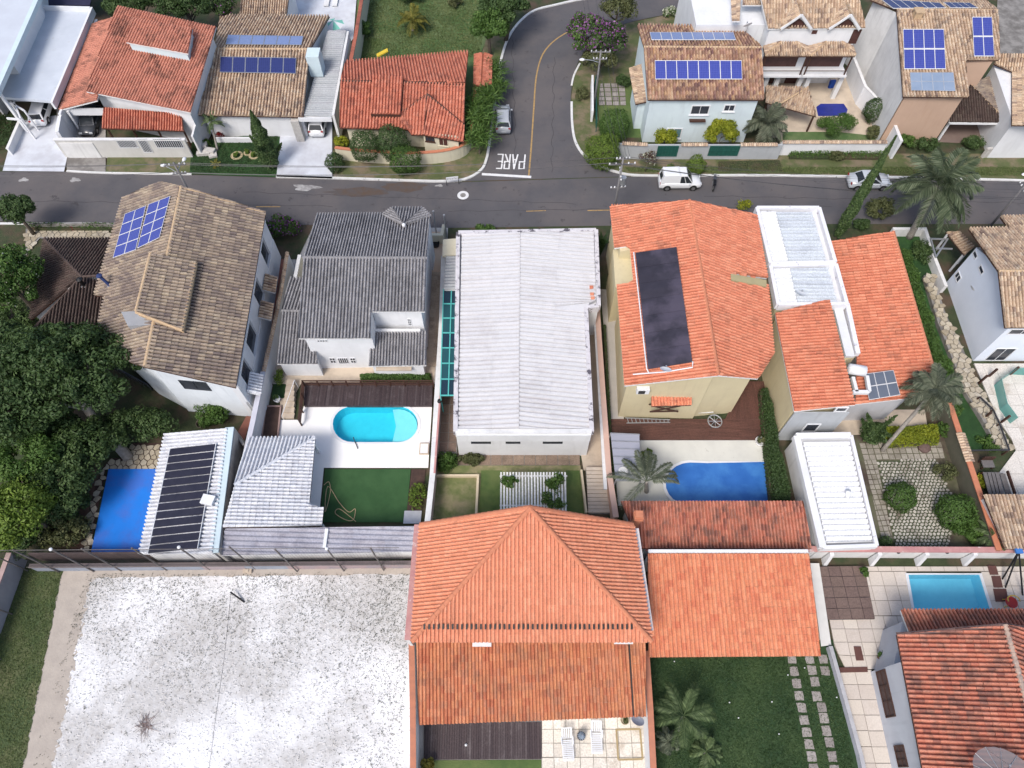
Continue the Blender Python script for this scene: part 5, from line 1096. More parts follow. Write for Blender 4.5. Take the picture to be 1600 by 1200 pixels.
q = P(661, 702, .1); r = thing('pump_box', 'low white box with cream rim at the right edge of the white pool terrace', 'box', q); MB().box((q.x+.1, q.y, .2), (.75, .95, .25)).build('body', BEIGE, r); MB().box((q.x+.12, q.y-.03, .34), (.6, .8, .04)).build('lid', WHITE, r)
sheet('small_lawn', [(508, 733), (642, 733), (634, 816), (500, 816)], .09, GRASSD if False else mat('artificial_lawn', (.03, .085, .028), (.024, .07, .022), 1.5, c3=(.04, .10, .035), s3=.3, bump=.4, bs=30))
sheet('planting_bed', [(643, 733), (665, 734), (659, 798), (636, 798)], .092, SOIL)
bush('light green shrub in the narrow soil bed beside the small lawn', 653, 775, (.8, 1.3, .7), L_BR, 700, .09)
sheet('terrace_slab', [(632, 798), (659, 798), (657, 818), (630, 818)], .13, WCONC)
q = [P(x, y, .14) for x, y in smooth([(506, 758), (514, 753), (516, 770), (508, 800), (512, 760), (530, 785), (545, 800), (555, 795), (552, 812), (540, 812), (524, 802), (530, 795), (548, 808), (556, 815)], 5)]
r = thing('garden_hose', 'beige garden hose looped on the small dark green lawn', 'hose', tuple(q[0])); MB().tube(q, .03, 6).build('tube', mat('beige_hose', (.42, .33, .2), (.38, .3, .18)), r)
PB = thing('soil_planter', 'long brown soil planter with small succulents beside the white terrace', 'planter', P(423, 660, 0))
pb = [P(*p, .25) for p in ((416, 635), (439, 635), (434, 684), (409, 684))]; MB().prism([p[:2] for p in pb], 0, .25).build('bed', SOIL, PB)
mb = MB(); 
for a, b in zip(pb, pb[1:]+pb[:1]): mb.bar(a, b, .12, .18)
mb.build('edging', mat('pink_edging', (.35, .25, .22), (.3, .2, .18)), PB)
ST = thing('stone_stair', 'beige stone steps going down beside the brown deck', 'stairs', P(452, 630, 0))
for k in range(7):
    t0, t1 = k/7, (k+1)/7; a0, a1 = P(464-t0*3, 600+t0*55, 0), P(463-t1*3, 600+t1*55, 0); b0, b1 = P(452-t0*11, 600+t0*55, 0), P(452-t1*11, 600+t1*55, 0)
    MB().prism([a0[:2], a1[:2], b1[:2], b0[:2]], 0, .75-.09*k).build('step', BEIGE, ST)
a, b = P(460, 594, 1.4), P(440, 650, .8); MB().tube([a, b], .03, 5).tube([a, (a.x, a.y, .1)], .03, 5).tube([b, (b.x, b.y, .1)], .03, 5).build('handrail', WHITE, ST)
sheet('garden_floor', [(428, 600), (452, 600), (444, 622), (424, 622)], .085, GRASSD)
# white tiled pavilion + long grey corrugated roof
h = thing('white_tile_pavilion', 'open pavilion with bluish white painted tile hip roof beside the white pool terrace', 'pavilion', P(430, 760, 0))
pv1 = pieces(h, [(388, 685, 2.5), (493, 684, 2.5), (367, 758, 3.7)], T_WHT, w=.28, l=.42, slabm=BROWNW)
pv2 = pieces(h, [(493, 684, 2.5), (483, 791, 2.5), (506, 793, 2.3), (503, 822, 2.3), (348, 824, 3.6), (367, 758, 3.7)], T_WHT, w=.28, l=.42, slabm=BROWNW)
n_p, p_p = fitplane([P(*v) for v in ((493, 684, 2.5), (483, 791, 2.5), (360, 790, 3.65))])
ridge(h, [P(493, 684, 2.55), P(367, 758, 3.7)], mat('white_ridge', (.6, .62, .66), (.5, .52, .57), 2), .14)
mb = MB()
for (x, y) in ((487, 688), (480, 786), (498, 815), (395, 690)): q = P(x, y, 2.4); mb.bar((q.x, q.y, 0), (q.x, q.y, 2.4), .22)
mb.parts('pillar', WHITE, h); walls(h, [P(*p, 2.4)[:2] for p in ((385, 700), (470, 700), (470, 815), (355, 815))], 0, 2.2, WHITE2)
h = thing('corrugated_lean_to', 'long grey corrugated lean-to roof above the back wall of the sand court', 'shed', P(500, 850, 0))
lt = pieces(h, [(346, 868, 2.5), (648, 862, 2.5), (654, 822, 2.9), (352, 826, 2.9)], T_SHEETG if False else tmat('lilac_grey_sheet', [(.36, .36, .42), (.40, .40, .45), (.43, .42, .47)], stain=(.25, .24, .28), s_lo=.55), e=(0, 3), w=.34, l=2.4, prof='corr', piece='sheet', slabm=WSLAB)
walls(h, [P(*p, 2.4)[:2] for p in ((350, 862), (644, 858), (648, 830), (356, 832))], 0, 2.2, WHITE2)
a = P(511, 826, 3.05); b = P(507, 856, 2.75); MB().bar(a, b, .22, .2).build('roof_beam', WHITE, h)
# ------------------------------------------------------------------ M4 corrugated white roof building
h = thing('corrugated_roof_building', 'long white building under pale corrugated roof with mould-stained parapets, between the two pool houses', 'building', P(815, 690, 0))
zt = 4.2
PAR = mat('stained_parapet', (.62, .60, .62), (.5, .48, .5), 2, spot=(.10, .09, .11), spots=1.6, sth=.53)
m4a = pieces(h, [(722, 368, zt), (716, 672, zt), (811, 672, zt+.25), (813, 365, zt+.25)], T_SHEET, e=(0, 1), w=.40, l=3.2, prof='rib', piece='sheet', slabm=WSLAB, zmul=1.)
m4b = pieces(h, [(927, 362, zt), (931, 470, zt), (913, 480, zt), (921, 672, zt), (811, 672, zt+.25), (813, 365, zt+.25)], T_SHEET, e=(0, 3), w=.40, l=3.2, prof='rib', piece='sheet', slabm=WSLAB, zmul=1.)
fp = [P(*p, zt) for p in ((716, 366), (931, 362), (935, 480), (915, 483), (924, 676), (712, 676))]; FP = [p[:2] for p in fp]
walls(h, FP, 0, zt-.25, WHITE)
mb = MB(); pz = zt+.3
for i in range(6):
    a, b = fp[i], fp[(i+1) % 6]; mb = MB(); mb.bar((a.x, a.y, zt-.05+.001*i), (b.x, b.y, zt-.05+.001*i), .34, .7); mb.build('parapet', PAR if i != 4 else WHITE2, h)
MB().bar((fp[5].x+.1, fp[5].y-.15, zt-.35), (fp[4].x-.05, fp[4].y-.15, zt-.35), .3, 1.0).build('front_beam', WHITE, h)
for c4 in (((736, 690), (767, 690), (767, 693), (736, 693)), ((790, 690), (813, 690), (813, 693), (790, 693)), ((848, 690), (879, 690), (879, 693), (848, 693))): win(h, c4, fp[5][:2], fp[4][:2], GLASSD, GLASSD, .03, .03, (3, 0), sill=False)
mb = MB()
for x, y in ((924, 449), (925, 460), (926, 466)): q = P(x, y, zt+.2); mb.box(q, (.3, .25, .2))
mb.parts('vent_tile', T_OR2, h)
sheet('west_passage', [(690, 600), (716, 600), (714, 712), (682, 712)], .06, CONCD)
M = place('side_paving'); pieces(M, [(691, 618, .08), (715, 618, .08), (713, 706, .08), (686, 706, .08)], tmat('brown_stone_slab', [(.17, .125, .10), (.21, .15, .12), (.15, .11, .09)], stain=(.08, .07, .05)), w=.7, l=.85, prof='flat', gap=.05, indiv=60, name='paving_bed', slab=.05, slabm=CONCD, piece='stone_slab', kind='structure')
pieces(M, [(715, 727, .08), (906, 727, .08), (906, 706, .08), (715, 706, .08)], tmat('brown_stone_slab_b', [(.22, .16, .12), (.27, .2, .15), (.19, .14, .11)], stain=(.10, .08, .06)), w=.85, l=.8, prof='flat', gap=.05, indiv=80, name='paving_bed', slab=.05, slabm=CONCD, piece='stone_slab', kind='structure')
h = thing('teal_glass_canopy', 'long narrow canopy with turquoise frame and dark glass panes beside the corrugated roof', 'canopy', P(703, 540, 0))
TEAL = mat('turquoise_frame', (.10, .45, .42), (.08, .4, .38), 2); TG = glassy('teal_glass', (.03, .11, .13), .72); TG2 = glassy('dark_teal_glass', (.02, .045, .07), .85)
c00, c10, c11, c01 = P(693, 453, 2.9), P(718, 453, 2.9), P(713, 618, 2.9), P(688, 618, 2.9); nr = 7
def CC(a, b): return c00.lerp(c10, a).lerp(c01.lerp(c11, a), b)
for j in range(nr):
    for i in range(2):
        e_ = .02; v = [CC(i/2+e_, (j+.04)/nr), CC(i/2+.5-e_, (j+.04)/nr), CC(i/2+.5-e_, (j+.96)/nr), CC(i/2+e_, (j+.96)/nr)]; MB().add(v+[q-Vector((0, 0, .02)) for q in v], [(0, 1, 2, 3), (7, 6, 5, 4), (0, 4, 5, 1), (1, 5, 6, 2), (2, 6, 7, 3), (3, 7, 4, 0)]).build('glass_pane', [TG, TG2][(i*3+j*2) % 3 == 0], h)
mb = MB()
for i in range(3): mb.bar(CC(i/2, 0)+Vector((0, 0, .02)), CC(i/2, 1)+Vector((0, 0, .02)), .09, .1)
for j in range(nr+1): mb.bar(CC(0, j/nr)+Vector((0, 0, .015)), CC(1, j/nr)+Vector((0, 0, .015)), .09, .09)
mb.build('frame', TEAL, h); mb = MB()
for a, b in ((0, 0), (0, .5), (0, 1), (1, 1)): q = CC(a, b); mb.bar((q.x, q.y, 0), (q.x, q.y, 2.9), .08)
mb.parts('post', TEAL, h)
h = thing('grey_porch_roof', 'small grey corrugated porch roof next to the teal glass canopy', 'shed', P(705, 430, 0)); pieces(h, [(697, 402, 3.0), (694, 453, 3.0), (716, 453, 3.1), (718, 400, 3.1)], T_SHEETG, e=(0, 1), w=.34, l=2., prof='corr', piece='sheet', slabm=WSLAB)
walls(h, [P(*p, 3.0)[:2] for p in ((696, 376), (718, 374), (716, 452), (697, 452))], 0, 2.8, CREAM); walls(h, [P(*p, 3.0)[:2] for p in ((692, 374), (719, 372), (717, 398), (691, 400))], 2.79, 3.0, CREAM, 'entry_slab')
pw = wall_line('pink_party_wall', 'pale pink party wall between the turquoise pool house and the corrugated roof building', [(693, 402), (690, 500), (684, 600), (676, 740), (668, 815)], 1.9, mat('pinkish_plaster', (.56, .44, .40), (.5, .4, .37), 1), th=.24, capm=WHITE2, capw=.42)
MB().bar(P(696.5, 500, 1.9), P(679, 740, 1.9), .14, .22).build('drain_ledge', PINK, pw)
q = P(687, 627, 2.0); r = thing('black_wall_lamp', 'round black lamp on the pink party wall', 'lamp', q); MB().lathe((q.x, q.y, q.z), [(0, .2), (.16, .15), (.2, 0), (.1, -.1)], 12).build('shade', BLACK, r)
# east corridor, stairs and pink wall
sheet('east_corridor', [(918, 483), (938, 483), (952, 735), (912, 735), (906, 700), (925, 676)], .08, BEIGE)
sheet('neighbour_path', [(938, 452), (964, 452), (975, 655), (955, 655), (948, 560)], .085, mat('warm_concrete', (.42, .39, .36), (.36, .34, .31), .8))
ew = wall_line('pink_corridor_wall', 'salmon pink wall with white top running from the corrugated building to the big orange roof', [(933, 483), (941, 600), (951, 735), (962, 806)], 1.6, mat('salmon_plaster', (.55, .33, .25), (.48, .3, .23), 1), th=.3, capm=mat('salmon_cap', (.62, .42, .35), (.55, .38, .32), 1.5), capw=.42)
MB().bar(P(929, 483, 1.5), P(946, 765, 1.5), .26, .16).build('white_ledge', WHITE2, ew)
SS = thing('garden_stairs', 'beige concrete stairs going down beside the salmon pink wall', 'stairs', P(932, 770, 0))
for k in range(12):
    t = k/12; a0, a1 = P(915+t*4, 733+t*68, .1), P(944+t*12, 733+t*68, .1); MB().box(((a0.x+a1.x)/2, a0.y-.18, .55-.035*k), (a1.x-a0.x, .27, .12)).box(((a0.x+a1.x)/2, a0.y-.02, .42-.035*k), (a1.x-a0.x, .06, .14)).build('step', mat('cream_step', (.60, .52, .43), (.54, .46, .38), 2, spot=(.3, .25, .2)), SS)
MB().prism([P(915, 733, .1)[:2], P(944, 733, .1)[:2], P(956, 803, .1)[:2], P(919, 803, .1)[:2]], .0, .12).build('stair_base', CONCD, SS)
MB().bar(P(908, 735, .4), P(916, 802, .3), .16, .4).build('side_kerb', mat('cream_kerb', (.64, .54, .38), (.58, .49, .35), 2), SS)
sheet('back_garden', [(676, 727), (907, 727), (915, 806), (668, 815)], .05, DRYGRASS)
sheet('garden_grass', [(752, 735), (785, 735), (785, 806), (748, 806)], .056, GRASS); sheet('garden_grass', [(884, 735), (906, 735), (913, 806), (884, 806)], .056, GRASS)
LE_ = thing('lawn_edging', 'cream raised edging round the square dry lawn', 'edging', P(745, 745, 0)); mb = MB(); a, b, c = P(676, 744, .2), P(747, 744, .2), P(744, 806, .2)
mb.bar(a, b+Vector((.09, 0, 0)), .18, .35); mb.bar(b-Vector((0, .09, 0)), c, .18, .35); mb.build('kerb', mat('cream_kerb', (.64, .54, .38)), LE_)
PG = thing('white_slat_pergola', 'white slatted pergola with vines in front of the big orange roof', 'pergola', P(833, 765, 0))
mb = MB()
for k in range(22):
    x = 783+k*4.75; a, b = P(x, 738, 1.9), P(x+(x-800)*.015, 800, 1.9); MB().bar(a, b, .13, .10).build('slat', T_WSLAT, PG)
for y in (744, 790): a, b = P(781, y, 1.8), P(886, y, 1.8); MB().bar(a, b, .1, .12).build('beam', WHITE2, PG)
for x, y in ((783, 744), (884, 744), (783, 790), (884, 790)): q = P(x, y, 1.8); MB().bar((q.x, q.y, 0), (q.x, q.y, 1.8), .12).build('post', WHITE2, PG)
# ------------------------------------------------------------------ M5 yellow house
h = thing('yellow_house', 'tall yellow house with orange gable roof and black solar heating mat', 'house', P(1060, 640, 0))
z5, r5 = 6.0, 7.9
w5 = pieces(h, [(953, 324, z5), (960, 388, z5), (984, 384, 6.4), (990, 443, 6.4), (964, 447, z5), (976, 603, z5), (1122, 587, r5), (1077, 315, r5)], T_OR2, e=(0, 5), w=.28, l=.5, indiv=180, slabm=WSLAB)
e5 = pieces(h, [(1184, 592, z5), (1208, 553, z5), (1199, 447, z5), (1142, 436, 6.9), (1142, 427, 6.9), (1198, 435, z5), (1181, 337, z5), (1077, 315, r5), (1122, 587, r5)], T_OR2, e=(0, 6), w=.28, l=.5, indiv=120, slabm=WSLAB)
pr_ = [PP(x, y, w5[1][0], np.array(w5[2])) for x, y in ((1077, 314), (1122, 587))]; ridge(h, pr_, ORF, .15)
hs = pieces(h, [(954, 323, 5.6), (1030, 322, 5.6), (976, 333, 6.4)], T_OR2, w=.23, l=.42, name='hip_roof', slabm=WSLAB)
under(h, [w5, e5], YELLOW, .55)
n_all = w5[1]+e5[1]; c5 = Vector((sum(p.x for p in n_all)/len(n_all), sum(p.y for p in n_all)/len(n_all))); ww = shrink(w5[1], .55, c5); we = shrink(e5[1], .55, c5)
MB().prism([P(958, 389, 5.2)[:2], P(985, 385, 5.2)[:2], P(992, 442, 5.2)[:2], P(962, 448, 5.2)[:2]], 0, 5.1).build('bay_wall', YELLOW, h)
q4 = [PP(x, y, e5[1][0]+Vector((0, 0, .34)), np.array(e5[2])) for x, y in ((1142, 427), (1198, 437), (1198, 447), (1143, 437))]; MB().prism([p[:2] for p in q4], 4.5, [p.z-.05 for p in q4]).build('roof_niche_wall', mat('olive_yellow', (.42, .36, .2), (.38, .32, .18), 1), h)
sa, sb_ = ww[5], we[0]
win(h, ((1093, 629), (1118, 629), (1114, 642), (1090, 642)), sa, sb_, WHITE, GLASSD, .12, .07, (1, 0))
win(h, ((1012, 628), (1064, 628), (1062, 645), (1010, 645)), sa, sb_, BROWNW, GLASSD, .1, .1, (3, 1), sill=False)
cz = pieces(h, [(1018, 635, 3.3), (1080, 633, 3.3), (1080, 595, 3.9), (1017, 596, 3.9)], T_OR2, w=.25, l=.42, prof='roman', name='window_canopy', slabm=BROWNW)
mb = MB(); a, b = P(1019, 634, 3.2), P(1064, 633, 3.2); wy = sa[1]; 
for p in (a, b): mb.bar((p.x, p.y+.1, 3.2), (p.x, wy, 2.2), .12); 
mb.bar(a, b, .1); mb.bar((a.x, a.y+.05, 2.1), (b.x, a.y+.05, 3.1), .09); mb.bar((a.x, a.y+.05, 3.1), (b.x, a.y+.05, 2.1), .09); mb.bar((a.x, a.y+.05, 2.1), (b.x, b.y+.05, 2.1), .1); mb.build('canopy_frame', BROWNW, h)
q = P(1004, 606, 4.9); ac = thing('air_conditioner', 'white air-conditioning unit on the yellow wall under the orange eave', 'air conditioner', q); MB().box((q.x, sa[1]-.2, q.z), (.95, .4, .6)).build('casing', WHITE, ac); MB().box((q.x-.1, sa[1]-.41, q.z), (.5, .03, .45)).build('fan_grille', DMETAL, ac)
HM = thing('black_heating_mat', 'large black solar heating mat with sheen bands on the orange roof of the yellow house', 'solar heater', tuple(P(1035, 480, 7))); nv5 = np.array(w5[2]); p0 = w5[1][0]+Vector(w5[2])*.29
TL, TR, BR, BL = [PP(x, y, p0, nv5) for x, y in ((993, 395), (1057, 386), (1082, 566), (1013, 577))]
HMM = mat('black_rubber_mat', (.028, .025, .035), (.04, .036, .05), 1.1, rough=.42, c3=(.07, .06, .085), s3=.35)
for k in range(7):
    a0, a1 = (k+.004)/7, (k+.992)/7; up = Vector(w5[2])*.03; bl = Vector(w5[2])*(.03 if k % 2 else .05); v4 = [TL.lerp(BL, a0), TR.lerp(BR, a0), TR.lerp(BR, a1), TL.lerp(BL, a1)]
    mid = [v4[0].lerp(v4[3], .5)+bl, v4[1].lerp(v4[2], .5)+bl]
    MB().add([v4[0]+up, v4[1]+up, mid[1]+up, mid[0]+up, v4[2]+up, v4[3]+up]+[v-up for v in v4], [(0, 1, 2, 3), (3, 2, 4, 5), (0, 6, 7, 1), (1, 7, 8, 4, 2), (4, 8, 9, 5), (5, 9, 6, 0, 3)]).build('mat_strip', HMM, HM)
wp_ = [TL+Vector((-.15, 0, .05)), BL+Vector((-.12, 0, .05)), PP(1014, 583, p0, nv5)]; MB().tube(wp_, .05, 6).build('feed_pipe', WHITE, HM)
q1, q2, q3 = [PP(x, y, p0+Vector((0, 0, .1)), nv5) for x, y in ((989, 585), (1040, 581), (1082, 574))]; MB().tube([q1, q2, q3, BR+Vector((0, 0, .1))], .05, 6).build('return_pipe', WHITE, HM)
dish('white satellite dish over the south edge of the orange roof of the yellow house', PP(1037, 581, w5[1][0], nv5)+Vector((0, -.2, .6)), .42, 170, el=55)
LD = thing('aluminium_ladder', 'aluminium ladder lying along the foot of the yellow wall', 'ladder', P(1010, 655, 0)); a, b = P(977, 653, .35), P(1047, 656, .35); a2, b2 = P(979, 661, .3), P(1047, 660, .3)
mb = MB(); mb.bar(a, b, .07); mb.parts('side_rail', METAL, LD); mb = MB(); mb.bar(a2, b2, .07); mb.parts('side_rail', METAL, LD); mb = MB()
for k in range(11): t = (k+.5)/11; mb.bar(a.lerp(b, t), a2.lerp(b2, t), .05)
mb.parts('rung', METAL, LD)
DK = place('red_brown_deck'); pieces(DK, [(953, 656, .16), (1207, 600, .16), (1196, 686, .16), (953, 686, .16)] if False else [(953, 655, .16), (1206, 655, .16), (1202, 687, .16), (953, 687, .16)], T_DECKR, e=(0, 3), w=.14, l=2.4, prof='board', name='deck_base', piece='board', slab=.12, slabm=DECK, jitter=.003, indiv=150, kind='structure')
pieces(DK, [(1133, 655, .155), (1163, 596, .155), (1200, 596, .155), (1206, 655, .155)], T_DECKR, e=(0, 3), w=.14, l=2.4, prof='board', name='deck_base', piece='board', slab=.12, slabm=DECK, jitter=.003, indiv=100, kind='structure')
sheet('pool_terrace', [(953, 688), (1202, 688), (1235, 790), (955, 790)], .09, mat('pale_stone_terrace', (.60, .60, .55), (.54, .54, .5), .8, spot=(.45, .44, .4), spots=3))
cp = [(1105, 724), (1195, 722), (1200, 735), (1206, 790), (1075, 790)] + [(1078+38*math.cos(t)*1.0, 756-33*math.sin(t)) for t in [math.pi*1.35-math.pi*k*.85/9 for k in range(10)]]
pool('half_round_covered_pool', 'round-ended pool under a deep blue cover beside the yellow house deck', cp, .12, None, None, cover=COVER, rim=WHITE, rimw=.22, raised=.03)
h = thing('translucent_carport', 'small translucent grey canopy with white ribs left of the half-round covered pool', 'canopy', P(980, 715, 0))
cz0 = [P(*p, 2.3) for p in ((954, 677), (999, 679), (1001, 751), (962, 751))]; sh = glassy('translucent_sheet', (.40, .41, .48), .8)
MB().add(cz0+[p-Vector((0, 0, .03)) for p in cz0], [(0, 1, 2, 3), (7, 6, 5, 4), (0, 4, 5, 1), (1, 5, 6, 2), (2, 6, 7, 3), (3, 7, 4, 0)]).build('canopy_sheet', sh, h)
mb = MB()
for t in (0, .17, .33, .5, .67, 1): mb.bar(cz0[0].lerp(cz0[3], t)+Vector((0, 0, .02)), cz0[1].lerp(cz0[2], t)+Vector((0, 0, .02)), .07, .08)
mb.parts('rib', METAL, h); mb = MB()
for p in cz0: mb.bar((p.x, p.y, 0), p, .08)
mb.parts('post', METAL, h)
for i, (x, y) in enumerate(((974, 736), (992, 738))):
    q = P(x, y, 2.36); r = thing('round_disc', ['round pale lid resting on the left of the translucent canopy', 'second pale ring on the translucent canopy nearest the leaning palm'][i], 'lid', q); MB().lathe(q, [(0, .12), (.3, .1), (.38, .02), (.38, -.03)] if i == 0 else [(.26, .08), (.38, .08), (.38, -.02)], 18).build('disc', WHITE2, r)
FN = thing('round_wire_rack', 'round metal rotary rack on the red-brown deck beside the yellow wall', 'rack', P(1116, 668, .2)); q = P(1117, 658, .9); mb = MB()
ring = [(q.x+.55*math.cos(t), q.y+.55*math.sin(t), q.z) for t in [k*math.pi/10 for k in range(21)]]; mb.tube(ring, .05, 5)
for k in range(8): t = k*math.pi/4; mb.tube([q, (q.x+.55*math.cos(t), q.y+.55*math.sin(t), q.z)], .025, 4)
mb.build('ring', METAL, FN); mb = MB(); mb.tube([q, (q.x, q.y, .2)], .04, 6)
for t in (0, 2.1, 4.2): mb.tube([(q.x, q.y, .45), (q.x+.4*math.cos(t), q.y+.4*math.sin(t), .17)], .03, 5)
mb.build('stand', DMETAL, FN)
h = thing('barbecue_house', 'long low outbuilding with weathered red tiles between covered pool and boundary wall', 'outbuilding', P(1110, 830, 0))
bq = pieces(h, [(970, 783, 3.1), (1253, 783, 3.1), (1268, 857, 2.5), (1000, 857, 2.5)], T_RUST, e=(3, 2), w=.24, l=.42, indiv=300, slabm=BROWNW)
walls(h, [P(*p, 2.5)[:2] for p in ((980, 792), (1245, 792), (1262, 850), (1005, 850))], 0, 2.4, WHITE2)
# hedge strips and the pots
hedge('clipped_hedge', 'tall clipped hedge between the covered pool and the yellow wall', [(1193, 598), (1206, 600), (1222, 680), (1244, 782), (1212, 782), (1202, 700)], 1.9, L_DK, 9000, .085)
hedge('thin_creeper_hedge', 'thin creeper hedge climbing along the salmon pink wall', [(944, 500), (948, 500), (957, 660), (968, 790), (960, 790), (951, 660)], 1.3, L_DK, 2500, .07)
def pot(label, px, py, z, r_, m, plant=None, n=250, h=.4, pr=(.4, .4, .4), lm=.1, name='potted_plant'):
    q = P(px, py, z); o = thing(name, label, 'potted plant', q); MB().lathe(q, [(r_*.7, 0), (r_, h), (r_*.85, h), (r_*.8, h*.85), (0, h*.85)], 14).build('pot', m, o, smooth=True)
    if plant:
        C, e, rn = crown_pts(pr, n, 8, .4); link('foliage', leafmesh('foliage', C+np.array([q.x, q.y, z+h+pr[2]*.4]), e, lm, rn, plant), None, o)
    return o
pot('potted plant in a square white pot at the corner of the hedge and pool terrace', 1186, 692, .1, .42, WHITE2, L_OLV)
pot('small round white pot with dark plant at the top of the stone steps', 434, 626, .1, .3, WHITE, L_DK, pr=(.25, .25, .3))
# ------------------------------------------------------------------ M6 white flat roofs with orange tiles
h = thing('white_flat_and_orange_house', 'house with white parapeted metal roofs and two orange tile roofs above a yellow side wall', 'house', P(1290, 600, 0))
zf = 5.6
PARW = mat('white_stained_parapet', (.74, .74, .76), (.66, .66, .7), 2, spot=(.25, .23, .28), spots=1.6, sth=.6)
flats = [([(1182, 326), (1279, 326), (1304, 411), (1203, 413)], zf), ([(1203, 417), (1305, 414), (1322, 476), (1215, 477)], zf-.05)]
for fl, z in flats:
    q = [P(*p, z) for p in fl]; walls(h, [p[:2] for p in q], 0, z-.4, YELLOW); walls(h, [p[:2] for p in q], z-.4, z-.3, WSLAB, 'roof_deck')
    mb = MB()
    for i in range(4): a, b = q[i], q[(i+1) % 4]; mb = MB(); mb.bar((a.x, a.y, z-.15+.002*i), (b.x, b.y, z-.15+.002*i), .3, .7); mb.build('parapet', PARW, h)
    def L4(a, b): return q[0].lerp(q[1], a).lerp(q[3].lerp(q[2], a), b)
    v = [L4(.30, .07), L4(.88, .07), L4(.88, .96), L4(.30, .96)]; pieces(h, [(p.x, p.y, z-.15) for p in v], T_SHEETB, e=(0, 3), px=False, w=.37, l=2.2, prof='rib', piece='sheet', name='metal_roof', slabm=WSLAB)
    v = [L4(.04, .07), L4(.29, .07), L4(.29, .96), L4(.04, .96)]; pieces(h, [(p.x, p.y, z-.1) for p in v], T_SHEETW, e=(0, 3), px=False, w=.37, l=2.2, prof='rib', piece='sheet', name='metal_roof', slabm=WSLAB)
q = P(1251, 459, zf+.2); dish('round white antenna dish on the second flat white roof', q, .42, 150, el=60)
q = [P(*p, 5.0) for p in ((1298, 478), (1322, 476), (1339, 554), (1320, 560))]; walls(h, [p[:2] for p in q], 0, 4.6, YELLOW); MB().bar(q[1], q[2], .35, .5).build('parapet', PARW, h); MB().bar(q[0].lerp(q[1], .4), q[3].lerp(q[2], .4), .7, .25).build('gutter_slab', WHITE, h)
o6 = pieces(h, [(1211, 491, 5.2), (1241, 643, 5.2), (1336, 633, 5.9), (1296, 469, 5.9)], T_OR2, e=(0, 1), w=.28, l=.5, indiv=200, slabm=WSLAB, name='small_orange_roof')
walls(h, [P(*p, 5.2)[:2] for p in ((1214, 495), (1243, 636), (1325, 630), (1290, 480))], 0, 5.0, YELLOW)
q = [P(*p, 5.0) for p in ((1243, 640), (1325, 628))]; MB().box(((q[0].x+q[1].x)/2, q[0].y-.12, 2.4), (q[1].x-q[0].x, .1, 4.8)).build('rear_wall', GREYWALL, h)
win(h, ((1306, 636), (1325, 636), (1323, 643), (1304, 643)), (q[0].x, q[0].y-.17), (q[1].x, q[0].y-.17), WHITE, GLASSD, .1, .05, (0, 0), sill=False)
win(h, ((1258, 662), (1282, 662), (1275, 674), (1253, 674)), (q[0].x, q[0].y-.17), (q[1].x, q[0].y-.17), WHITE, GLASSD, .1, .05, (0, 0), sill=False)
ob = pieces(h, [(1298, 379, 3.6), (1338, 560, 3.6), (1336, 632, 3.6), (1424, 622, 4.5), (1462, 590, 4.9), (1395, 363, 4.7)], T_OR2, e=(0, 1), w=.3, l=.5, indiv=100, slabm=WSLAB, name='large_orange_roof')
rr = [PP(x, y, ob[1][0], np.array(ob[2])) for x, y in ((1395, 363), (1460, 585))]; ridge(h, rr, ORF, .15)
under(h, [ob], mat('light_grey_plaster', (.50, .50, .52), (.44, .44, .46), .8, streak=(.33, .33, .34)), .4)
SA = solar('grey solar water-heating panels leaning at the corner of the large orange roof', [(1350, 584), (1396, 578), (1407, 617), (1358, 625)], 3, 2, mat('grey_collector', (.11, .13, .17), (.13, .15, .19), 1, rough=.3), px_plane=([PP(1360, 600, ob[1][0], np.array(ob[2]))+Vector((0, 0, .3))], ob[2], 0), fm=WSLAB)
WT = thing('water_heater_tank', 'white cylindrical water heater tank beside the grey solar panels', 'tank', tuple(P(1340, 578, 5.0))); MB().tube([P(1324, 576, 5.1), P(1326, 576, 5.1), P(1352, 580, 5.1), P(1354, 580, 5.1)], [.1, .42, .42, .1], 14).build('cylinder', WHITE, WT, smooth=True); q = P(1338, 600, 4.2); mb = MB()
for a, b in (((1332, 590), (1338, 613)), ((1354, 588), (1358, 612)), ((1332, 613), (1357, 613))): mb.bar(P(*a, 4.6), P(*b, 4.6), .25, .3)
mb.build('frame', WHITE, WT)
CP = thing('white_metal_carport', 'white-rimmed carport with bright ribbed metal roof beside the paved garden', 'carport', P(1305, 770, 0)); z = 2.7
q = [P(*p, z) for p in ((1244, 682), (1329, 681), (1369, 853), (1285, 856))]
for i in range(4): a, b = q[i], q[(i+1) % 4]; mb = MB(); mb.bar((a.x, a.y, z-.1+.002*i), (b.x, b.y, z-.1+.002*i), .5 if i in (0, 3) else .26, .5); mb.build('parapet', PARW if i == 1 else WHITE, CP)
def L4(a, b): return q[0].lerp(q[1], a).lerp(q[3].lerp(q[2], a), b)
v = [L4(.1, .06), L4(.95, .06), L4(.95, .96), L4(.1, .96)]; pieces(CP, [(p.x, p.y, z-.12) for p in v], T_SHEETW, e=(0, 3), px=False, w=.42, l=5, prof='rib', piece='sheet', name='metal_roof', slabm=WSLAB)
walls(CP, [p[:2] for p in q], 0, z-.36, WHITE2); walls(CP, [p[:2] for p in q], z-.36, z-.28, WSLAB, 'roof_deck')
mb = MB(); mb.tube([P(1324, 777, z), P(1326, 767, z+.5)], .18, 12); mb.build('vent_pipe', WHITE, CP, smooth=True)
sheet('rear_floor', [(1240, 640), (1330, 640), (1445, 640), (1450, 672), (1330, 680), (1245, 684)], .07, BEIGE)
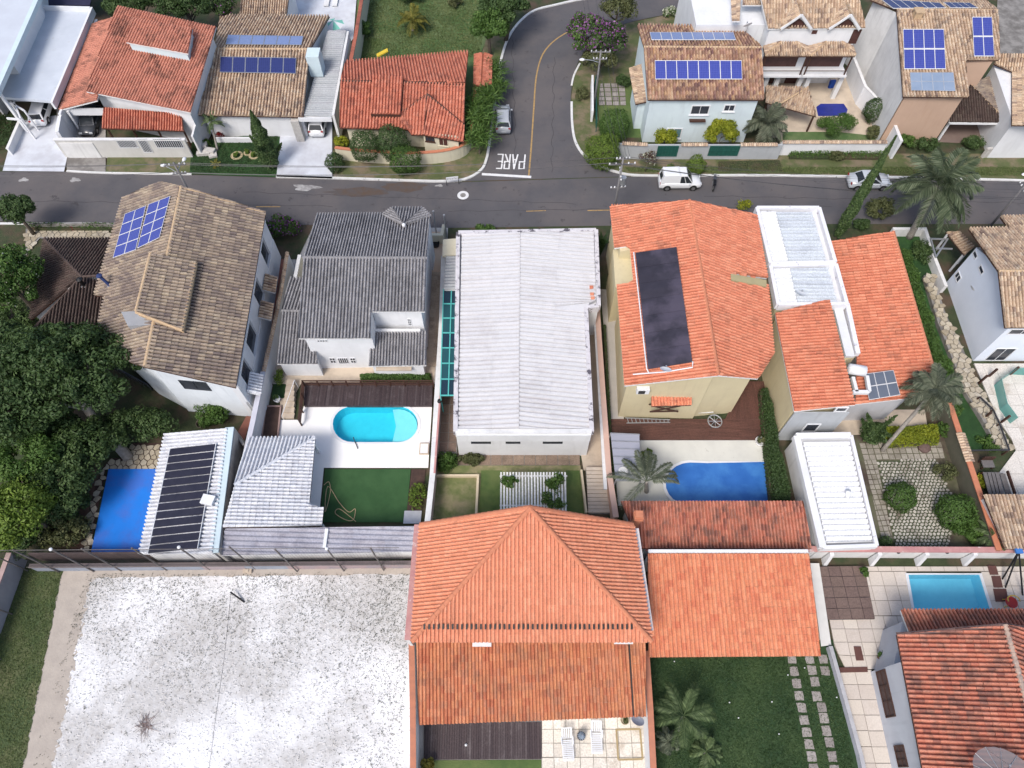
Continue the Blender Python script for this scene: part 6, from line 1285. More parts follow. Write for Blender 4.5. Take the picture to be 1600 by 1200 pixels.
sheet('paved_garden', [(1330, 680), (1475, 680), (1530, 860), (1375, 860)], .075, mat('mossy_ground', (.13, .12, .08), (.09, .10, .05), 1.5, c3=(.07, .05, .04), s3=.5))
M = place('garden_paving')
pieces(M, [(1342, 692, .09), (1470, 690, .09), (1476, 716, .09), (1350, 719, .09)], tmat('garden_flag', [(.30, .27, .23), (.35, .32, .27), (.27, .24, .2)], stain=(.15, .14, .1)), w=.5, l=.5, prof='flat', gap=.07, indiv=90, name='paving_bed', slab=.04, slabm=UNDER, piece='paving_stone', kind='structure')
pieces(M, [(1350, 719, .09), (1369, 718, .09), (1397, 855, .09), (1381, 856, .09)], tmat('garden_flag_b', [(.30, .27, .23), (.35, .32, .27), (.27, .24, .2)], stain=(.15, .14, .1)), w=.42, l=.42, prof='flat', gap=.06, indiv=100, name='paving_bed', slab=.04, slabm=UNDER, piece='paving_stone', kind='structure')
stones(M, [(1371, 720), (1462, 718), (1498, 800), (1480, 855), (1399, 855)], .095, tmat('grass_paver', [(.44, .41, .36), (.50, .47, .41), (.40, .37, .33)], stain=(.15, .12, .09)), .29, .05, name='grass_paver', bed=mat('paver_grass', (.07, .085, .045), (.05, .06, .03), 3), gap=.05)
sheet('garden_path', [(1470, 640), (1486, 640), (1542, 860), (1520, 860)], .08, mat('dark_moss_path', (.06, .055, .035), (.045, .045, .03), 1.2))
ow = wall_line('orange_capped_wall', 'long garden wall with orange cap right of the grass-paved garden', [(1484, 632), (1500, 680), (1530, 770), (1560, 858)], 1.9, mat('dark_mossy_wall', (.13, .12, .09), (.1, .1, .07), 1.5), th=.24, capm=ORF, capw=.42)
tile_coping(ow, [(1500, 676), (1516, 722)], 1.95, T_TAN, wd=.7)
# slope hedge, retaining stones
sheet('green_slope', [(1395, 360), (1445, 362), (1475, 520), (1540, 640), (1560, 705), (1515, 705), (1465, 600)], .06, GRASSD)
sheet('steep_lawn', [(1497, 655), (1540, 628), (1562, 700), (1512, 705)], .075, GRASSD)
hedge('slope_hedge', 'long dense green hedge on the slope right of the large orange roof', [(1404, 372), (1428, 385), (1448, 450), (1475, 530), (1508, 600), (1512, 640), (1490, 650), (1474, 600), (1440, 500), (1418, 430)], 2.0, L_BR if False else L_MD, 16000, .10)
RW = thing('stone_retaining_wall', 'beige stone retaining wall stepping down beside the white house terrace', 'wall', P(1490, 560, 0)); mb = MB()
stones(RW, [(1444, 430), (1458, 428), (1478, 490), (1505, 545), (1528, 600), (1560, 655), (1580, 700), (1560, 700), (1535, 655), (1510, 615), (1490, 565), (1466, 505)], .5, T_STONE, .55, .12, indiv=120, name='stone', gap=.04)
MB().prism([P(*p, .5)[:2] for p in ((1444, 430), (1458, 428), (1478, 490), (1505, 545), (1528, 600), (1560, 655), (1580, 700), (1560, 700), (1535, 655), (1510, 615), (1490, 565), (1466, 505))], 0, .49).build('wall_core', CONCD, RW)
# M7 white house right edge
h = thing('white_gable_house', 'tall white house with tan tile gable roof at the right edge of the photo', 'house', P(1570, 560, 0))
n7_ = pieces(h, [(1514, 358, 5.4), (1576, 357, 5.4), (1563, 339, 5.0), (1720, 338, 5.0), (1720, 424, 7.2), (1560, 424, 7.2)], T_TAN, e=(0, 1), w=.27, l=.42, slabm=BROWNW)
s7_ = pieces(h, [(1570, 512, 5.4), (1720, 512, 5.4), (1720, 424, 7.2), (1560, 424, 7.2)], T_TAN, w=.27, l=.42, slabm=BROWNW)
ridge(h, [P(1560, 424, 7.22), P(1720, 424, 7.22)], TANF, .13)
A = P(1478, 442, 0); B = P(1520, 564, 0); WB = mat('cool_white_wall', (.72, .77, .86), (.66, .71, .8), .5)
Rr = P(1560, 424, 7.2); yr = Rr.y; t = (yr-B.y)/(A.y-B.y); Cx = B.x+(A.x-B.x)*t
MB().prism([(B.x, B.y), (B.x+12, B.y), (A.x+12, A.y), (A.x, A.y), (Cx, yr)], 0, [5.1, 5.1, 4.9, 4.9, 6.9]).build('wall', WB, h)
for c4, bb in ((((1520, 391), (1527, 391), (1528, 405), (1521, 405)), (0, 0)), (((1529, 414), (1536, 414), (1538, 429), (1531, 429)), (0, 0)), (((1492, 424), (1502, 424), (1502, 441), (1492, 441)), (1, 0))): win(h, c4, (A.x, A.y), (B.x, B.y), WHITE, GLASSD, .06, .05, bb, sill=False)
win(h, ((1552, 544), (1588, 544), (1570, 563), (1542, 563)), (B.x, B.y), (B.x+12, B.y), WHITE, GLASSD, .06, .05, (1, 0), sill=False)
win(h, ((1578, 514), (1620, 514), (1616, 522), (1575, 522)), (B.x, B.y), (B.x+12, B.y), WHITE, GLASSD, .06, .05, (1, 0), sill=False)
q = P(1519, 455, 2.6); dish('pale satellite dish fixed to the white side wall at the right edge', q, .5, 100, m=WHITE2, el=30, mast=1.9)
h9 = thing('tan_gate_canopy', 'small tan tiled gate canopy on white beams left of the white gable house', 'canopy', P(1495, 400, 0)); pieces(h9, [(1478, 363, 2.5), (1507, 399, 2.5), (1523, 386, 2.9), (1500, 363, 2.9)], T_TAN, e=(0, 1), w=.27, l=.42, slabm=BROWNW)
mb = MB()
for (x, y) in ((1481, 366), (1507, 396), (1519, 384)): q = P(x, y, 2.5); mb.bar((q.x, q.y, 0), (q.x, q.y, 2.5), .14)
mb.parts('post', WHITE, h9); mb = MB(); a, b = P(1454, 373, 2.2), P(1480, 374, 2.2); mb.bar(a, b, .12); mb.bar(P(1462, 388, 2.2), P(1488, 389, 2.2), .12); mb.bar(P(1454, 372, 2.2), P(1462, 402, 2.2), .12); mb.bar(P(1481, 373, 2.2), P(1462, 402, 2.2), .14); mb.build('trellis_frame', METAL, h9)
wall_line('low_corner_wall', 'low white wall at the street corner of the garden with the tall palm', [(1398, 357), (1446, 357), (1460, 400), (1478, 445)], 1.0, WHITE2, th=.3)
TR_ = place('white_tiled_terrace')
pieces(TR_, [(1522, 568, .1), (1720, 568, .1), (1720, 860, .1), (1560, 860, .1), (1545, 760, .1), (1590, 700, .1), (1560, 655, .1)], tmat('cream_floor_tile', [(.64, .60, .55), (.67, .63, .58), (.62, .58, .53)], stain=(.5, .44, .38), s_lo=.65), w=1., l=1., prof='flat', gap=.02, indiv=200, name='terrace_bed', slab=.08, slabm=CONC, piece='floor_tile', kind='structure')
GF = thing('glass_fence', 'green glass fence panels with dark wooden posts on the white tiled terrace', 'fence', P(1560, 640, 0)); GG = glassy('green_glass', (.20, .50, .46), .45)
for a, b in (((1553, 602), (1562, 640)), ((1562, 640), (1578, 662)), ((1553, 602), (1578, 585)), ((1578, 585), (1640, 588))):
    A_, B_ = P(*a, .1), P(*b, .1); MB().bar((A_.x, A_.y, .65), (B_.x, B_.y, .65), .03, 1.1).build('glass_panel', GG, GF)
for a in ((1530, 598), (1545, 588), (1535, 655), (1564, 660), (1578, 585)): q = P(*a, .1); MB().bar((q.x, q.y, 0), (q.x, q.y, 1.3), .15).build('post', BROWNW, GF)
DR = thing('terrace_railing', 'dark railing enclosing the steep lawn beside the white tiled terrace', 'railing', P(1560, 700, 0)); pts = [P(*p, 1.0) for p in ((1531, 620), (1552, 640), (1562, 662), (1577, 703), (1513, 704))]
for a, b in zip(pts[:-1], pts[1:]): MB().bar(a, b, .1).build('rail', DMETAL, DR)
for a in pts: MB().bar((a.x, a.y, 0), a, .09).build('post', BROWNW, DR)
GC = thing('grey_wood_chair', 'small grey wooden chair near the railing corner on the white terrace', 'chair', P(1539, 728, .1)); q = P(1539, 728, .1); MB().box((q.x, q.y, .5), (.9, .6, .08)).build('seat', mat('grey_wood', (.16, .15, .15), (.12, .11, .11), 3), GC); MB().box((q.x, q.y+.35, .8), (.9, .08, .5)).build('backrest', BROWNW, GC)
for dx in (-.4, .4):
    for dy in (-.25, .3): MB().bar((q.x+dx, q.y+dy, .1), (q.x+dx, q.y+dy, .5), .08).build('leg', BROWNW, GC)
GT = thing('weathered_table', 'long weathered grey wooden table next to the tan tiled corner roof', 'table', P(1548, 755, .1)); q = [P(*p, .8) for p in ((1536, 738), (1560, 738), (1568, 772), (1545, 772))]
def Lq(q, a, b): return q[0].lerp(q[1], a).lerp(q[3].lerp(q[2], a), b)
for k in range(4): MB().bar(Lq(q, (k+.5)/4, 0), Lq(q, (k+.5)/4, 1), .34, .06).build('plank', mat('grey_wood', (.16, .15, .15)), GT)
for a in q: MB().bar((a.x, a.y, .1), a, .1).build('leg', BROWNW, GT)
GB = thing('weathered_bench', 'long weathered wooden bench right of the grey table', 'bench', P(1572, 755, .1)); a, b = P(1566, 740, .55), P(1576, 772, .55); MB().bar(a, b, .4, .07).build('seat', mat('grey_wood', (.16, .15, .15)), GB); a2, b2 = P(1574, 736, .95), P(1586, 772, .95); MB().bar(a2, b2, .1, .25).build('backrest', BROWNW, GB)
for p in (a, b): MB().bar((p.x, p.y, .1), p, .1).build('leg', BROWNW, GB)
h = thing('tan_corner_roof', 'tan tiled outbuilding roof at the right edge below the terrace', 'outbuilding', P(1590, 820, 0)); tc = pieces(h, [(1536, 773, 2.8), (1720, 773, 2.8), (1720, 858, 2.3), (1570, 858, 2.3)], T_TAN, e=(3, 2), w=.25, l=.42, indiv=100, slabm=BROWNW); under(h, [tc], WHITE2, .3)
# ================================================================== FOREGROUND
# sand court
sheet('sand_court', [(92, 886), (645, 880), (645, 1300), (10, 1300)], .03, mat('white_sand', (.55, .54, .535), (.43, .415, .40), 2.2, c3=(.74, .74, .75), s3=.12, spot=(.33, .31, .295), spots=3.6, sth=.58, bump=.8, bs=4))
def rag(a, b, n, amp): return [(a[0]+(b[0]-a[0])*k/n+random.uniform(-amp, amp), a[1]+(b[1]-a[1])*k/n+random.uniform(-amp, amp)*.6) for k in range(n+1)]
sheet('court_grass', [(-130, 1300), (38, 888)]+rag((98, 886), (16, 1300), 60, 2.2), .05, mat('court_grass', (.065, .095, .035), (.05, .075, .03), 1.6, c3=(.12, .13, .06), s3=.4, bump=.5, bs=30))
sheet('court_margin', [(12, 1300), (94, 886), (645, 882)]+rag((643, 897), (150, 903), 60, 2.2)+rag((143, 910), (62, 1300), 60, 4.5), .034, mat('tan_sand', (.43, .38, .33), (.37, .325, .285), 1.2, spot=(.24, .22, .17), spots=3, sth=.64, bump=.4, bs=6))
def tufts(label, poly, n, m, z, size=.05):
    pts = [tuple(P(*p)[:2]) for p in poly]; xs, ys = [p[0] for p in pts], [p[1] for p in pts]
    X = rng.uniform(min(xs), max(xs), n); Y = rng.uniform(min(ys), max(ys), n); k = inpoly(X, Y, pts); X, Y = X[k], Y[k]
    C = np.stack([X, Y, np.full(len(X), z)+rng.uniform(0, .03, len(X))], 1); rn = .5*rng.random(len(X))+.25*(np.sin(X*1.3+Y*.7)*np.sin(Y*1.1)+1)
    o = link('grass', leafmesh('grass', C, np.tile([0, 0, .6], (len(X), 1)), size, rn, m), None); tag(o, label, 'grass', kind='stuff')
G1 = leafmat('lawn_blades_dark', (.025, .052, .018), (.048, .09, .03), (.09, .14, .05)); G2 = leafmat('lawn_blades', (.06, .085, .028), (.115, .155, .052), (.21, .225, .10))
tufts('short dark green grass of the lawn with stepping stones', [(1014, 1020), (1300, 1022), (1345, 1260), (1030, 1260)], 40000, G1, .07)
tufts('worn grass strip along the left side of the sand court', [(36, 890), (99, 888), (18, 1290), (-120, 1290)], 22000, G2, .06)
tufts('grass of the upper lawn behind the red tile corner house', [(575, -20), (770, -20), (748, 90), (560, 95)], 26000, G2, .07, .08)
tufts('dark grass of the front lawn of the tan roof house', [(302, 224), (436, 210), (432, 274), (298, 270)], 12000, G1, .14, .06)
tufts('verge grass along the north kerb right of the junction', [(975, 262), (1600, 262), (1600, 276), (985, 270)], 20000, G2, .10, .07)
def scatter_weeds():
    N = 15000; a = P(100, 890, 0); b = P(640, 890, 0); c = P(40, 1230, 0)
    X = rng.uniform(-31, -7.2, N); Y = rng.uniform(-2, 13.5, N)
    dens = np.clip((Y-2.5)/11, 0, 1)**1.4*.9+np.clip((X+13)/6, 0, 1)*.5+.07
    dens *= .45+.9*(np.sin(X*.9+Y*.4)*np.sin(Y*1.1-X*.3)*.5+.5)
    k = (rng.random(N) < dens); X, Y = X[k], Y[k]
    court = [tuple(P(*p)[:2]) for p in ((98, 888), (643, 884), (643, 1290), (30, 1290))]; k = inpoly(X, Y, court); X, Y = X[k], Y[k]; n = len(X)
    q = 3; cx = np.repeat(X, q)+rng.normal(0, .05, n*q); cy = np.repeat(Y, q)+rng.normal(0, .05, n*q); C = np.stack([cx, cy, rng.uniform(.04, .10, n*q)], 1)
    e = np.tile([0, 0, 1.], (n*q, 1)); o = link('weeds', leafmesh('weeds', C, np.asarray(e), .033, rng.random(n*q), leafmat('weed_leaves', (.05, .06, .045), (.10, .11, .075), (.22, .2, .16))), None); tag(o, 'sparse low weeds dotted over the white sand court', 'weeds', kind='stuff')
    # shallow foot-trampled lumps of sand
    n = 7500; X = rng.uniform(-31, -7.2, n); Y = rng.uniform(-2, 13.6, n); k = inpoly(X, Y, [tuple(P(*p)[:2]) for p in ((140, 906), (643, 902), (643, 1290), (62, 1290))]); X, Y = X[k], Y[k]; mb = MB()
    for x, y in zip(X, Y):
        r1, r2, t, h = random.uniform(.06, .17), random.uniform(.04, .09), random.gauss(.7, .5), random.uniform(.015, .045)
        c_, s_ = math.cos(t), math.sin(t); vs = [(x+c_*r1*math.cos(a)-s_*r2*math.sin(a), y+s_*r1*math.cos(a)+c_*r2*math.sin(a), .025) for a in [k*math.pi/3 for k in range(6)]]+[(x, y, .03+h)]
        mb.add(vs, [(i, (i+1) % 6, 6) for i in range(6)])
    o = mb.build('sand_lumps', MATS['white_sand']); tag(o, 'small trampled lumps of sand scattered on the court', 'sand', kind='stuff')
scatter_weeds()
q = P(370, 932, 0); r = thing('dark_stick', 'short dark stick standing in the sand near the back wall of the court', 'stick', q); MB().tube([P(382, 941, .05), P(360, 925, .5)], .06, 6).build('shaft', BLACK, r)
q = P(228, 1132, .05); C, e, rn = crown_pts((.75, .75, .12), 220, 14, .3)
r = thing('dead_branches', 'small heap of dead brown twigs on the white sand', 'branches', q); mb = MB()
for k in range(60):
    a = random.uniform(0, 6.28); l = random.uniform(.3, .9); s_ = Vector((q.x+random.uniform(-.3, .3), q.y+random.uniform(-.3, .3), .05)); mb.tube([s_, s_+Vector((math.cos(a)*l, math.sin(a)*l, random.uniform(0, .08)))], .010, 3)
mb.build('twigs', mat('dead_wood', (.24, .17, .16), (.18, .13, .12), 3), r)
r = thing('court_line', 'thin dark rope line across the middle of the sand court', 'rope', P(350, 1000, 0)); MB().tube([P(361, 925, .06), P(350, 1030, .05), P(337, 1120, .06), P(325, 1215, .05)], .009, 4).build('cord', mat('grey_cord', (.22, .21, .21)), r)
cw = thing('court_back_wall', 'low painted wall along the back of the sand court with greyish and pink panels', 'wall', P(360, 888, 0))
a, b = P(60, 891, 0), P(648, 886, 0); d = (b-a)
PANEL = [mat('court_panel_grey', (.28, .31, .37), (.22, .24, .29), 1.2, spot=(.6, .6, .62), spots=2.5, sth=.66), mat('court_panel_pink', (.36, .27, .27), (.26, .24, .27), .8, spot=(.6, .55, .55), spots=2, sth=.64)]
for k in range(9): p0, p1 = a+d*(k/9), a+d*((k+1)/9); MB().bar((p0.x, p0.y+.01*(k % 2), .55), (p1.x, p1.y+.01*(k % 2), .55), .18, 1.1).build('wall_panel', PANEL[0 if k < 6 and k != 4 else 1], cw)
MB().bar((a.x, a.y, 1.14), (b.x, b.y, 1.14), .3, .08).build('coping', mat('dark_coping', (.16, .13, .13), (.12, .1, .1), 1), cw)
MB().bar((a.x, a.y+.75, .85), (b.x, b.y+.75, .85), .1, 1.7).build('shadow_strip', mat('shadow_brown', (.10, .07, .065), (.07, .05, .05), 2), cw)  # dark brown strip paints in the neighbour's shadow behind the wall
net = thing('court_net_fence', 'tall wire net fence on leaning-looking thin steel posts behind the sand court', 'fence', P(360, 888, 0))
posts = [(94, 891, 40, 850), (148, 890, 82, 848), (191, 889, 145, 857), (262, 888, 222, 855), (329, 887, 283, 846), (400, 886, 358, 845), (465, 890, 432, 842), (538, 889, 510, 842), (600, 888, 578, 842)]
for i, (bx, by, tx, ty) in enumerate(posts):
    q = P(bx, by, 0); hgt = 5.6; MB().tube([(q.x, q.y-.15, 0), (q.x, q.y-.15, hgt)], .055, 7).build('post', RUSTM, net)
    if i in (1, 4, 7): MB().lathe((q.x, q.y-.15, hgt), [(.0, .12), (.1, .08), (.12, 0), (0, -.05)], 10).build('finial', WHITE, net)
q0, q1 = P(60, 891, 0), P(640, 887, 0); mb = MB()
for z in (1.4, 5.55): mb.tube([(q0.x, q0.y-.15, z), (q1.x, q1.y-.15, z)], .02, 4)
mb.parts('tension_wire', RUSTM, net)
mb = MB(); L_ = (q1.x-q0.x); nx_ = int(L_/.22)
for i in range(nx_): x = q0.x+L_*i/nx_; y = q0.y-.15+(q1.y-q0.y)*i/nx_; mb.bar((x, y, 1.4), (x, y, 5.5), .006)
for k in range(19): z = 1.45+k*.22; mb.bar((q0.x, q0.y-.15, z), (q1.x, q1.y-.15, z), .006)
o = mb.build('netting', DMETAL, net); o['kind'] = 'stuff'
wall_line('left_court_wall', 'grey side wall of the sand court at the left edge of the photo', [(14, 866), (-40, 1010), (-110, 1200)], 2.0, mat('lilac_grey_wall', (.34, .33, .36), (.28, .27, .3), .8, streak=(.2, .2, .22)), th=.2, capm=mat('pinkish_cap', (.42, .3, .28)), capw=.35)
for i, (bx, by) in enumerate(((44, 892), (20, 960), (2, 1030))):
    r = thing('wall_post', ['thin post at the back corner of the left court wall', 'thin post midway along the left court wall', 'thin post nearest the viewer on the left court wall'][i], 'post', P(bx, by, 0), ); q = P(bx, by, 0); MB().tube([q, (q.x, q.y, 3.4)], .05, 6).build('shaft', RUSTM, r)
r = thing('stone_block', 'small pale block at the foot of the court back wall', 'block', P(388, 892, 0)); q = P(388, 893, 0); MB().box((q.x, q.y, .12), (.6, .3, .24), .05).prism([(q.x-.2, q.y-.1), (q.x+.1, q.y-.1), (q.x+.1, q.y+.1), (q.x-.2, q.y+.1)], .2, .3).build('block', BEIGE, r)
# ------------------------------------------------------------------ B1 big orange hip roof
h = thing('big_orange_hip_house', 'large house with bright orange half-pyramid tile roof over a lower tiled slope', 'house', P(830, 1000, 0))
eh = 5.6; y0 = P(820, 822, eh).y; apx = PY(828, 795, y0)
def V3(p): return (p.x, p.y, p.z)
L0, L1, S0, S1, R1 = P(656, 821, eh), P(643, 1003, eh), P(643, 1003, eh), P(1018, 995, eh), P(990, 823, eh)
L0.y = R1.y = y0; S1.y = L1.y
rl = pieces(h, [V3(L1), V3(L0), V3(apx)], T_OR, e=(0, 1), px=False, w=.24, l=.43, prof='roman', indiv=60, slabm=WSLAB)
rs = pieces(h, [V3(L1), V3(S1), V3(apx)], T_OR, e=(0, 1), px=False, w=.25, l=.45, prof='roman', indiv=180, slabm=WSLAB)
rr_ = pieces(h, [V3(S1), V3(R1), V3(apx)], T_OR, e=(0, 1), px=False, w=.24, l=.43, prof='roman', indiv=60, slabm=WSLAB)
ridge(h, [apx, L1], ORF, .17); ridge(h, [apx, S1], ORF, .17); ridge(h, [L0+Vector((0, .05, 0)), apx+Vector((0, .05, 0))], ORF, .2, .03); ridge(h, [apx+Vector((0, .05, 0)), R1+Vector((0, .05, 0))], ORF, .2, .03)
# row of ventilation tiles along the eave
d = (S1-L1); mb = MB(); n_ = Vector(rs[2])
for k in range(45):
    t = .055+.86*k/44; q = L1.lerp(S1, t)+(apx-L1.lerp(S1, .5)).normalized()*.95; mb = MB(); mb.bar(q+n_*.15-Vector((.0, .15, .0)), q+n_*.15+Vector((0, .15, .09)), .12, .06); mb.build('vent_slot', BLACK, h)
xl, xr = L1.x+.7, S1.x-.9
walls(h, [(xl, y0-.15), (xr, y0-.15), (xr, L1.y+.8), (xl, L1.y+.8)], 0, eh-.2, CREAM)
MB().prism([(L0.x, y0), (R1.x, y0), (R1.x, y0-.3), (L0.x, y0-.3)], 3, eh-.05).add([V3(L0), V3(R1), V3(apx), (L0.x, y0-.2, eh), (R1.x, y0-.2, eh), (apx.x, y0-.2, apx.z)], [(0, 1, 2), (5, 4, 3)]).build('gable_wall', CREAM, h)
ls = pieces(h, [(655, 1132, 2.7), (1009, 1119, 2.7), (1008, 985, 4.2), (650, 990, 4.2)], T_OR2 if False else tmat('mixed_orange_brown_tiles', [(.50, .18, .095), (.56, .24, .12), (.44, .14, .075), (.60, .26, .14), (.48, .2, .12)], stain=(.22, .12, .08), s_lo=.55, s_hi=.8, sscale=.6, amt=.6), w=.225, l=.45, prof='roman', indiv=240, slabm=WSLAB, name='lower_roof')
walls(h, [P(*p, 2.7)[:2] for p in ((662, 1120), (1000, 1110), (1000, 1000), (657, 1000))], 0, 2.6, WHITE)
for x, y in ((753, 1007), (974, 1003)):
    q = P(x, y, 4.6); MB().box((q.x, q.y, q.z), (1.2, .25, .14)).build('light_fixture', WHITE, h)
a, b = P(983, 1006, 4.15), P(990, 1118, 2.85); MB().bar(a, b, .07, .05).build('cable', BLACK, h)
wb = thing('pink_wall_ledge', 'pink weathered wall ledge left of the big orange roof', 'wall', P(648, 900, 0)); a, b = P(652, 820, 4.6), P(637, 1000, 4.6); MB().bar(a, b, .4, .15).build('cap', PINK, wb); MB().bar((a.x, a.y, 2.3), (b.x, b.y, 2.3), .22, 4.5).build('wall_body', WHITE2, wb)
wb = thing('white_flaking_ledge', 'white wall ledge with flaking pink paint right of the big orange roof', 'wall', P(1005, 900, 0)); a, b = P(994, 826, 5.3), P(1017, 985, 5.3); MB().bar(a, b, .32, .15).build('cap', mat('flaking_white', (.66, .64, .64), (.6, .55, .56), 2, spot=(.42, .14, .12), spots=2.2, sth=.56), wb); MB().bar((a.x, a.y, 2.6), (b.x, b.y, 2.6), .2, 5.2).build('wall_body', WHITE2, wb)
ck = thing('brick_chimney', 'square orange brick chimney behind the right end of the big orange roof', 'chimney', P(997, 812, 5)); q = P(998, 806, 5.4)
for k in range(5): MB().box((q.x, q.y, 5.0+k*.17), ((.62 if k % 2 else .5),)*2+(.16,)).build('brick_course', T_OR2 if False else ORF, ck)
MB().box((q.x, q.y, 2.5), (.42, .42, 5)).build('flue', ORF, ck)
for nm, lab, pl, m_ in (('left_patio_wall', 'long orange-capped boundary wall between sand court and patio house', [(643, 1005), (645, 1100), (646, 1260)], mat('orange_wall_cap', (.50, .2, .12), (.4, .17, .11), 2)), ('right_patio_wall', 'long orange-capped boundary wall between patio house and dark lawn', [(1010, 1020), (1016, 1110), (1024, 1260)], mat('orange_wall_cap', (.50, .2, .12)))):
    wall_line(nm, lab, pl, 2.4, WHITE, th=.25, capm=m_, capw=.38)
sheet('patio_base', [(652, 1110), (1012, 1110), (1025, 1300), (648, 1300)], .05, CONC)
DD = place('dark_slat_deck'); pieces(DD, [(662, 1187, .16), (846, 1186, .16), (846, 1128, .16), (662, 1130, .16)], T_DECK, w=.16, l=3.1, prof='board', name='deck_base', piece='board', slab=.1, slabm=DARKDECK, jitter=.003, indiv=60, kind='structure')
q = P(728, 1164, .25); r = thing('white_ball', 'small white ball lying on the dark slatted deck', 'ball', q); MB().lathe((q.x, q.y, q.z), [(.001, .09), (.05, .075), (.085, .03), (.09, 0), (.07, -.05), (0, -.08)], 12).build('ball_shell', WHITE, r, smooth=True)
sheet('patio_lawn', [(662, 1188), (846, 1187), (846, 1300), (660, 1300)], .08, GRASS)
PT = place('white_tile_patio'); pieces(PT, [(847, 1300, .09), (1014, 1300, .09), (1004, 1118, .09), (847, 1122, .09)], tmat('cream_patio_tile', [(.66, .61, .53), (.72, .66, .58), (.60, .55, .48), (.74, .7, .63)], stain=(.45, .38, .3), s_lo=.58), w=.85, l=.85, prof='flat', gap=.035, indiv=200, name='patio_bed', slab=.05, slabm=mat('grey_grout', (.3, .27, .22)), piece='patio_tile', kind='structure')
r = thing('gold_floor_frame', 'yellowish stone frame outlining a square panel on the cream patio', 'floor frame', P(985, 1165, .1)); qs = [P(*p, .12) for p in ((963, 1140), (1000, 1139), (1004, 1186), (966, 1187))]; mb = MB()
for k in range(4): mb.bar(qs[k]+Vector((0, 0, .001*k)), qs[(k+1) % 4]+Vector((0, 0, .001*k)), .12, .02)
mb.build('border', mat('ochre_stone', (.36, .28, .15), (.3, .23, .13), 2), r)
def lounger(label, loc, rz):
    r = thing('sun_lounger', label, 'sun lounger', loc, 'white slatted sun loungers on the cream patio', rz)
    W_ = .68
    def loc_build(mb, nm, m=WHITE): return mb.build(nm, m, r, world=False)
    mb = MB(); [mb.bar((x, -.95, .32), (x, .3, .32), .06) for x in (-W_/2, W_/2)]; mb.bar((-W_/2, -.95, .32), (W_/2, -.95, .32), .06); loc_build(mb, 'frame')
    for k in range(11): loc_build(MB().box((0, -.87+k*.108, .35), (W_-.06, .075, .025)), 'slat')
    a0, a1 = Vector((0, .32, .36)), Vector((0, .92, .62)); mb = MB(); [mb.bar(a0+Vector((x, 0, 0)), a1+Vector((x, 0, 0)), .06) for x in (-W_/2+.02, W_/2-.02)]; mb.bar(a1-Vector((W_/2, 0, 0)), a1+Vector((W_/2, 0, 0)), .06)
    for k in range(5): x = -.25+k*.125; mb.bar(a0+Vector((x, 0, 0)), a1+Vector((x, 0, 0)), .07, .02)
    loc_build(mb, 'backrest')
    for x in (-W_/2+.03, W_/2-.03):
        for y in (-.85, .25): loc_build(MB().bar((x, y, 0), (x, y, .32), .06), 'leg')
    for x in (-W_/2-.04, W_/2+.04): loc_build(MB().bar((x, -.05, .5), (x, .42, .52), .06).bar((x, -.02, .32), (x, -.02, .5), .05), 'armrest')
    return r
l1 = lounger('white slatted sun lounger left of the closed blue-grey parasol on the cream patio', P(886, 1163, .1), R(3))
l2 = dup(l1, P(931, 1152, .1), R(-1), label='white slatted sun lounger right of the closed blue-grey parasol on the cream patio')
q = P(908, 1150, .1); r = thing('closed_parasol', 'closed blue-grey parasol seen from above between the two white loungers', 'parasol', q); mb = MB(); n = 12; vs = []
for zz, rr in ((2.0, .02), (1.5, .22), (1.0, .30)):
    for k in range(n*2): t = math.pi*k/n; f = rr*(1 if k % 2 else .6); vs.append((q.x+f*math.cos(t), q.y+f*math.sin(t), zz-.7))
mb.add(vs, [(i*2*n+k, i*2*n+(k+1) % (2*n), (i+1)*2*n+(k+1) % (2*n), (i+1)*2*n+k) for i in range(2) for k in range(2*n)]); mb.build('canopy', mat('blue_grey_canvas', (.30, .36, .44), (.24, .29, .37), 3), r); MB().tube([q, (q.x, q.y, 1.4)], .03, 6).build('pole', METAL, r); MB().lathe(q, [(.28, 0), (.28, .06), (.05, .1)], 14).build('base', DMETAL, r)
dish('grey satellite dish at the right corner of the lower orange roof beside the patio', P(996, 1127, 2.9), .42, 160, m=mat('grey_dish', (.42, .45, .5)), el=50, mast=2.2)
pot('potted palm-like plant in a white pot at the patio lawn corner', 670, 1195, .1, .3, WHITE, L_PALY, pr=(.5, .5, .4), n=300, lm=.16)
pot('round planter half hidden under the lower orange roof edge', 975, 1126, .1, .3, mat('beige_pot', (.5, .42, .3)), L_OLV, pr=(.2, .2, .15))
# ------------------------------------------------------------------ B2 orange carport roof, dark lawn
h = thing('orange_terrace_roof', 'wide single-slope bright orange tile roof next to the big hip roof', 'terrace roof', P(1145, 1000, 0))
b2 = pieces(h, [(1013, 1027, 2.5), (1281, 1025, 2.5), (1264, 865, 3.7), (1012, 865, 3.7)], tmat('bright_orange_tiles', [(.66, .27, .145), (.60, .215, .115), (.70, .30, .17), (.57, .18, .10), (.64, .25, .14), (.67, .29, .16)], stain=(.30, .09, .055), s_lo=.66, s_hi=.8, sscale=1.4, amt=.6), w=.29, l=.43, prof='roman', indiv=300, slabm=BROWNW)
a, b = P(1013, 861.5, 3.75), P(1262, 861.5, 3.75); MB().bar(a, b, .22, .2).build('ridge_band', WHITE, h); walls(h, [(a.x, a.y-.4), (b.x, a.y-.4), (b.x, a.y-.15), (a.x, a.y-.15)], 0, 3.6, WHITE2, 'back_wall')
for x in (1030, 1150, 1262): q = P(x, 1010, 2.5); MB().bar((q.x, q.y, 0), (q.x, q.y, 2.45), .2).build('pillar', WHITE, h)
sheet('terrace_floor', [(1012, 880), (1275, 880), (1290, 1000), (1014, 1000)], .07, BEIGE)
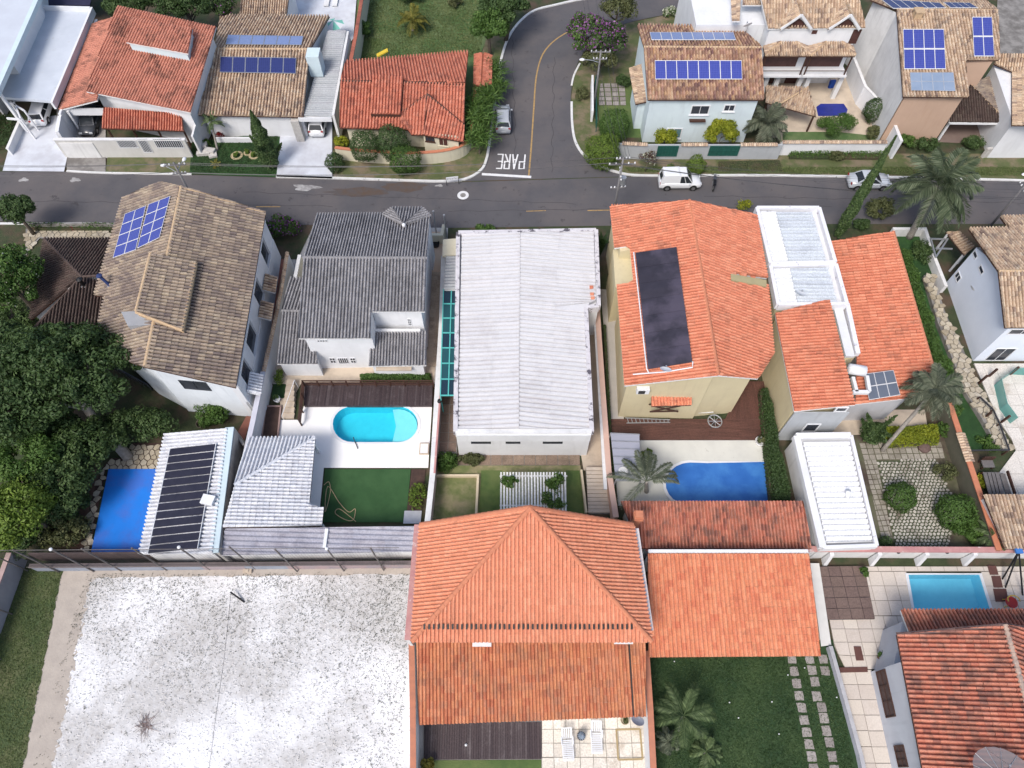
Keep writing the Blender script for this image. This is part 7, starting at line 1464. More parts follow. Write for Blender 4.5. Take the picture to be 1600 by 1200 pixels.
sheet('dark_lawn', [(1012, 1000), (1302, 1000), (1368, 1300), (1020, 1300)], .06, mat('dark_green_lawn', (.028, .062, .022), (.020, .046, .017), 1.6, c3=(.05, .085, .03), s3=.35, bump=.5, bs=25))
SP = place('stepping_path')
for row in ([(1237+k*3.85*1.0, 1030+k*19.0) for k in range(11)], [(1265, 1030), (1269, 1047), (1273, 1065), (1276, 1088), (1284, 1105), (1287, 1122), (1291, 1142), (1296, 1160), (1300, 1182), (1304, 1203), (1309, 1224)], [(1286, 1030), (1289, 1048)]):
    for (x, y) in row:
        q = P(x, y, .08); mb = MB(); s_ = .29; vs = [(q.x+s_*a*random.uniform(.88, 1.08), q.y+s_*b*random.uniform(.88, 1.08)) for a, b in ((-1, -1), (0, -1.03), (1, -1), (1.03, 0), (1, 1), (0, 1.03), (-1, 1), (-1.03, 0))]
        mb.prism(vs, .05, .10); mb.build('stepping_stone', T_STEP, SP)
for i, (x, y) in enumerate(((1053, 1034), (1139, 1098), (1205, 1097), (1230, 1055), (1256, 1044), (1306, 1090), (1216, 1147), (1153, 1122))):
    q = P(x, y, .06); r = thing('garden_spike_light', 'tiny white garden spike light dotted in the dark green lawn', 'garden light', q, 'garden spike lights in the dark lawn'); MB().lathe(q, [(.02, 0), (.02, .12), (.045, .14), (.04, .18), (0, .19)], 8).build('lamp_head', WHITE, r)
sheet('bench_slab', [(1266, 880), (1280, 880), (1299, 1008), (1283, 1010)], .45, mat('pale_bench', (.66, .65, .62), (.6, .59, .56)))
# ------------------------------------------------------------------ B3 pool patio and weathered red house
bw = wall_line('pool_boundary_wall', 'long white boundary wall with pink cap behind the light blue pool', [(1262, 858), (1440, 859), (1720, 860)], 1.7, WHITE2, th=.25, capm=PINK, capw=.42)
wall_line('pink_capped_wall', 'pink capped boundary wall between the red barbecue roof and the orange terrace roof', [(1010, 858), (1262, 858)], 1.9, WHITE2, th=.2, capm=PINK, capw=.3)
for x in (1300, 1375, 1449, 1524): 
    q = P(x, 863, 1.7); MB().add([(q.x-.14, q.y, 0), (q.x+.14, q.y, 0), (q.x-.14, q.y-.55, 0), (q.x+.14, q.y-.55, 0), (q.x-.14, q.y, 1.68), (q.x+.14, q.y, 1.68), (q.x-.14, q.y-.2, 1.66), (q.x+.14, q.y-.2, 1.66)], [(0, 2, 6, 4), (1, 5, 7, 3), (2, 3, 7, 6), (4, 6, 7, 5), (0, 1, 3, 2)]).build('buttress', WHITE, bw)
for i, x in enumerate((1404, 1480)): q = P(x, 863, 1.5); r = thing('wall_lamp', ['small dark lamp on the pool boundary wall left of the pool', 'small dark lamp on the pool boundary wall above the pool'][i], 'lamp', q); MB().lathe(q, [(0, .1), (.12, .05), (.1, -.08), (0, -.1)], 8).build('shade', DMETAL, r)
GR = mat('beige_grout', (.36, .31, .27), (.3, .26, .22), 2); PTI = place('beige_tile_patio')
def pat(poly, n): pieces(PTI, [(x, y, .10) for x, y in poly], T_PAT, e=(0, 1), w=.98, l=.98, prof='flat', gap=.035, indiv=n, name='patio_bed', slab=.06, slabm=GR, piece='patio_tile', kind='structure')
pat([(1275, 893), (1416, 893), (1428, 962), (1295, 962)], 60); pat([(1533, 893), (1700, 893), (1720, 962), (1552, 962)], 40); pat([(1268, 885), (1700, 885), (1702, 892.6), (1270, 892.6)], 40)
pat([(1295, 962.4), (1720, 962.4), (1740, 1010), (1400, 1045), (1322, 1046), (1304, 1010)], 100); pat([(1308, 1046.5), (1362, 1046.5), (1420, 1300), (1372, 1300)], 60)
BP = place('brown_tile_platform'); pieces(BP, [(1292, 968, .28), (1367, 967, .28), (1350, 884, .28), (1277, 885, .28)], T_BRT, w=.82, l=.82, prof='flat', gap=.04, indiv=40, name='platform_base', slab=.22, slabm=DARKDECK, piece='brown_tile', kind='structure')
PW = water('light_pool_water', (.80, .97, .99)); pl2 = pool('light_blue_pool', 'rectangular light blue pool with white rim partly under the red roof eave', RECT, .14, PW, POOLB, 1.0, rim=WHITE, rimw=.22, raised=.04)
for i, (x0, y0_, x1, y1_) in enumerate(((1543, 884, 1556, 898), (1549, 900, 1563, 918), (1552, 920, 1572, 940))):
    r = thing('floor_mat', ['small brown square mat furthest from the red chair', 'middle brown square mat beside the light blue pool', 'largest brown square mat next to the red chair'][i], 'mat', P(x0, y0_, .12)); q = [P(*p, .16) for p in ((x0, y0_), (x1, y0_), (x1+4, y1_), (x0+4, y1_))]; MB().prism([p[:2] for p in q], .13, .18).build('mat_body', mat('brown_mat', (.12, .055, .045), (.1, .045, .04), 3), r)
for i, pl in enumerate((((1334, 1010), (1345, 1010), (1350, 1032), (1338, 1032)), ((1311, 1043), (1355, 1042), (1356, 1050), (1313, 1051)))):
    r = thing('door_mat', ['small brown upright mat lying on the beige tile patio', 'long brown mat across the narrow end of the beige patio'][i], 'mat', P(*pl[0], .12)); MB().prism([P(*p, .16)[:2] for p in pl], .13, .17).build('mat_body', mat('brown_mat', (.12, .055, .045)), r)
q = P(1575, 943, .12); r = thing('red_chair', 'round red seat chair with yellow armrests beside the light blue pool', 'chair', q); RD = mat('red_plastic', (.42, .035, .03), (.36, .03, .028), 2, rough=.4); YL = mat('yellow_wood', (.55, .38, .08), (.48, .33, .07), 2)
MB().lathe((q.x, q.y, .12), [(0, .48), (.35, .48), (.42, .44), (.4, .38), (0, .36)], 18).build('seat', RD, r); mb = MB(); mb.tube([(q.x+.42*math.cos(t), q.y+.30*math.sin(t)+.1, .85) for t in [k*math.pi/8 for k in range(-1, 10)]], .045, 6); mb.build('backrest', YL, r)
for a in (-.35, .35):
    for b in (-.25, .28): MB().bar((q.x+a, q.y+b, .12), (q.x+a*.8, q.y+b*.8, .52), .05).build('leg', YL, r)
r = thing('swing_frame', 'blue topped dark swing frame poles at the right edge beside the pool', 'frame', P(1590, 905, 0)); t_ = P(1592, 861, 2.4)
for a in ((1566, 905), (1571, 918), (1598, 930)): q = P(*a, .1); MB().tube([q, t_], .06, 6).build('leg', BLACK, r)
MB().box(t_, (.5, .35, .15)).build('top_joint', mat('blue_plastic', (.05, .18, .5)), r)
pot('round terracotta pot with broad-leaved plant on the beige patio near the house corner', 1376, 1028, .12, .36, mat('brown_pot', (.16, .09, .06), (.12, .07, .05)), L_MD, pr=(.45, .3, .35), lm=.13)
pot('small green plant at the top right corner of the brown tile platform', 1346, 895, .12, .2, DMETAL, L_MD, pr=(.4, .35, .35), n=350, h=.3)
sheet('utility_corner', [(1256, 884), (1270, 884), (1275, 905), (1262, 905)], .3, WHITE)
r = thing('red_valve', 'red round valve wheel at the corner of the orange terrace roof', 'valve', P(1266, 895, .5)); q = P(1265, 896, .5); MB().lathe(q, [(0, .1), (.13, .08), (.15, 0), (0, -.05)], 12).build('wheel', RD, r)
wall_line('lawn_patio_kerb', 'low pale wall between the dark lawn and the beige tile patio', [(1298, 1012), (1320, 1090), (1345, 1180), (1362, 1260)], .6, mat('lavender_wall', (.46, .47, .53), (.4, .41, .46), 1.5, spot=(.25, .24, .24)), th=.2, capm=mat('pale_cap', (.42, .42, .44), (.34, .34, .36), 2), capw=.26)
h = thing('weathered_red_house', 'large house with lichen-stained red barrel tile roof at the lower right corner', 'house', P(1480, 1100, 0))
sub = pieces(h, [(1407, 954, 3.2), (1720, 953, 3.2), (1720, 1000, 4.0), (1425, 1000, 4.0)], T_RUST, w=.25, l=.42, indiv=50, slabm=WSLAB, name='small_roof')
wr3 = pieces(h, [(1401, 992, 4.6), (1452, 1260, 4.6), (1648, 1260, 6.4), (1570, 977, 6.4)], T_RUST, e=(0, 1), w=.27, l=.43, indiv=250, slabm=BROWNW)
er3 = pieces(h, [(1720, 1000, 4.8), (1760, 1260, 4.8), (1648, 1260, 6.4), (1570, 977, 6.4)], T_RUST, e=(0, 1), w=.27, l=.43, slabm=BROWNW)
ridge(h, [P(1570, 977, 6.45), P(1648, 1260, 6.45)], mat('lichen_ridge', (.45, .33, .26), (.25, .2, .18), 2.5, spot=(.6, .58, .54), sth=.62), .17); ridge(h, [P(1401, 992, 4.6), P(1570, 977, 6.4)], mat('dark_verge', (.12, .08, .08), (.2, .12, .1), 2), .14); ridge(h, [P(1570, 977, 6.4), P(1720, 1000, 4.8)], MATS['dark_verge'], .14)
a, b = P(1359, 1050, 0), P(1405, 1260, 0); GW = mat('blue_grey_plaster', (.50, .53, .58), (.45, .47, .52), .8, streak=(.38, .4, .44)); 
MB().prism([(a.x, a.y), (b.x, b.y), (b.x+9, b.y), (a.x+9, a.y)], 0, 4.35).build('wall', GW, h)
c = P(1378, 985, 0); MB().prism([(c.x, c.y), (a.x+.25, a.y+.01), (a.x+5, a.y+.01), (c.x+5, c.y)], 0, 3.0).build('rear_wing_wall', GW, h)
BL_ = mat('brown_blind', (.10, .065, .06), (.075, .05, .045), 3)
for c4 in (((1371, 1049), (1384, 1045), (1400, 1120), (1384, 1122)), ((1398, 1165), (1412, 1163), (1420, 1198), (1405, 1200))):
    win(h, c4, (a.x, a.y), (b.x, b.y), BROWNW, BL_, .06, .08, (2, 1), sill=False)
dish('large pale mesh satellite dish on the weathered red roof at the bottom right corner', P(1568, 1214, 7.0), 1.55, 190, m=glassy('mesh_dish', (.34, .30, .30), .6), el=62, spokes=12, mast=5.6)
# ------------------------------------------------------------------ vegetation
tree('huge dark green tree overhanging the brown hipped roof at the left edge', 100, 585, 6.0, (6.2, 4.3, 3.2), L_DK, 26000, .14, 130, trunk=.34, cr=.17, lean=(3.2, -4.2), bark=BARKL)
tree('second dark tree crown at the left edge below the huge tree', 10, 640, 5.5, (4.5, 3.6, 2.8), L_DK, 13000, .14, 70, trunk=.25, cr=.2)
tree('mid green tree at the left edge above the huge tree', 12, 440, 5.0, (3.4, 3.4, 2.6), L_MD, 12000, .13, 60, trunk=.22, cr=.22, extra=(L_WHF, .03, .08))
tree('rounded dark tree beside the street at the left edge', 22, 330, 3.2, (2.3, 1.6, 1.6), L_DK, 6000, .11, 36, trunk=.15, cr=.26)
tree('light green feathery tree at the left edge beside the covered blue pool', 30, 800, 4.2, (2.8, 2.9, 2.0), L_BR, 11000, .12, 55, trunk=.18, cr=.25)
tree('dark low tree above the bare earth left of the covered blue pool', 100, 760, 3.0, (2.9, 2.6, 1.8), L_DK, 9000, .12, 50, trunk=.16, cr=.25)
tree('dark shrubby tree along the foot of the grey-tan roof house', 215, 665, 1.6, (3.6, 1.5, 1.3), L_DK, 8000, .10, 45, trunk=.1, cr=.3)
tree('mid dark tree between the huge tree and the covered pool', 110, 690, 3.0, (3.6, 2.4, 1.8), L_DK, 9000, .12, 45, trunk=.16, cr=.25)
bush('bright green shrub at the right foot of the grey-tan roof house wall', 330, 645, (2.1, 1.3, 1.2), L_MD, 4000, .09)
tree('dark filler tree in the shade between the brown hipped roof and the huge tree', 25, 545, 4.2, (3.6, 2.8, 2.2), L_DK, 9000, .13, 50, trunk=.2, cr=.22)
tree('olive-green tree above the light green feathery tree at the left edge', 45, 715, 3.6, (3.2, 2.6, 2.0), L_MD, 8000, .12, 44, trunk=.16, cr=.24)
tree('low dark tree filling the corner between covered pool and huge tree', 165, 690, 2.2, (2.6, 1.5, 1.3), L_DK, 5000, .10, 34, trunk=.1, cr=.26)
tree('dark tree in the shade at the foot of the huge tree trunk', 60, 655, 3.4, (3.6, 2.6, 1.8), L_DK, 8000, .12, 44, trunk=.16, cr=.24)
bush('dark shrubs along the shaded left side of the bare earth', 110, 790, (1.6, 2.4, 1.2), L_DK, 3600, .10)
bush('ground shrubs in the shade beside the brown hipped roof', 20, 500, (2.6, 1.8, 1.3), L_DK, 4500, .10)
bush('dark greenery in the bottom left corner beside the court wall', 20, 850, (2.6, 1.5, 1.6), L_DK, 5000, .11)
bush('dark olive shrubs on the bare earth near the court corner', 100, 830, (2.3, 1.4, 1.2), L_OLV, 3500, .10)
q = P(316, 664, .2); r = thing('round_basket', 'small round wicker basket in the shrubs below the grey-tan roof house', 'basket', q); MB().lathe(q, [(.3, 0), (.42, .3), (.38, .3), (.28, .05)], 14).build('weave', BARK, r)
bush('purple flowering bougainvillea in the front garden by the grey-tan roof house', 440, 356, (1.9, 1.2, 1.4), L_MD, 4500, .09, extra=(L_PNK, .16, .09))
bush('green shrub with broad leaves left in the front garden by the street', 415, 362, (1.3, 1.2, 1.3), L_DK, 2500, .1)
q = P(418, 392, .1); palm('low fan-leaved palm at the end of the terracotta walkway', q, q+Vector((0, 0, .7)), 1.2, L_PALY, 12, .3, .08, seed=11, nl=14)
bush('small red-leaved plant on the street edge of the stone terrace', 116, 357, (.45, .3, .4), L_RED, 300, .07)
hedge('street_hedge', 'clipped narrow hedge along the street beside the brown hipped roof', [(36, 343), (180, 344), (180, 350), (36, 350)], 1.1, L_MD, 2200, .07)
hedge('planter_hedge', 'green plants in a long planter under the grey house rear wall', [(560, 580), (672, 578), (674, 592), (562, 592)], .9, L_MD, 3500, .08)
bush('small shrub on the wall beside the stone steps', 437, 592, (.4, 1.0, .6), L_BR, 500, .08)
bush('low green bush at the street behind the corrugated roof building', 758, 358, (1.3, .5, .6), L_MD, 1200, .09)
bush('dark dense hedge bush left in the garden of the corrugated roof building', 697, 722, (.95, 1.0, .7), L_MD, 2200, .08)
bush('long low bush in front of the corrugated roof building wall', 738, 718, (1.3, .55, .5), L_OLV, 1800, .08)
for lab, x, y, rx_, ry_ in (('small vine patch at the left end of the white slat pergola', 797, 752, .7, .55), ('upper vine cluster on the right of the white slat pergola', 868, 752, .95, .75), ('lower vine cluster on the white slat pergola beside the dry grass', 866, 781, 1.15, .8)):
    q = P(x, y, 2.0); r = thing('vine', lab, 'climbing plant', (q.x, q.y, 0)); C, e, rn = crown_pts((rx_, ry_, .35), 900, 22, .3); link('foliage', leafmesh('foliage', C+np.array([q.x, q.y, 2.0]), e, .09, rn, L_MD), None, r); MB().tube([(q.x, q.y, 0), (q.x+.1, q.y, 2.0)], .03, 5).build('stem', BARK, r)
q = P(940, 400, 0); r = thing('banana_plant', 'upright dark banana-leaved plant between the corrugated building and the yellow house', 'plant', P(940, 392, 0)); q = P(938, 400, 0)
for k in range(8):
    a = k*2.4; L_ = 2.0; tip = Vector((q.x+math.cos(a)*.7, q.y+math.sin(a)*.9, 2.6)); m1 = Vector((q.x+math.cos(a)*.3, q.y+math.sin(a)*.35, 2.0)); s_ = Vector((-math.sin(a), math.cos(a), 0))*.2
    MB().add([q, m1-s_, m1+s_, tip], [(0, 1, 3, 2)]).build('leaf', L_DK, r)
# palms
L_PALD = leafmat('dark_palm_leaflets', (.045, .07, .038), (.095, .125, .07), (.20, .24, .155))
q = P(1010, 768, .1); palm('leaning grey-green palm beside the translucent canopy and half-round pool', q, P(1010, 752, 3.0), 3.4, L_PALG, 10, .6, .15, seed=3, dirs=[1.4, 1.6, 1.85, .35, .1, .6, 2.9, 3.9, 1.2, 2.3], nl=38)
bush('bright shrub crown behind the leaning grey-green palm', 1012, 712, (.5, .6, .6), L_BR, 700, .09)
q = P(1420, 372, 0); palm('tall grey-green feather palm overhanging the street at the right', q, P(1466, 288, 6.3), 4.9, L_PALD, 26, 1.25, .26, seed=5, nl=54, width=.07)
q = P(1378, 704, .08); palm('slender palm with pale leaning trunk in the paved garden', q, P(1462, 608, 6.0), 2.7, L_PALG, 24, .75, .14, seed=8, nl=34, width=.06, bark=BARKL)
q = P(1060, 1140, .06); palm('feather palm growing in the dark lawn beside the orange-capped wall', q, P(1068, 1118, 1.9), 2.6, L_PALM, 13, .6, .12, seed=9, nl=46, width=.025)
q = P(1040, 1160, .06); palm('small grey-green palm clump at the wall near the patio dish', q, q+Vector((0, 0, .9)), 1.1, L_PALG, 12, .35, .1, seed=12, nl=20)
q = P(1100, 1175, .06); palm('low palm in the dark lawn at the bottom edge of the photo', q, q+Vector((0, 0, .5)), 1.5, L_PALM, 12, .4, .1, seed=14, nl=26)
q = P(1552, 845, .06); palm('low bending palm at the right corner of the paved garden', q, P(1552, 838, 1.5), 1.7, L_PALM, 12, .45, .1, seed=15, nl=24)
q = P(645, 48, .05); palm('golden-green clumping palm in the middle of the upper lawn', q, P(645, 30, 1.6), 2.3, L_PALY, 20, .6, .14, seed=16, nl=26)
q = P(340, 235, .1); palm('small green palm by the white stone heap at the tan roof house', q, P(330, 190, 2.6), 1.5, L_PALM, 12, .4, .1, seed=17, nl=22)
q = P(1205, 222, .1); 
palm('bushy feather palm between the pale blue house and the white arcaded house', q, P(1198, 190, 2.6), 2.9, L_PALG, 26, .9, .16, seed=18, nl=34, width=.07)
for i, (x, y, zz) in enumerate(((768, 110, 1.8), (762, 150, 2.2), (752, 185, 2.6), (748, 215, 2.2), (742, 170, 2.0), (772, 135, 1.6))):
    q = P(x, y, zz); b = Vector((q.x, q.y, 0)); r = thing('yucca', ['yucca rosette nearest the top of the roadside row', 'large yucca rosette beside the tiled gatehouse roof', 'broad yucca rosette above the corner wall', 'lowest yucca rosette of the roadside row by the silver car', 'yucca rosette overlapping the red tile corner roof', 'yucca rosette at the road edge beside the gatehouse roof'][i], 'yucca', (b.x, b.y, 0)); MB().tube([b, q], .09, 6).build('trunk', BARK, r)
    n = 620; d = rng.normal(size=(n, 3)); d[:, 2] = np.abs(d[:, 2])*.7+.1; d /= np.linalg.norm(d, axis=1)[:, None]; up = np.cross(d, rng.normal(size=(n, 3))); up /= np.linalg.norm(up, axis=1)[:, None]
    c0 = np.array(q)+rng.normal(size=(n, 3))*np.array([.55, .55, .2]); l = rng.uniform(.8, 1.5, n)[:, None]; X = np.stack([c0, c0+d*l*.5+up*.05, c0+d*l-np.array([0, 0, .3]), c0+d*l*.5-up*.05], 1).reshape(-1, 3)
    me = bpy.data.meshes.new('rosette'); me.from_pydata(X.tolist(), [], np.arange(4*n).reshape(-1, 4).tolist()); me.materials.append(L_MD); at = me.attributes.new('rnd', 'FLOAT', 'FACE'); at.data.foreach_set('value', rng.random(n)); link('rosette', me, None, r)
# cypress leaning over the street
def spire(label, px, py, base_r, hgt, m, n=6000, cat='cypress', name='cypress_tree', leaf=.09, z0=0., arms=0):
    b = P(px, py, z0); r = thing(name, label, cat, b); t = rng.random(n)**.75; a = rng.random(n)*6.283; rad = base_r*(1-t**2.2)*(.55+.45*np.minimum(1, t*6))*(.86+.14*np.sin(t*31+a*3))*rng.uniform(.75, 1.05, n)
    C = np.stack([b.x+rad*np.cos(a), b.y+rad*np.sin(a), z0+.3+t*(hgt-.3)], 1); e = np.stack([np.cos(a), np.sin(a), np.full(n, .4)], 1)
    if arms:
        Cs = [C]; es = [e]
        for k in range(arms):
            aa = k*2.1+.5; zz = hgt*(.15+.12*k); L_ = base_r*1.5; m_ = n//10; s = rng.random(m_)
            rr = .22*(1-s)+.05; Cs.append(np.stack([b.x+np.cos(aa)*(base_r*.4+L_*s*.7)+rng.normal(size=m_)*rr*.6, b.y+np.sin(aa)*(base_r*.4+L_*s*.7)+rng.normal(size=m_)*rr*.6, z0+zz+s*1.4+rng.normal(size=m_)*rr*.6], 1)); es.append(rng.normal(size=(m_, 3)))
        C = np.concatenate(Cs); e = np.concatenate(es)
    link('crown', leafmesh('crown', C, e, leaf, rng.random(len(C)), m), None, r); MB().tube([b, (b.x, b.y, z0+hgt*.8)], [.1, .03], 6).build('trunk', BARK, r); return r
spire('tall narrow dark cypress leaning outward over the street beside the parked silver car', 1306, 372, .6, 12.2, L_DK, 11000)
spire('dark pointed conifer on the lawn of the tan roof house beside the white drive', 426, 262, 1.15, 7.0, L_DK, 8000, arms=3, name='conifer_tree', cat='conifer')
spire('low dark juniper with pointed arms below the large orange roof', 1356, 685, .95, 2.6, L_DK, 4200, arms=6, name='juniper', cat='juniper')
ball('round clipped bush on the verge before the curved cream wall', 632, 250, 1.55, L_MD, 5200, .07, zc=1.5)
ball('dark clipped ball tree on the left above the curved cream wall', 570, 228, 1.45, L_DK, 4200, .08, zc=2.2)
ball('very dark ball tree against the red tiled corner roof', 612, 222, 1.6, L_DK, 4800, .08, zc=2.4)
ball('dark bluish bush at the right side of the white drive', 523, 254, .95, L_DK, 1800, .08, zc=.9)
bush('yellow-green shrub at the left end of the curved cream wall', 532, 224, (1.0, .7, .8), L_YL, 1100, .09)
ball('large round yellow-green bush at the road corner below the utility pole', 942, 236, 1.75, tuple and L_BR, 6500, .075, zc=1.7)
ball('round dark green bush behind the large corner bush', 960, 196, 1.55, L_MD, 4200, .08, zc=1.8)
ball('small round bush on the verge between the two dark green gates', 1088, 258, .95, L_BR, 2400, .065, zc=.95)
bush('small spiky bush before the grey boundary wall', 1047, 262, (.45, .4, .6), L_BR, 500, .07)
tree('dry twiggy shrub with pale blossoms at the grey boundary wall corner', 1012, 250, 1.6, (1.1, .8, 1.2), leafmat('brown_twig_leaves', (.06, .035, .025), (.11, .065, .045), (.2, .13, .1)), 1100, .06, 24, name='shrub', cat='shrub', trunk=.04, extra=(L_WHF, .1, .08))
tree('bright yellow bamboo-like shrub before the pale blue wall, right of its middle', 1128, 210, 1.9, (2.1, 1.3, 1.7), L_YL, 6000, .10, 34, name='shrub', cat='shrub', trunk=.04, cr=.26)
tree('yellow-green shrub under the low window of the pale blue house', 1040, 217, 1.5, (1.5, .9, 1.3), L_YL, 2800, .09, 24, name='shrub', cat='shrub', trunk=.04)
bush('broad fine-leaved green bush beside the small covered pool', 1308, 200, (2.5, 1.5, 1.5), L_MD, 6500, .07)
bush('olive feathery bush beside the diagonal white wall', 1362, 208, (1.3, .9, .9), L_OLV, 2600, .07)
ball('tall clipped dark green bush against the diagonal white wall', 1365, 172, 1.0, L_DK, 2600, .075, zc=1.6, squash=1.2)
bush('green bush behind the white street wall at its right end', 1410, 222, (1.2, .9, 1.0), L_MD, 2500, .08)
bush('dark green bush at the right part of the peach house front garden', 1445, 228, (1.6, .8, 1.0), L_DK, 2800, .08)
bush('bush before the carport of the peach house', 1520, 225, (1.3, .9, 1.0), L_DK, 2200, .08)
hedge('wall_foot_plants', 'straggly plants along the foot of the white street wall', [(1232, 236), (1380, 238), (1378, 250), (1230, 249)], .8, L_MD, 3000, .08, zp=.1)
bush('roundish dark shrub in the middle before the white street wall', 1308, 246, (.9, .5, .8), L_OLV, 1500, .07)
hedge('roadside_grass_tufts', 'grass tufts on the verge left of the parked silver car', [(1120, 252), (1220, 250), (1225, 268), (1120, 268)], .3, L_OLV, 1200, .06, zp=.1)
bush('dark shrub with red leaves in the garden beside the tall palm', 1375, 330, (1.5, 1.2, 1.5), L_OLV, 3200, .10)
bush('dark low shrub at the street corner beside the cypress foot', 1345, 352, (1.1, .6, .8), L_DK, 1500, .09)
bush('dark shrubs at the foot of the tall palm', 1440, 395, (1.3, 1.4, .9), L_DK, 2600, .09)
q = P(1160, 330, .5); bush('yellow flowering shrub behind the yellow house at the street', 1162, 322, (.9, .6, .9), L_YL, 700, .07, extra=(L_YL, .1, .07))
ball('rounded clipped bush in the middle of the grass-paved garden', 1408, 776, 1.1, L_MD, 3600, .07, zc=.95)
ball('large rounded bush at the right of the grass-paved garden', 1494, 800, 1.3, L_MD, 4200, .085, zc=1.2)
bush('leafy bush at the bottom right of the grass-paved garden', 1510, 830, (1.4, 1.0, .9), L_MD, 2600, .09)
bush('wispy olive shrub above the large rounded bush in the paved garden', 1475, 738, (1.0, .9, .9), L_OLV, 1400, .07)
ball('small dark bush at the corner of the white metal carport', 1384, 850, .55, L_DK, 900, .07, zc=.5)
hedge('golden_hedge', 'bright yellow-green hedge along the top of the grass-paved garden', [(1380, 662), (1468, 658), (1474, 688), (1392, 692)], 1.2, L_YL, 5200, .085)
bush('green shrub between golden hedge and orange-capped wall', 1478, 672, (.9, .8, .8), L_MD, 1500, .08)
bush('bright low plant beside the weathered wooden table', 1535, 752, (.5, .8, .4), L_YL, 700, .07)
bush('creeping plants over the edge of the steep lawn railing', 1545, 690, (1.1, 1.3, .4), L_MD, 1800, .07)
r = thing('brown_boulder', 'brown rounded boulder at the end of the golden hedge', 'boulder', P(1443, 700, 0)); q = P(1443, 700, .1); mb = MB(); mb.lathe(q, [(.0, .45), (.3, .4), (.5, .2), (.48, 0)], 9); mb.build('rock', mat('brown_rock', (.14, .09, .08), (.1, .07, .06), 4, bump=.6), r)
tree('dark leafy tree at the top edge above the upper lawn', 790, 12, 4.0, (3.6, 3.0, 2.4), L_DK, 11000, .13, 50, trunk=.22, cr=.24)
tree('mid green tree right of the upper lawn beside the road bend', 765, 45, 3.4, (2.4, 2.2, 2.0), L_MD, 6500, .12, 36, trunk=.18, cr=.27)
bush('round shrub against the cream garden wall on the upper lawn', 568, 48, (1.1, 1.3, 1.2), L_MD, 2600, .08)
bush('dark bush at the top edge of the upper lawn', 640, -8, (2.0, 1.3, 1.6), L_DK, 3500, .1)
bush('blue-green agave-like bush at the top of the upper lawn', 712, 5, (1.0, .8, .8), L_OLV, 1200, .1)
tree('dark tree behind the brick-red roof house', 205, 8, 4.0, (3.6, 1.8, 2.2), L_DK, 7000, .13, 36, trunk=.2, cr=.28)
tree('dark tree between the brick-red roof and the top edge', 290, 8, 4.4, (4.0, 2.2, 2.4), L_DK, 9000, .13, 44, trunk=.2, cr=.25)
tree('small tree with purple blossoms left of the tan back roof', 350, 10, 3.8, (1.4, 2.0, 1.8), L_DK, 3500, .11, 26, trunk=.14, cr=.3, extra=(L_PNK, .05, .09))
tree('tangled dark tree with purple blossoms overhanging the side road bend', 918, 55, 3.6, (2.4, 3.0, 2.0), L_MD, 6500, .11, 40, trunk=.2, cr=.25, extra=(L_PNK, .22, .11))
tree('purple blossoming tree behind the utility pole', 955, 62, 3.2, (2.2, 2.4, 1.8), L_DK, 5500, .11, 36, trunk=.18, cr=.27, extra=(L_PNK, .12, .11))
tree('olive tree at the top edge right of the road bend', 965, 18, 3.4, (2.6, 1.8, 1.8), L_OLV, 5500, .11, 34, trunk=.16, cr=.27)
tree('dark bushy tree in front of the pale blue house garden', 935, 95, 2.2, (2.0, 1.7, 1.4), L_OLV, 4200, .10, 30, trunk=.12, cr=.28)
bush('shrub on the verge left of the green fence posts', 910, 148, (.8, 1.2, .8), L_OLV, 1500, .08)
bush('dark bush in the garden left of the pale blue house', 973, 128, (1.0, 1.0, .8), L_DK, 1600, .09)
bush('pale flowering shrub on the verge at the top of the road bend', 1050, 20, (1.4, .7, .6), L_MD, 1300, .09, extra=(L_WHF, .4, .1))
tree('dark round tree at the top edge left of the white arcaded house', 1110, 15, 3.0, (1.4, 1.4, 1.5), L_MD, 3200, .1, 24, trunk=.12, cr=.3)
hedge('tall_clipped_hedge', 'tall clipped hedge beside the white side wing of the arcaded house', [(1130, -10), (1146, -10), (1150, 36), (1136, 38)], 2.2, L_DK, 3500, .08)
hedge('left_garden_plants', 'dark garden plants behind the white gate at the far left', [(-30, 175), (22, 175), (12, 225), (-40, 225)], .9, L_DK, 3500, .09)
bush('small shrub in front of the white stone heap', 322, 225, (.7, .5, .6), L_MD, 800, .08)
bush('red and green leaved shrub beside the small palm', 343, 214, (.6, .6, .6), L_RED, 300, .08)
q = P(338, 258, .12); palm('spiky bromeliad on the dark lawn of the tan roof house', q, q+Vector((0, 0, .15)), .8, L_PALY, 12, .18, .05, seed=21, nl=10)
for i, (x, y) in enumerate(((370, 243), (387, 239), (397, 243))):
    cc = P(x, y, .14); r = thing('round_flower_bed', ['left ring of gravel with a clipped shrub on the dark lawn', 'middle small gravel ring with shrub on the dark lawn', 'right ring of gravel with a clipped shrub on the dark lawn'][i], 'flower bed', cc); rr = (.62, .42, .55)[i]
    MB().lathe((cc.x, cc.y, .12), [(rr*.62, .02+.004*i), (rr*.62, .05+.004*i), (rr, .05+.004*i), (rr*1.02, 0)], 18).build('gravel_ring', mat('tan_gravel', (.45, .37, .22), (.36, .29, .18), 6), r)
    C, e, rn = crown_pts((rr*.55, rr*.55, .35), 260, 8, .4); link('shrub', leafmesh('shrub', C+np.array([cc.x, cc.y, .3]), e, .07, rn, L_BR), None, r)
r = thing('white_stone_heap', 'heap of white rectangular stone blocks by the wall of the tan roof house', 'stones', P(322, 240, 0)); 
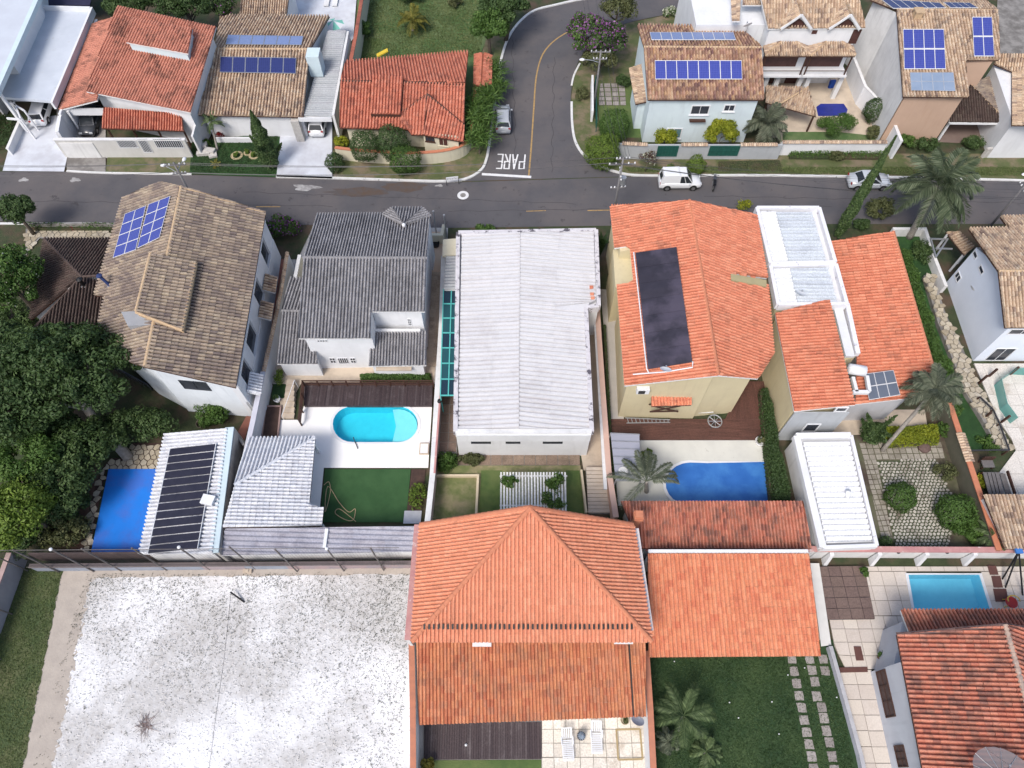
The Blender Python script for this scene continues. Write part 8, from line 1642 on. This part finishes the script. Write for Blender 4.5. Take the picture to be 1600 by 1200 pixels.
for (x, y, z, a, b, c_, t) in ((316, 228, .5, 1.0, .7, .5, .1), (328, 236, .35, 1.1, .6, .45, -.2), (318, 240, .25, 1.3, .5, .4, .1), (333, 243, .2, .8, .6, .3, .3)): q = P(x, y, z); MB().box(q, (a, b, c_), t).build('stone_block', STONEW, r)
# ------------------------------------------------------------------ vehicles
def rot(v, a): return (v[0]*math.cos(a)-v[1]*math.sin(a), v[0]*math.sin(a)+v[1]*math.cos(a), v[2])
TYRE = mat('tyre_rubber', (.02, .02, .02), (.03, .03, .03), 5); RIM = mat('wheel_rim', (.35, .35, .36), (.25, .25, .26), 5, rough=.35, metal=.7); CARGL = mat('car_glass', (.02, .024, .03), (.03, .035, .04), 1, rough=.08); LAMP_R = mat('red_tail_lamp', (.35, .02, .02), (.3, .02, .02), 4, rough=.3); LAMP_W = mat('headlamp_glass', (.55, .57, .6), (.48, .5, .52), 4, rough=.15)
def paint(nm, c):
    if nm in MATS: return MATS[nm]
    m, n, b, L = nodes(nm); b.inputs['Base Color'].default_value = (*c, 1); b.inputs['Roughness'].default_value = .3; b.inputs['Coat Weight'].default_value = .6; b.inputs['Coat Roughness'].default_value = .08; MATS[nm] = m; return m
def car(label, pos, rz, L, W, H, m, kind='hatch', name='parked_car', cat='car', group=None):
    r = thing(name, label, cat, pos, group, rz); hw = W/2; bl = .95 if kind != 'suv' else 1.02
    def bd(mb, nm, mm, **k): return mb.build(nm, mm, r, world=False, **k)
    # body: x along the car (front = +x)
    if kind == 'van': prof = [(-.5, .86, .75), (-.485, .94, bl+.05), (-.3, 1, bl+.08), (0, 1, bl+.05), (.2, 1, bl), (.36, .97, .86), (.46, .90, .74), (.5, .78, .58)]
    elif kind == 'sedan': prof = [(-.5, .82, .72), (-.47, .9, .95), (-.32, .97, 1.0), (0, 1, bl), (.22, .99, .93), (.38, .95, .85), (.47, .86, .72), (.5, .74, .56)]
    else: prof = [(-.5, .84, .72), (-.48, .92, bl+.02), (-.3, 1, bl+.04), (0, 1, bl), (.24, .99, bl-.04), (.38, .95, .86), (.47, .87, .74), (.5, .76, .58)]
    mb = MB(); vs = []; K = 9
    for t, wf, zt in prof:
        x = t*L; w_ = hw*wf
        vs += [(x, -w_*.9, .24), (x, -w_, .42), (x, -w_*1.0, zt*.72), (x, -w_*.93, zt-.02), (x, 0, zt+.035), (x, w_*.93, zt-.02), (x, w_*1.0, zt*.72), (x, w_, .42), (x, w_*.9, .24)]
    n = len(prof); fs = [(i*K+k, i*K+k+1, (i+1)*K+k+1, (i+1)*K+k) for i in range(n-1) for k in range(K-1)]+[tuple(range(K))[::-1], tuple(range((n-1)*K, n*K))]+[(i*K+8, i*K, (i+1)*K, (i+1)*K+8) for i in range(n-1)]
    mb.add(vs, fs); bd(mb, 'body', m, smooth=True)
    # cabin
    xb0, xt0, xt1, xb1 = {'van': (-.485, -.46, .12, .28), 'sedan': (-.36, -.2, .06, .24), 'hatch': (-.475, -.38, .06, .27), 'suv': (-.48, -.41, .08, .27)}[kind]
    zb = bl-.03; zt = H; wb, wt = hw*.92, hw*.76
    A = [(xb0*L, -wb, zb), (xb1*L, -wb, zb), (xb1*L, wb, zb), (xb0*L, wb, zb)]; B = [(xt0*L, -wt, zt-.04), (xt1*L, -wt, zt-.04), (xt1*L, wt, zt-.04), (xt0*L, wt, zt-.04)]
    A = [Vector(v) for v in A]; B = [Vector(v) for v in B]
    if kind == 'van':   # closed cargo box behind the doors
        xs = -.05; c0 = [Vector((xb0*L, -wb, zb)), Vector((xs*L, -wb, zb)), Vector((xs*L, wb, zb)), Vector((xb0*L, wb, zb))]; c1 = [Vector((xt0*L+.12, -wt, H-.02)), Vector((xs*L, -wt, H+.03)), Vector((xs*L, wt, H+.03)), Vector((xt0*L+.12, wt, H-.02))]
        mm = MB(); mq = [v.lerp(sum(c1, Vector())/4, .2)+Vector((0, 0, .07)) for v in c1]; mm.add(c0+c1+mq, [(0, 1, 5, 4), (1, 2, 6, 5), (2, 3, 7, 6), (3, 0, 4, 7), (4, 5, 9, 8), (5, 6, 10, 9), (6, 7, 11, 10), (7, 4, 8, 11), (8, 9, 10, 11)]); bd(mm, 'cargo_box', m)
        bd(MB().add([(xb0*L-.015, -.5*hw, 1.12), (xb0*L-.015, .5*hw, 1.12), (xt0*L+.05, .45*hw, H-.24), (xt0*L+.05, -.45*hw, H-.24)], [(0, 1, 2, 3)]), 'rear_window', CARGL)
        A[0].x = A[3].x = xs*L; B[0].x = B[3].x = xs*L
    def quad(a, b, c_, d, f=.06):
        c4 = [a, b, c_, d]; q = sum(c4, Vector())/4; return [q+(v-q)*(1-f) for v in c4]
    cab = MB(); cab.add(A+B, [(0, 1, 5, 4), (1, 2, 6, 5), (2, 3, 7, 6), (3, 0, 4, 7)]); bd(cab, 'pillars', m)
    nrm = {0: Vector((0, -1, .2)), 1: Vector((1, 0, .6)), 2: Vector((0, 1, .2)), 3: Vector((-1, 0, .4))}
    for k, nm in ((0, 'side_window'), (1, 'windshield'), (2, 'side_window'), (3, 'rear_window')):
        if kind == 'van' and k == 3: continue
        a, b, c_, d = A[k], A[(k+1) % 4], B[(k+1) % 4], B[k]; q = [v+nrm[k]*.015 for v in quad(a, b, c_, d, .14)]
        if k in (0, 2):
            for s0, s1 in ((0, .47), (.53, 1)): bd(MB().add([q[0].lerp(q[1], s0), q[0].lerp(q[1], s1), q[3].lerp(q[2], s1), q[3].lerp(q[2], s0)], [(0, 1, 2, 3)]), nm, CARGL)
        else: bd(MB().add(q, [(0, 1, 2, 3)]), nm, CARGL)
    if kind != 'van':
        bd(MB().add([B[0], B[1], B[2], B[3], *(v.lerp(sum(B, Vector())/4, .18)+Vector((0, 0, .055)) for v in B)], [(0, 1, 5, 4), (1, 2, 6, 5), (2, 3, 7, 6), (3, 0, 4, 7), (4, 5, 6, 7)]), 'roof', m, smooth=True)
    else: bd(MB().add([B[0], B[1], B[2], B[3], *(v.lerp(sum(B, Vector())/4, .12)+Vector((0, 0, .05)) for v in B)], [(0, 1, 5, 4), (1, 2, 6, 5), (2, 3, 7, 6), (3, 0, 4, 7), (4, 5, 6, 7)]), 'roof', m)
    if kind in ('suv',):
        for s in (-1, 1): bd(MB().bar((xt0*L+.1, s*wt*.9, H+.05), (xt1*L-.1, s*wt*.9, H+.05), .05), 'roof_rail', METAL)
    for x in (-.31*L, .31*L):
        for s in (-1, 1):
            w_ = MB(); w_.tube([(x, s*(hw-.2), .31), (x, s*(hw+.01), .31)], .31, 16); t_ = bd(w_, 'wheel', TYRE); w2 = MB(); w2.tube([(x, s*(hw-.1), .31), (x, s*(hw+.02), .31)], .19, 12); w2.build('rim', RIM, t_, world=False)
            bd(MB().tube([(x, s*(hw*.93), .34), (x, s*(hw+.004), .34)], .37, 14), 'wheel_arch', BLACK)
    for s in (-1, 1):
        bd(MB().box((.485*L, s*hw*.62, .66), (.12, .34, .14)), 'headlight', LAMP_W); bd(MB().box((-.487*L, s*hw*.76, .84), (.06, .22, .22)), 'tail_light', LAMP_R); bd(MB().box((.2*L, s*(hw+.08), bl), (.14, .18, .12)), 'mirror', m)
    bd(MB().box((-.5*L+.01, 0, .5), (.05, .52, .13)), 'number_plate', LAMP_W); bd(MB().box((.495*L, 0, .42), (.06, W*.6, .16)), 'grille', BLACK)
    bd(MB().box((0, 0, .22), (L*.92, W*.8, .12)), 'underbody', BLACK)
    return r
SILV = paint('silver_paint', (.42, .44, .47)); WHP = paint('white_car_paint', (.74, .75, .77)); DKP = paint('dark_grey_paint', (.05, .055, .065)); GRP = paint('grey_blue_paint', (.48, .51, .55))
q = P(786, 192, .02); car('silver hatchback parked at the left kerb of the side road', q, math.pi/2+.02, 3.9, 1.68, 1.5, SILV, 'suv')
q = P(1060, 289, .02); car('white delivery van with closed cargo box parked on the main street', q, .01, 4.15, 1.65, 1.82, WHP, 'van', name='delivery_van', cat='van')
q = P(1354, 289, .02); car('silver sedan parked on the main street partly behind the cypress', q, 0., 4.1, 1.68, 1.42, GRP, 'sedan')
q = P(146, 196, .12); car('dark car under the brick-red roof in its open garage', q, -math.pi/2+.05, 4.0, 1.7, 1.45, DKP)
q = P(70, 180, .12); car('white-tailed car at the back of the white flat-roofed carport', q, math.pi/2+.1, 4.0, 1.7, 1.45, WHP)
q = P(500, 196, .15); car('white car parked nose-in under the metal roof beside the stone pillar', q, math.pi/2, 4.0, 1.7, 1.45, WHP)
q = P(1114, 290, .02); r = thing('parked_motorcycle', 'black motorcycle parked behind the white delivery van', 'motorcycle', q, None, R(80))
def mbd(mb, nm, mm, **k): return mb.build(nm, mm, r, world=False, **k)
for x in (-.65, .65):
    pts = [(x+.3*math.cos(t), 0, .3+.3*math.sin(t)) for t in [k*math.pi/8 for k in range(17)]]; w_ = mbd(MB().tube(pts, .055, 6, cap=False), 'wheel', TYRE); MB().tube([(x, -.05, .3), (x, .05, .3)], .18, 10).build('rim', RIM, w_, world=False)
mbd(MB().tube([(-.65, 0, .35), (-.2, 0, .5), (.3, 0, .55), (.55, 0, .8)], .07, 6), 'frame', DMETAL); mbd(MB().box((-.35, 0, .78), (.7, .26, .12)), 'seat', BLACK); mbd(MB().box((.15, 0, .82), (.42, .28, .22)), 'fuel_tank', DKP)
mbd(MB().tube([(.42, -.36, 1.0), (.5, 0, .98), (.42, .36, 1.0)], .025, 5), 'handlebar', DMETAL); mbd(MB().box((.62, 0, .82), (.12, .2, .18)), 'headlight', LAMP_W); mbd(MB().box((0, 0, .4), (.4, .26, .3)), 'engine', METAL); mbd(MB().tube([(.65, .08, .3), (.5, .08, .9)], .03, 5).tube([(.65, -.08, .3), (.5, -.08, .9)], .03, 5), 'fork', METAL)
# ------------------------------------------------------------------ poles, wires, signs, small things
PALEP = mat('concrete_pole', (.20, .195, .20), (.15, .145, .15), 2)
def pole(label, px, py, hgt, arms=(), lamp=None, rad=.13):
    q = P(px, py, 0); r = thing('utility_pole', label, 'utility pole', q); MB().tube([q, (q.x, q.y, hgt)], [rad, rad*.65], 8).build('shaft', PALEP, r, smooth=True)
    tips = []
    for z, az, l in arms:
        d = Vector((math.cos(az), math.sin(az), 0))*l/2; c_ = Vector((q.x, q.y, z)); MB().bar(c_-d, c_+d, .09, .1).build('crossarm', PALEP, r)
        for s in (-1, -.5, .5, 1): p = c_+d*s*.92; MB().lathe((p.x, p.y, z+.05), [(.05, 0), (.07, .06), (.04, .1), (.06, .14), (0, .18)], 8).build('insulator', WHITE, r); tips.append(Vector((p.x, p.y, z+.2)))
    if lamp:
        for az, l, z in lamp:
            d = Vector((math.cos(az), math.sin(az), 0)); a = Vector((q.x, q.y, z)); b = a+d*l+Vector((0, 0, .35)); MB().tube([a, a+d*l*.5+Vector((0, 0, .28)), b], .035, 6).build('lamp_arm', METAL, r)
            mb = MB(); N = 10; mb.lathe((0, 0, 0), [(.001, .1), (.12, .09), (.19, 0), (.13, -.06), (0, -.07)], N); mb.v = [tuple(b+d*(.18)+Vector((v[0]*1.6 if abs(d.x) > .7 else v[0], v[1]*1.6 if abs(d.y) > .7 else v[1], v[2]))) for v in mb.v]; mb.build('lamp_head', WHITE, r, smooth=True)
    return r, tips, q
pA, tA, qA = pole('concrete utility pole rising behind the grey-tan roof house, with two lamps', 322, 348, 7.6, [(7.3, .1, 1.9), (6.3, .1, 1.2)], [(math.pi*.85, 1.5, 6.2), (1.2, 1.0, 6.6)])
pB, tB, qB = pole('concrete utility pole opposite the junction behind the yellow house roof', 956, 348, 8.2, [(8.0, .05, 1.2), (7.4, .05, 2.4), (6.2, math.pi/2, 1.6), (4.6, .1, 1.4)], None)
pC, tC, qC = pole('utility pole standing among the purple blossoms on the side road', 928, 170, 7.0, [(6.8, 0, 2.0), (6.0, 0, 1.4)], [(math.pi, 1.6, 5.6)])
pD, tD, qD = pole('dark street pole with white lamp head at the right edge of the street', 1540, 362, 7.6, [(5.6, math.pi/2, 1.5)], [(math.pi*.98, .6, 6.9)], rad=.12)
r = thing('transformer', 'grey transformer box hanging on the junction utility pole', 'transformer', (qB.x, qB.y, 5)); MB().tube([(qB.x+.35, qB.y, 5.1), (qB.x+.35, qB.y, 5.9)], .25, 12).build('tank', METAL, r)
def wire(label, a, b, sag=.7, r_=.014, group='overhead wires between the utility poles'):
    o = thing('overhead_wire', label, 'wire', a, group); N = 10; MB().tube([Vector(a).lerp(Vector(b), i/N)-Vector((0, 0, sag*4*(i/N)*(1-i/N))) for i in range(N+1)], r_, 4).build('cable', DMETAL, o)
LFT, MID, RGT = 'street left of the two-lamp pole', 'street between two-lamp pole and junction pole', 'street right of the junction pole'
for k in range(4):
    wire('thin dark overhead wire over the '+MID, tA[k], tB[k]); wire('thin dark overhead wire over the '+RGT, tB[k], tD[k]); wire('thin dark overhead wire over the '+LFT, tA[k], tA[k]+Vector((-34, .6, .2)))
    wire('thin overhead wire crossing from the junction pole to the pole among purple blossoms', tB[k], tC[k], .5); wire('thin overhead wire leading away up the side road past the purple blossoms', tC[k], tC[k]+Vector((-1, 24, 0)), .5)
for k, zz in ((4, 'upper'), (5, 'lower')):
    wire('thick dark '+zz+' cable slung low over the '+MID, tA[k], tB[k], .8, .03, 'low telephone cables above the street'); wire('thick dark '+zz+' cable slung low over the '+RGT, tB[k], tD[0]-Vector((0, 0, .6+.2*(k-4))), .8, .03, 'low telephone cables above the street'); wire('thick dark '+zz+' cable slung low over the '+LFT, tA[k], tA[k]+Vector((-34, .6, .2)), .8, .03, 'low telephone cables above the street')
q = P(707, 284, 0); r = thing('street_sign', 'small white street sign on short posts at the kerb of the corner house', 'sign', q); a, b = P(697, 280, .9), P(716, 278, .9); MB().bar(a, b, .05, .42).build('board', WHITE, r)
for p in (a, b): MB().tube([(p.x, p.y, .1), (p.x, p.y, .9)], .035, 6).build('post', DMETAL, r)
for k in range(6): p = a.lerp(b, (k+.7)/7.2)+Vector((0, -.032, .02+.05*math.sin(k*2))); MB().bar(p-Vector((0, 0, .06)), p+Vector((.03, 0, .07)), .03, .01).build('printed_mark', DMETAL, r)
gf = thing('green_fence', 'narrow green fence with posts between the side road verge and the blue house garden', 'fence', P(928, 170, 0)); pts = [P(*p, 1.4) for p in ((931, 118), (930, 150), (933, 190))]
for k in range(12): p = pts[0].lerp(pts[2], k/11); MB().bar((p.x, p.y, 0), (p.x, p.y, 1.4), .07).build('picket', GREENGATE, gf)
MB().bar(pts[0], pts[2], .06).build('rail', GREENGATE, gf); q = P(926, 150, 0); 
wall_line('short_white_pier', 'narrow weathered white pier beside the green fence', [(926, 118), (926, 172)], 1.5, WHITE2, th=.22)
M = place('garden_stone_path'); pieces(M, [(935, 165, .12), (978, 165, .12), (976, 130, .12), (938, 130, .12)], T_STEP, w=.75, l=.7, prof='flat', gap=.12, name='paving_bed', piece='paving_slab', slab=.02, slabm=GRASS, kind='structure', indiv=30)
r = thing('green_parasol', 'small mint green and white striped parasol on the back terrace', 'parasol', P(523, 38, 0)); q = P(522, 38, 2.2); n = 8
for k in range(n): a0, a1 = 2*math.pi*k/n, 2*math.pi*(k+1)/n; MB().add([(q.x, q.y, q.z+.45), (q.x+1.15*math.cos(a0), q.y+1.15*math.sin(a0), q.z), (q.x+1.15*math.cos(a1), q.y+1.15*math.sin(a1), q.z), (q.x, q.y, q.z+.42)], [(0, 1, 2), (3, 2, 1)]).build('canopy_panel', [mat('mint_canvas', (.22, .58, .46), (.2, .52, .42), 2), WHITE][k % 2], r)
MB().tube([(q.x, q.y, 0), (q.x, q.y, q.z+.4)], .03, 6).build('pole', METAL, r)
for i, (x, y) in enumerate(((511, 5), (524, 5))):
    q = P(x, y, .14); r = thing('terrace_lounger', ['left grey-white lounger at the top edge of the back terrace', 'right grey-white lounger at the top edge of the back terrace'][i], 'sun lounger', q, 'loungers on the back terrace'); MB().box((q.x, q.y, .3), (.6, 1.5, .1)).build('mattress', WHITE2, r); MB().bar((q.x, q.y+.7, .3), (q.x, q.y+1.2, .75), .6, .08).build('backrest', WHITE2, r)
    for dx in (-.25, .25):
        for dy in (-.65, .65): MB().bar((q.x+dx, q.y+dy, 0), (q.x+dx, q.y+dy, .3), .05).build('leg', METAL, r)
r = thing('yellow_slide', 'yellow plastic slide top poking above the far edge of the red tile corner roof', 'slide', P(600, 88, 0)); a, b = P(589, 87, 1.9), P(606, 78, 2.4); MB().bar(a, b, .5, .12).build('chute', mat('yellow_plastic', (.62, .45, .04), (.55, .4, .04), 2), r)
for p in (a, b): MB().tube([(p.x, p.y, 0), p], .05, 6).build('leg', METAL, r)
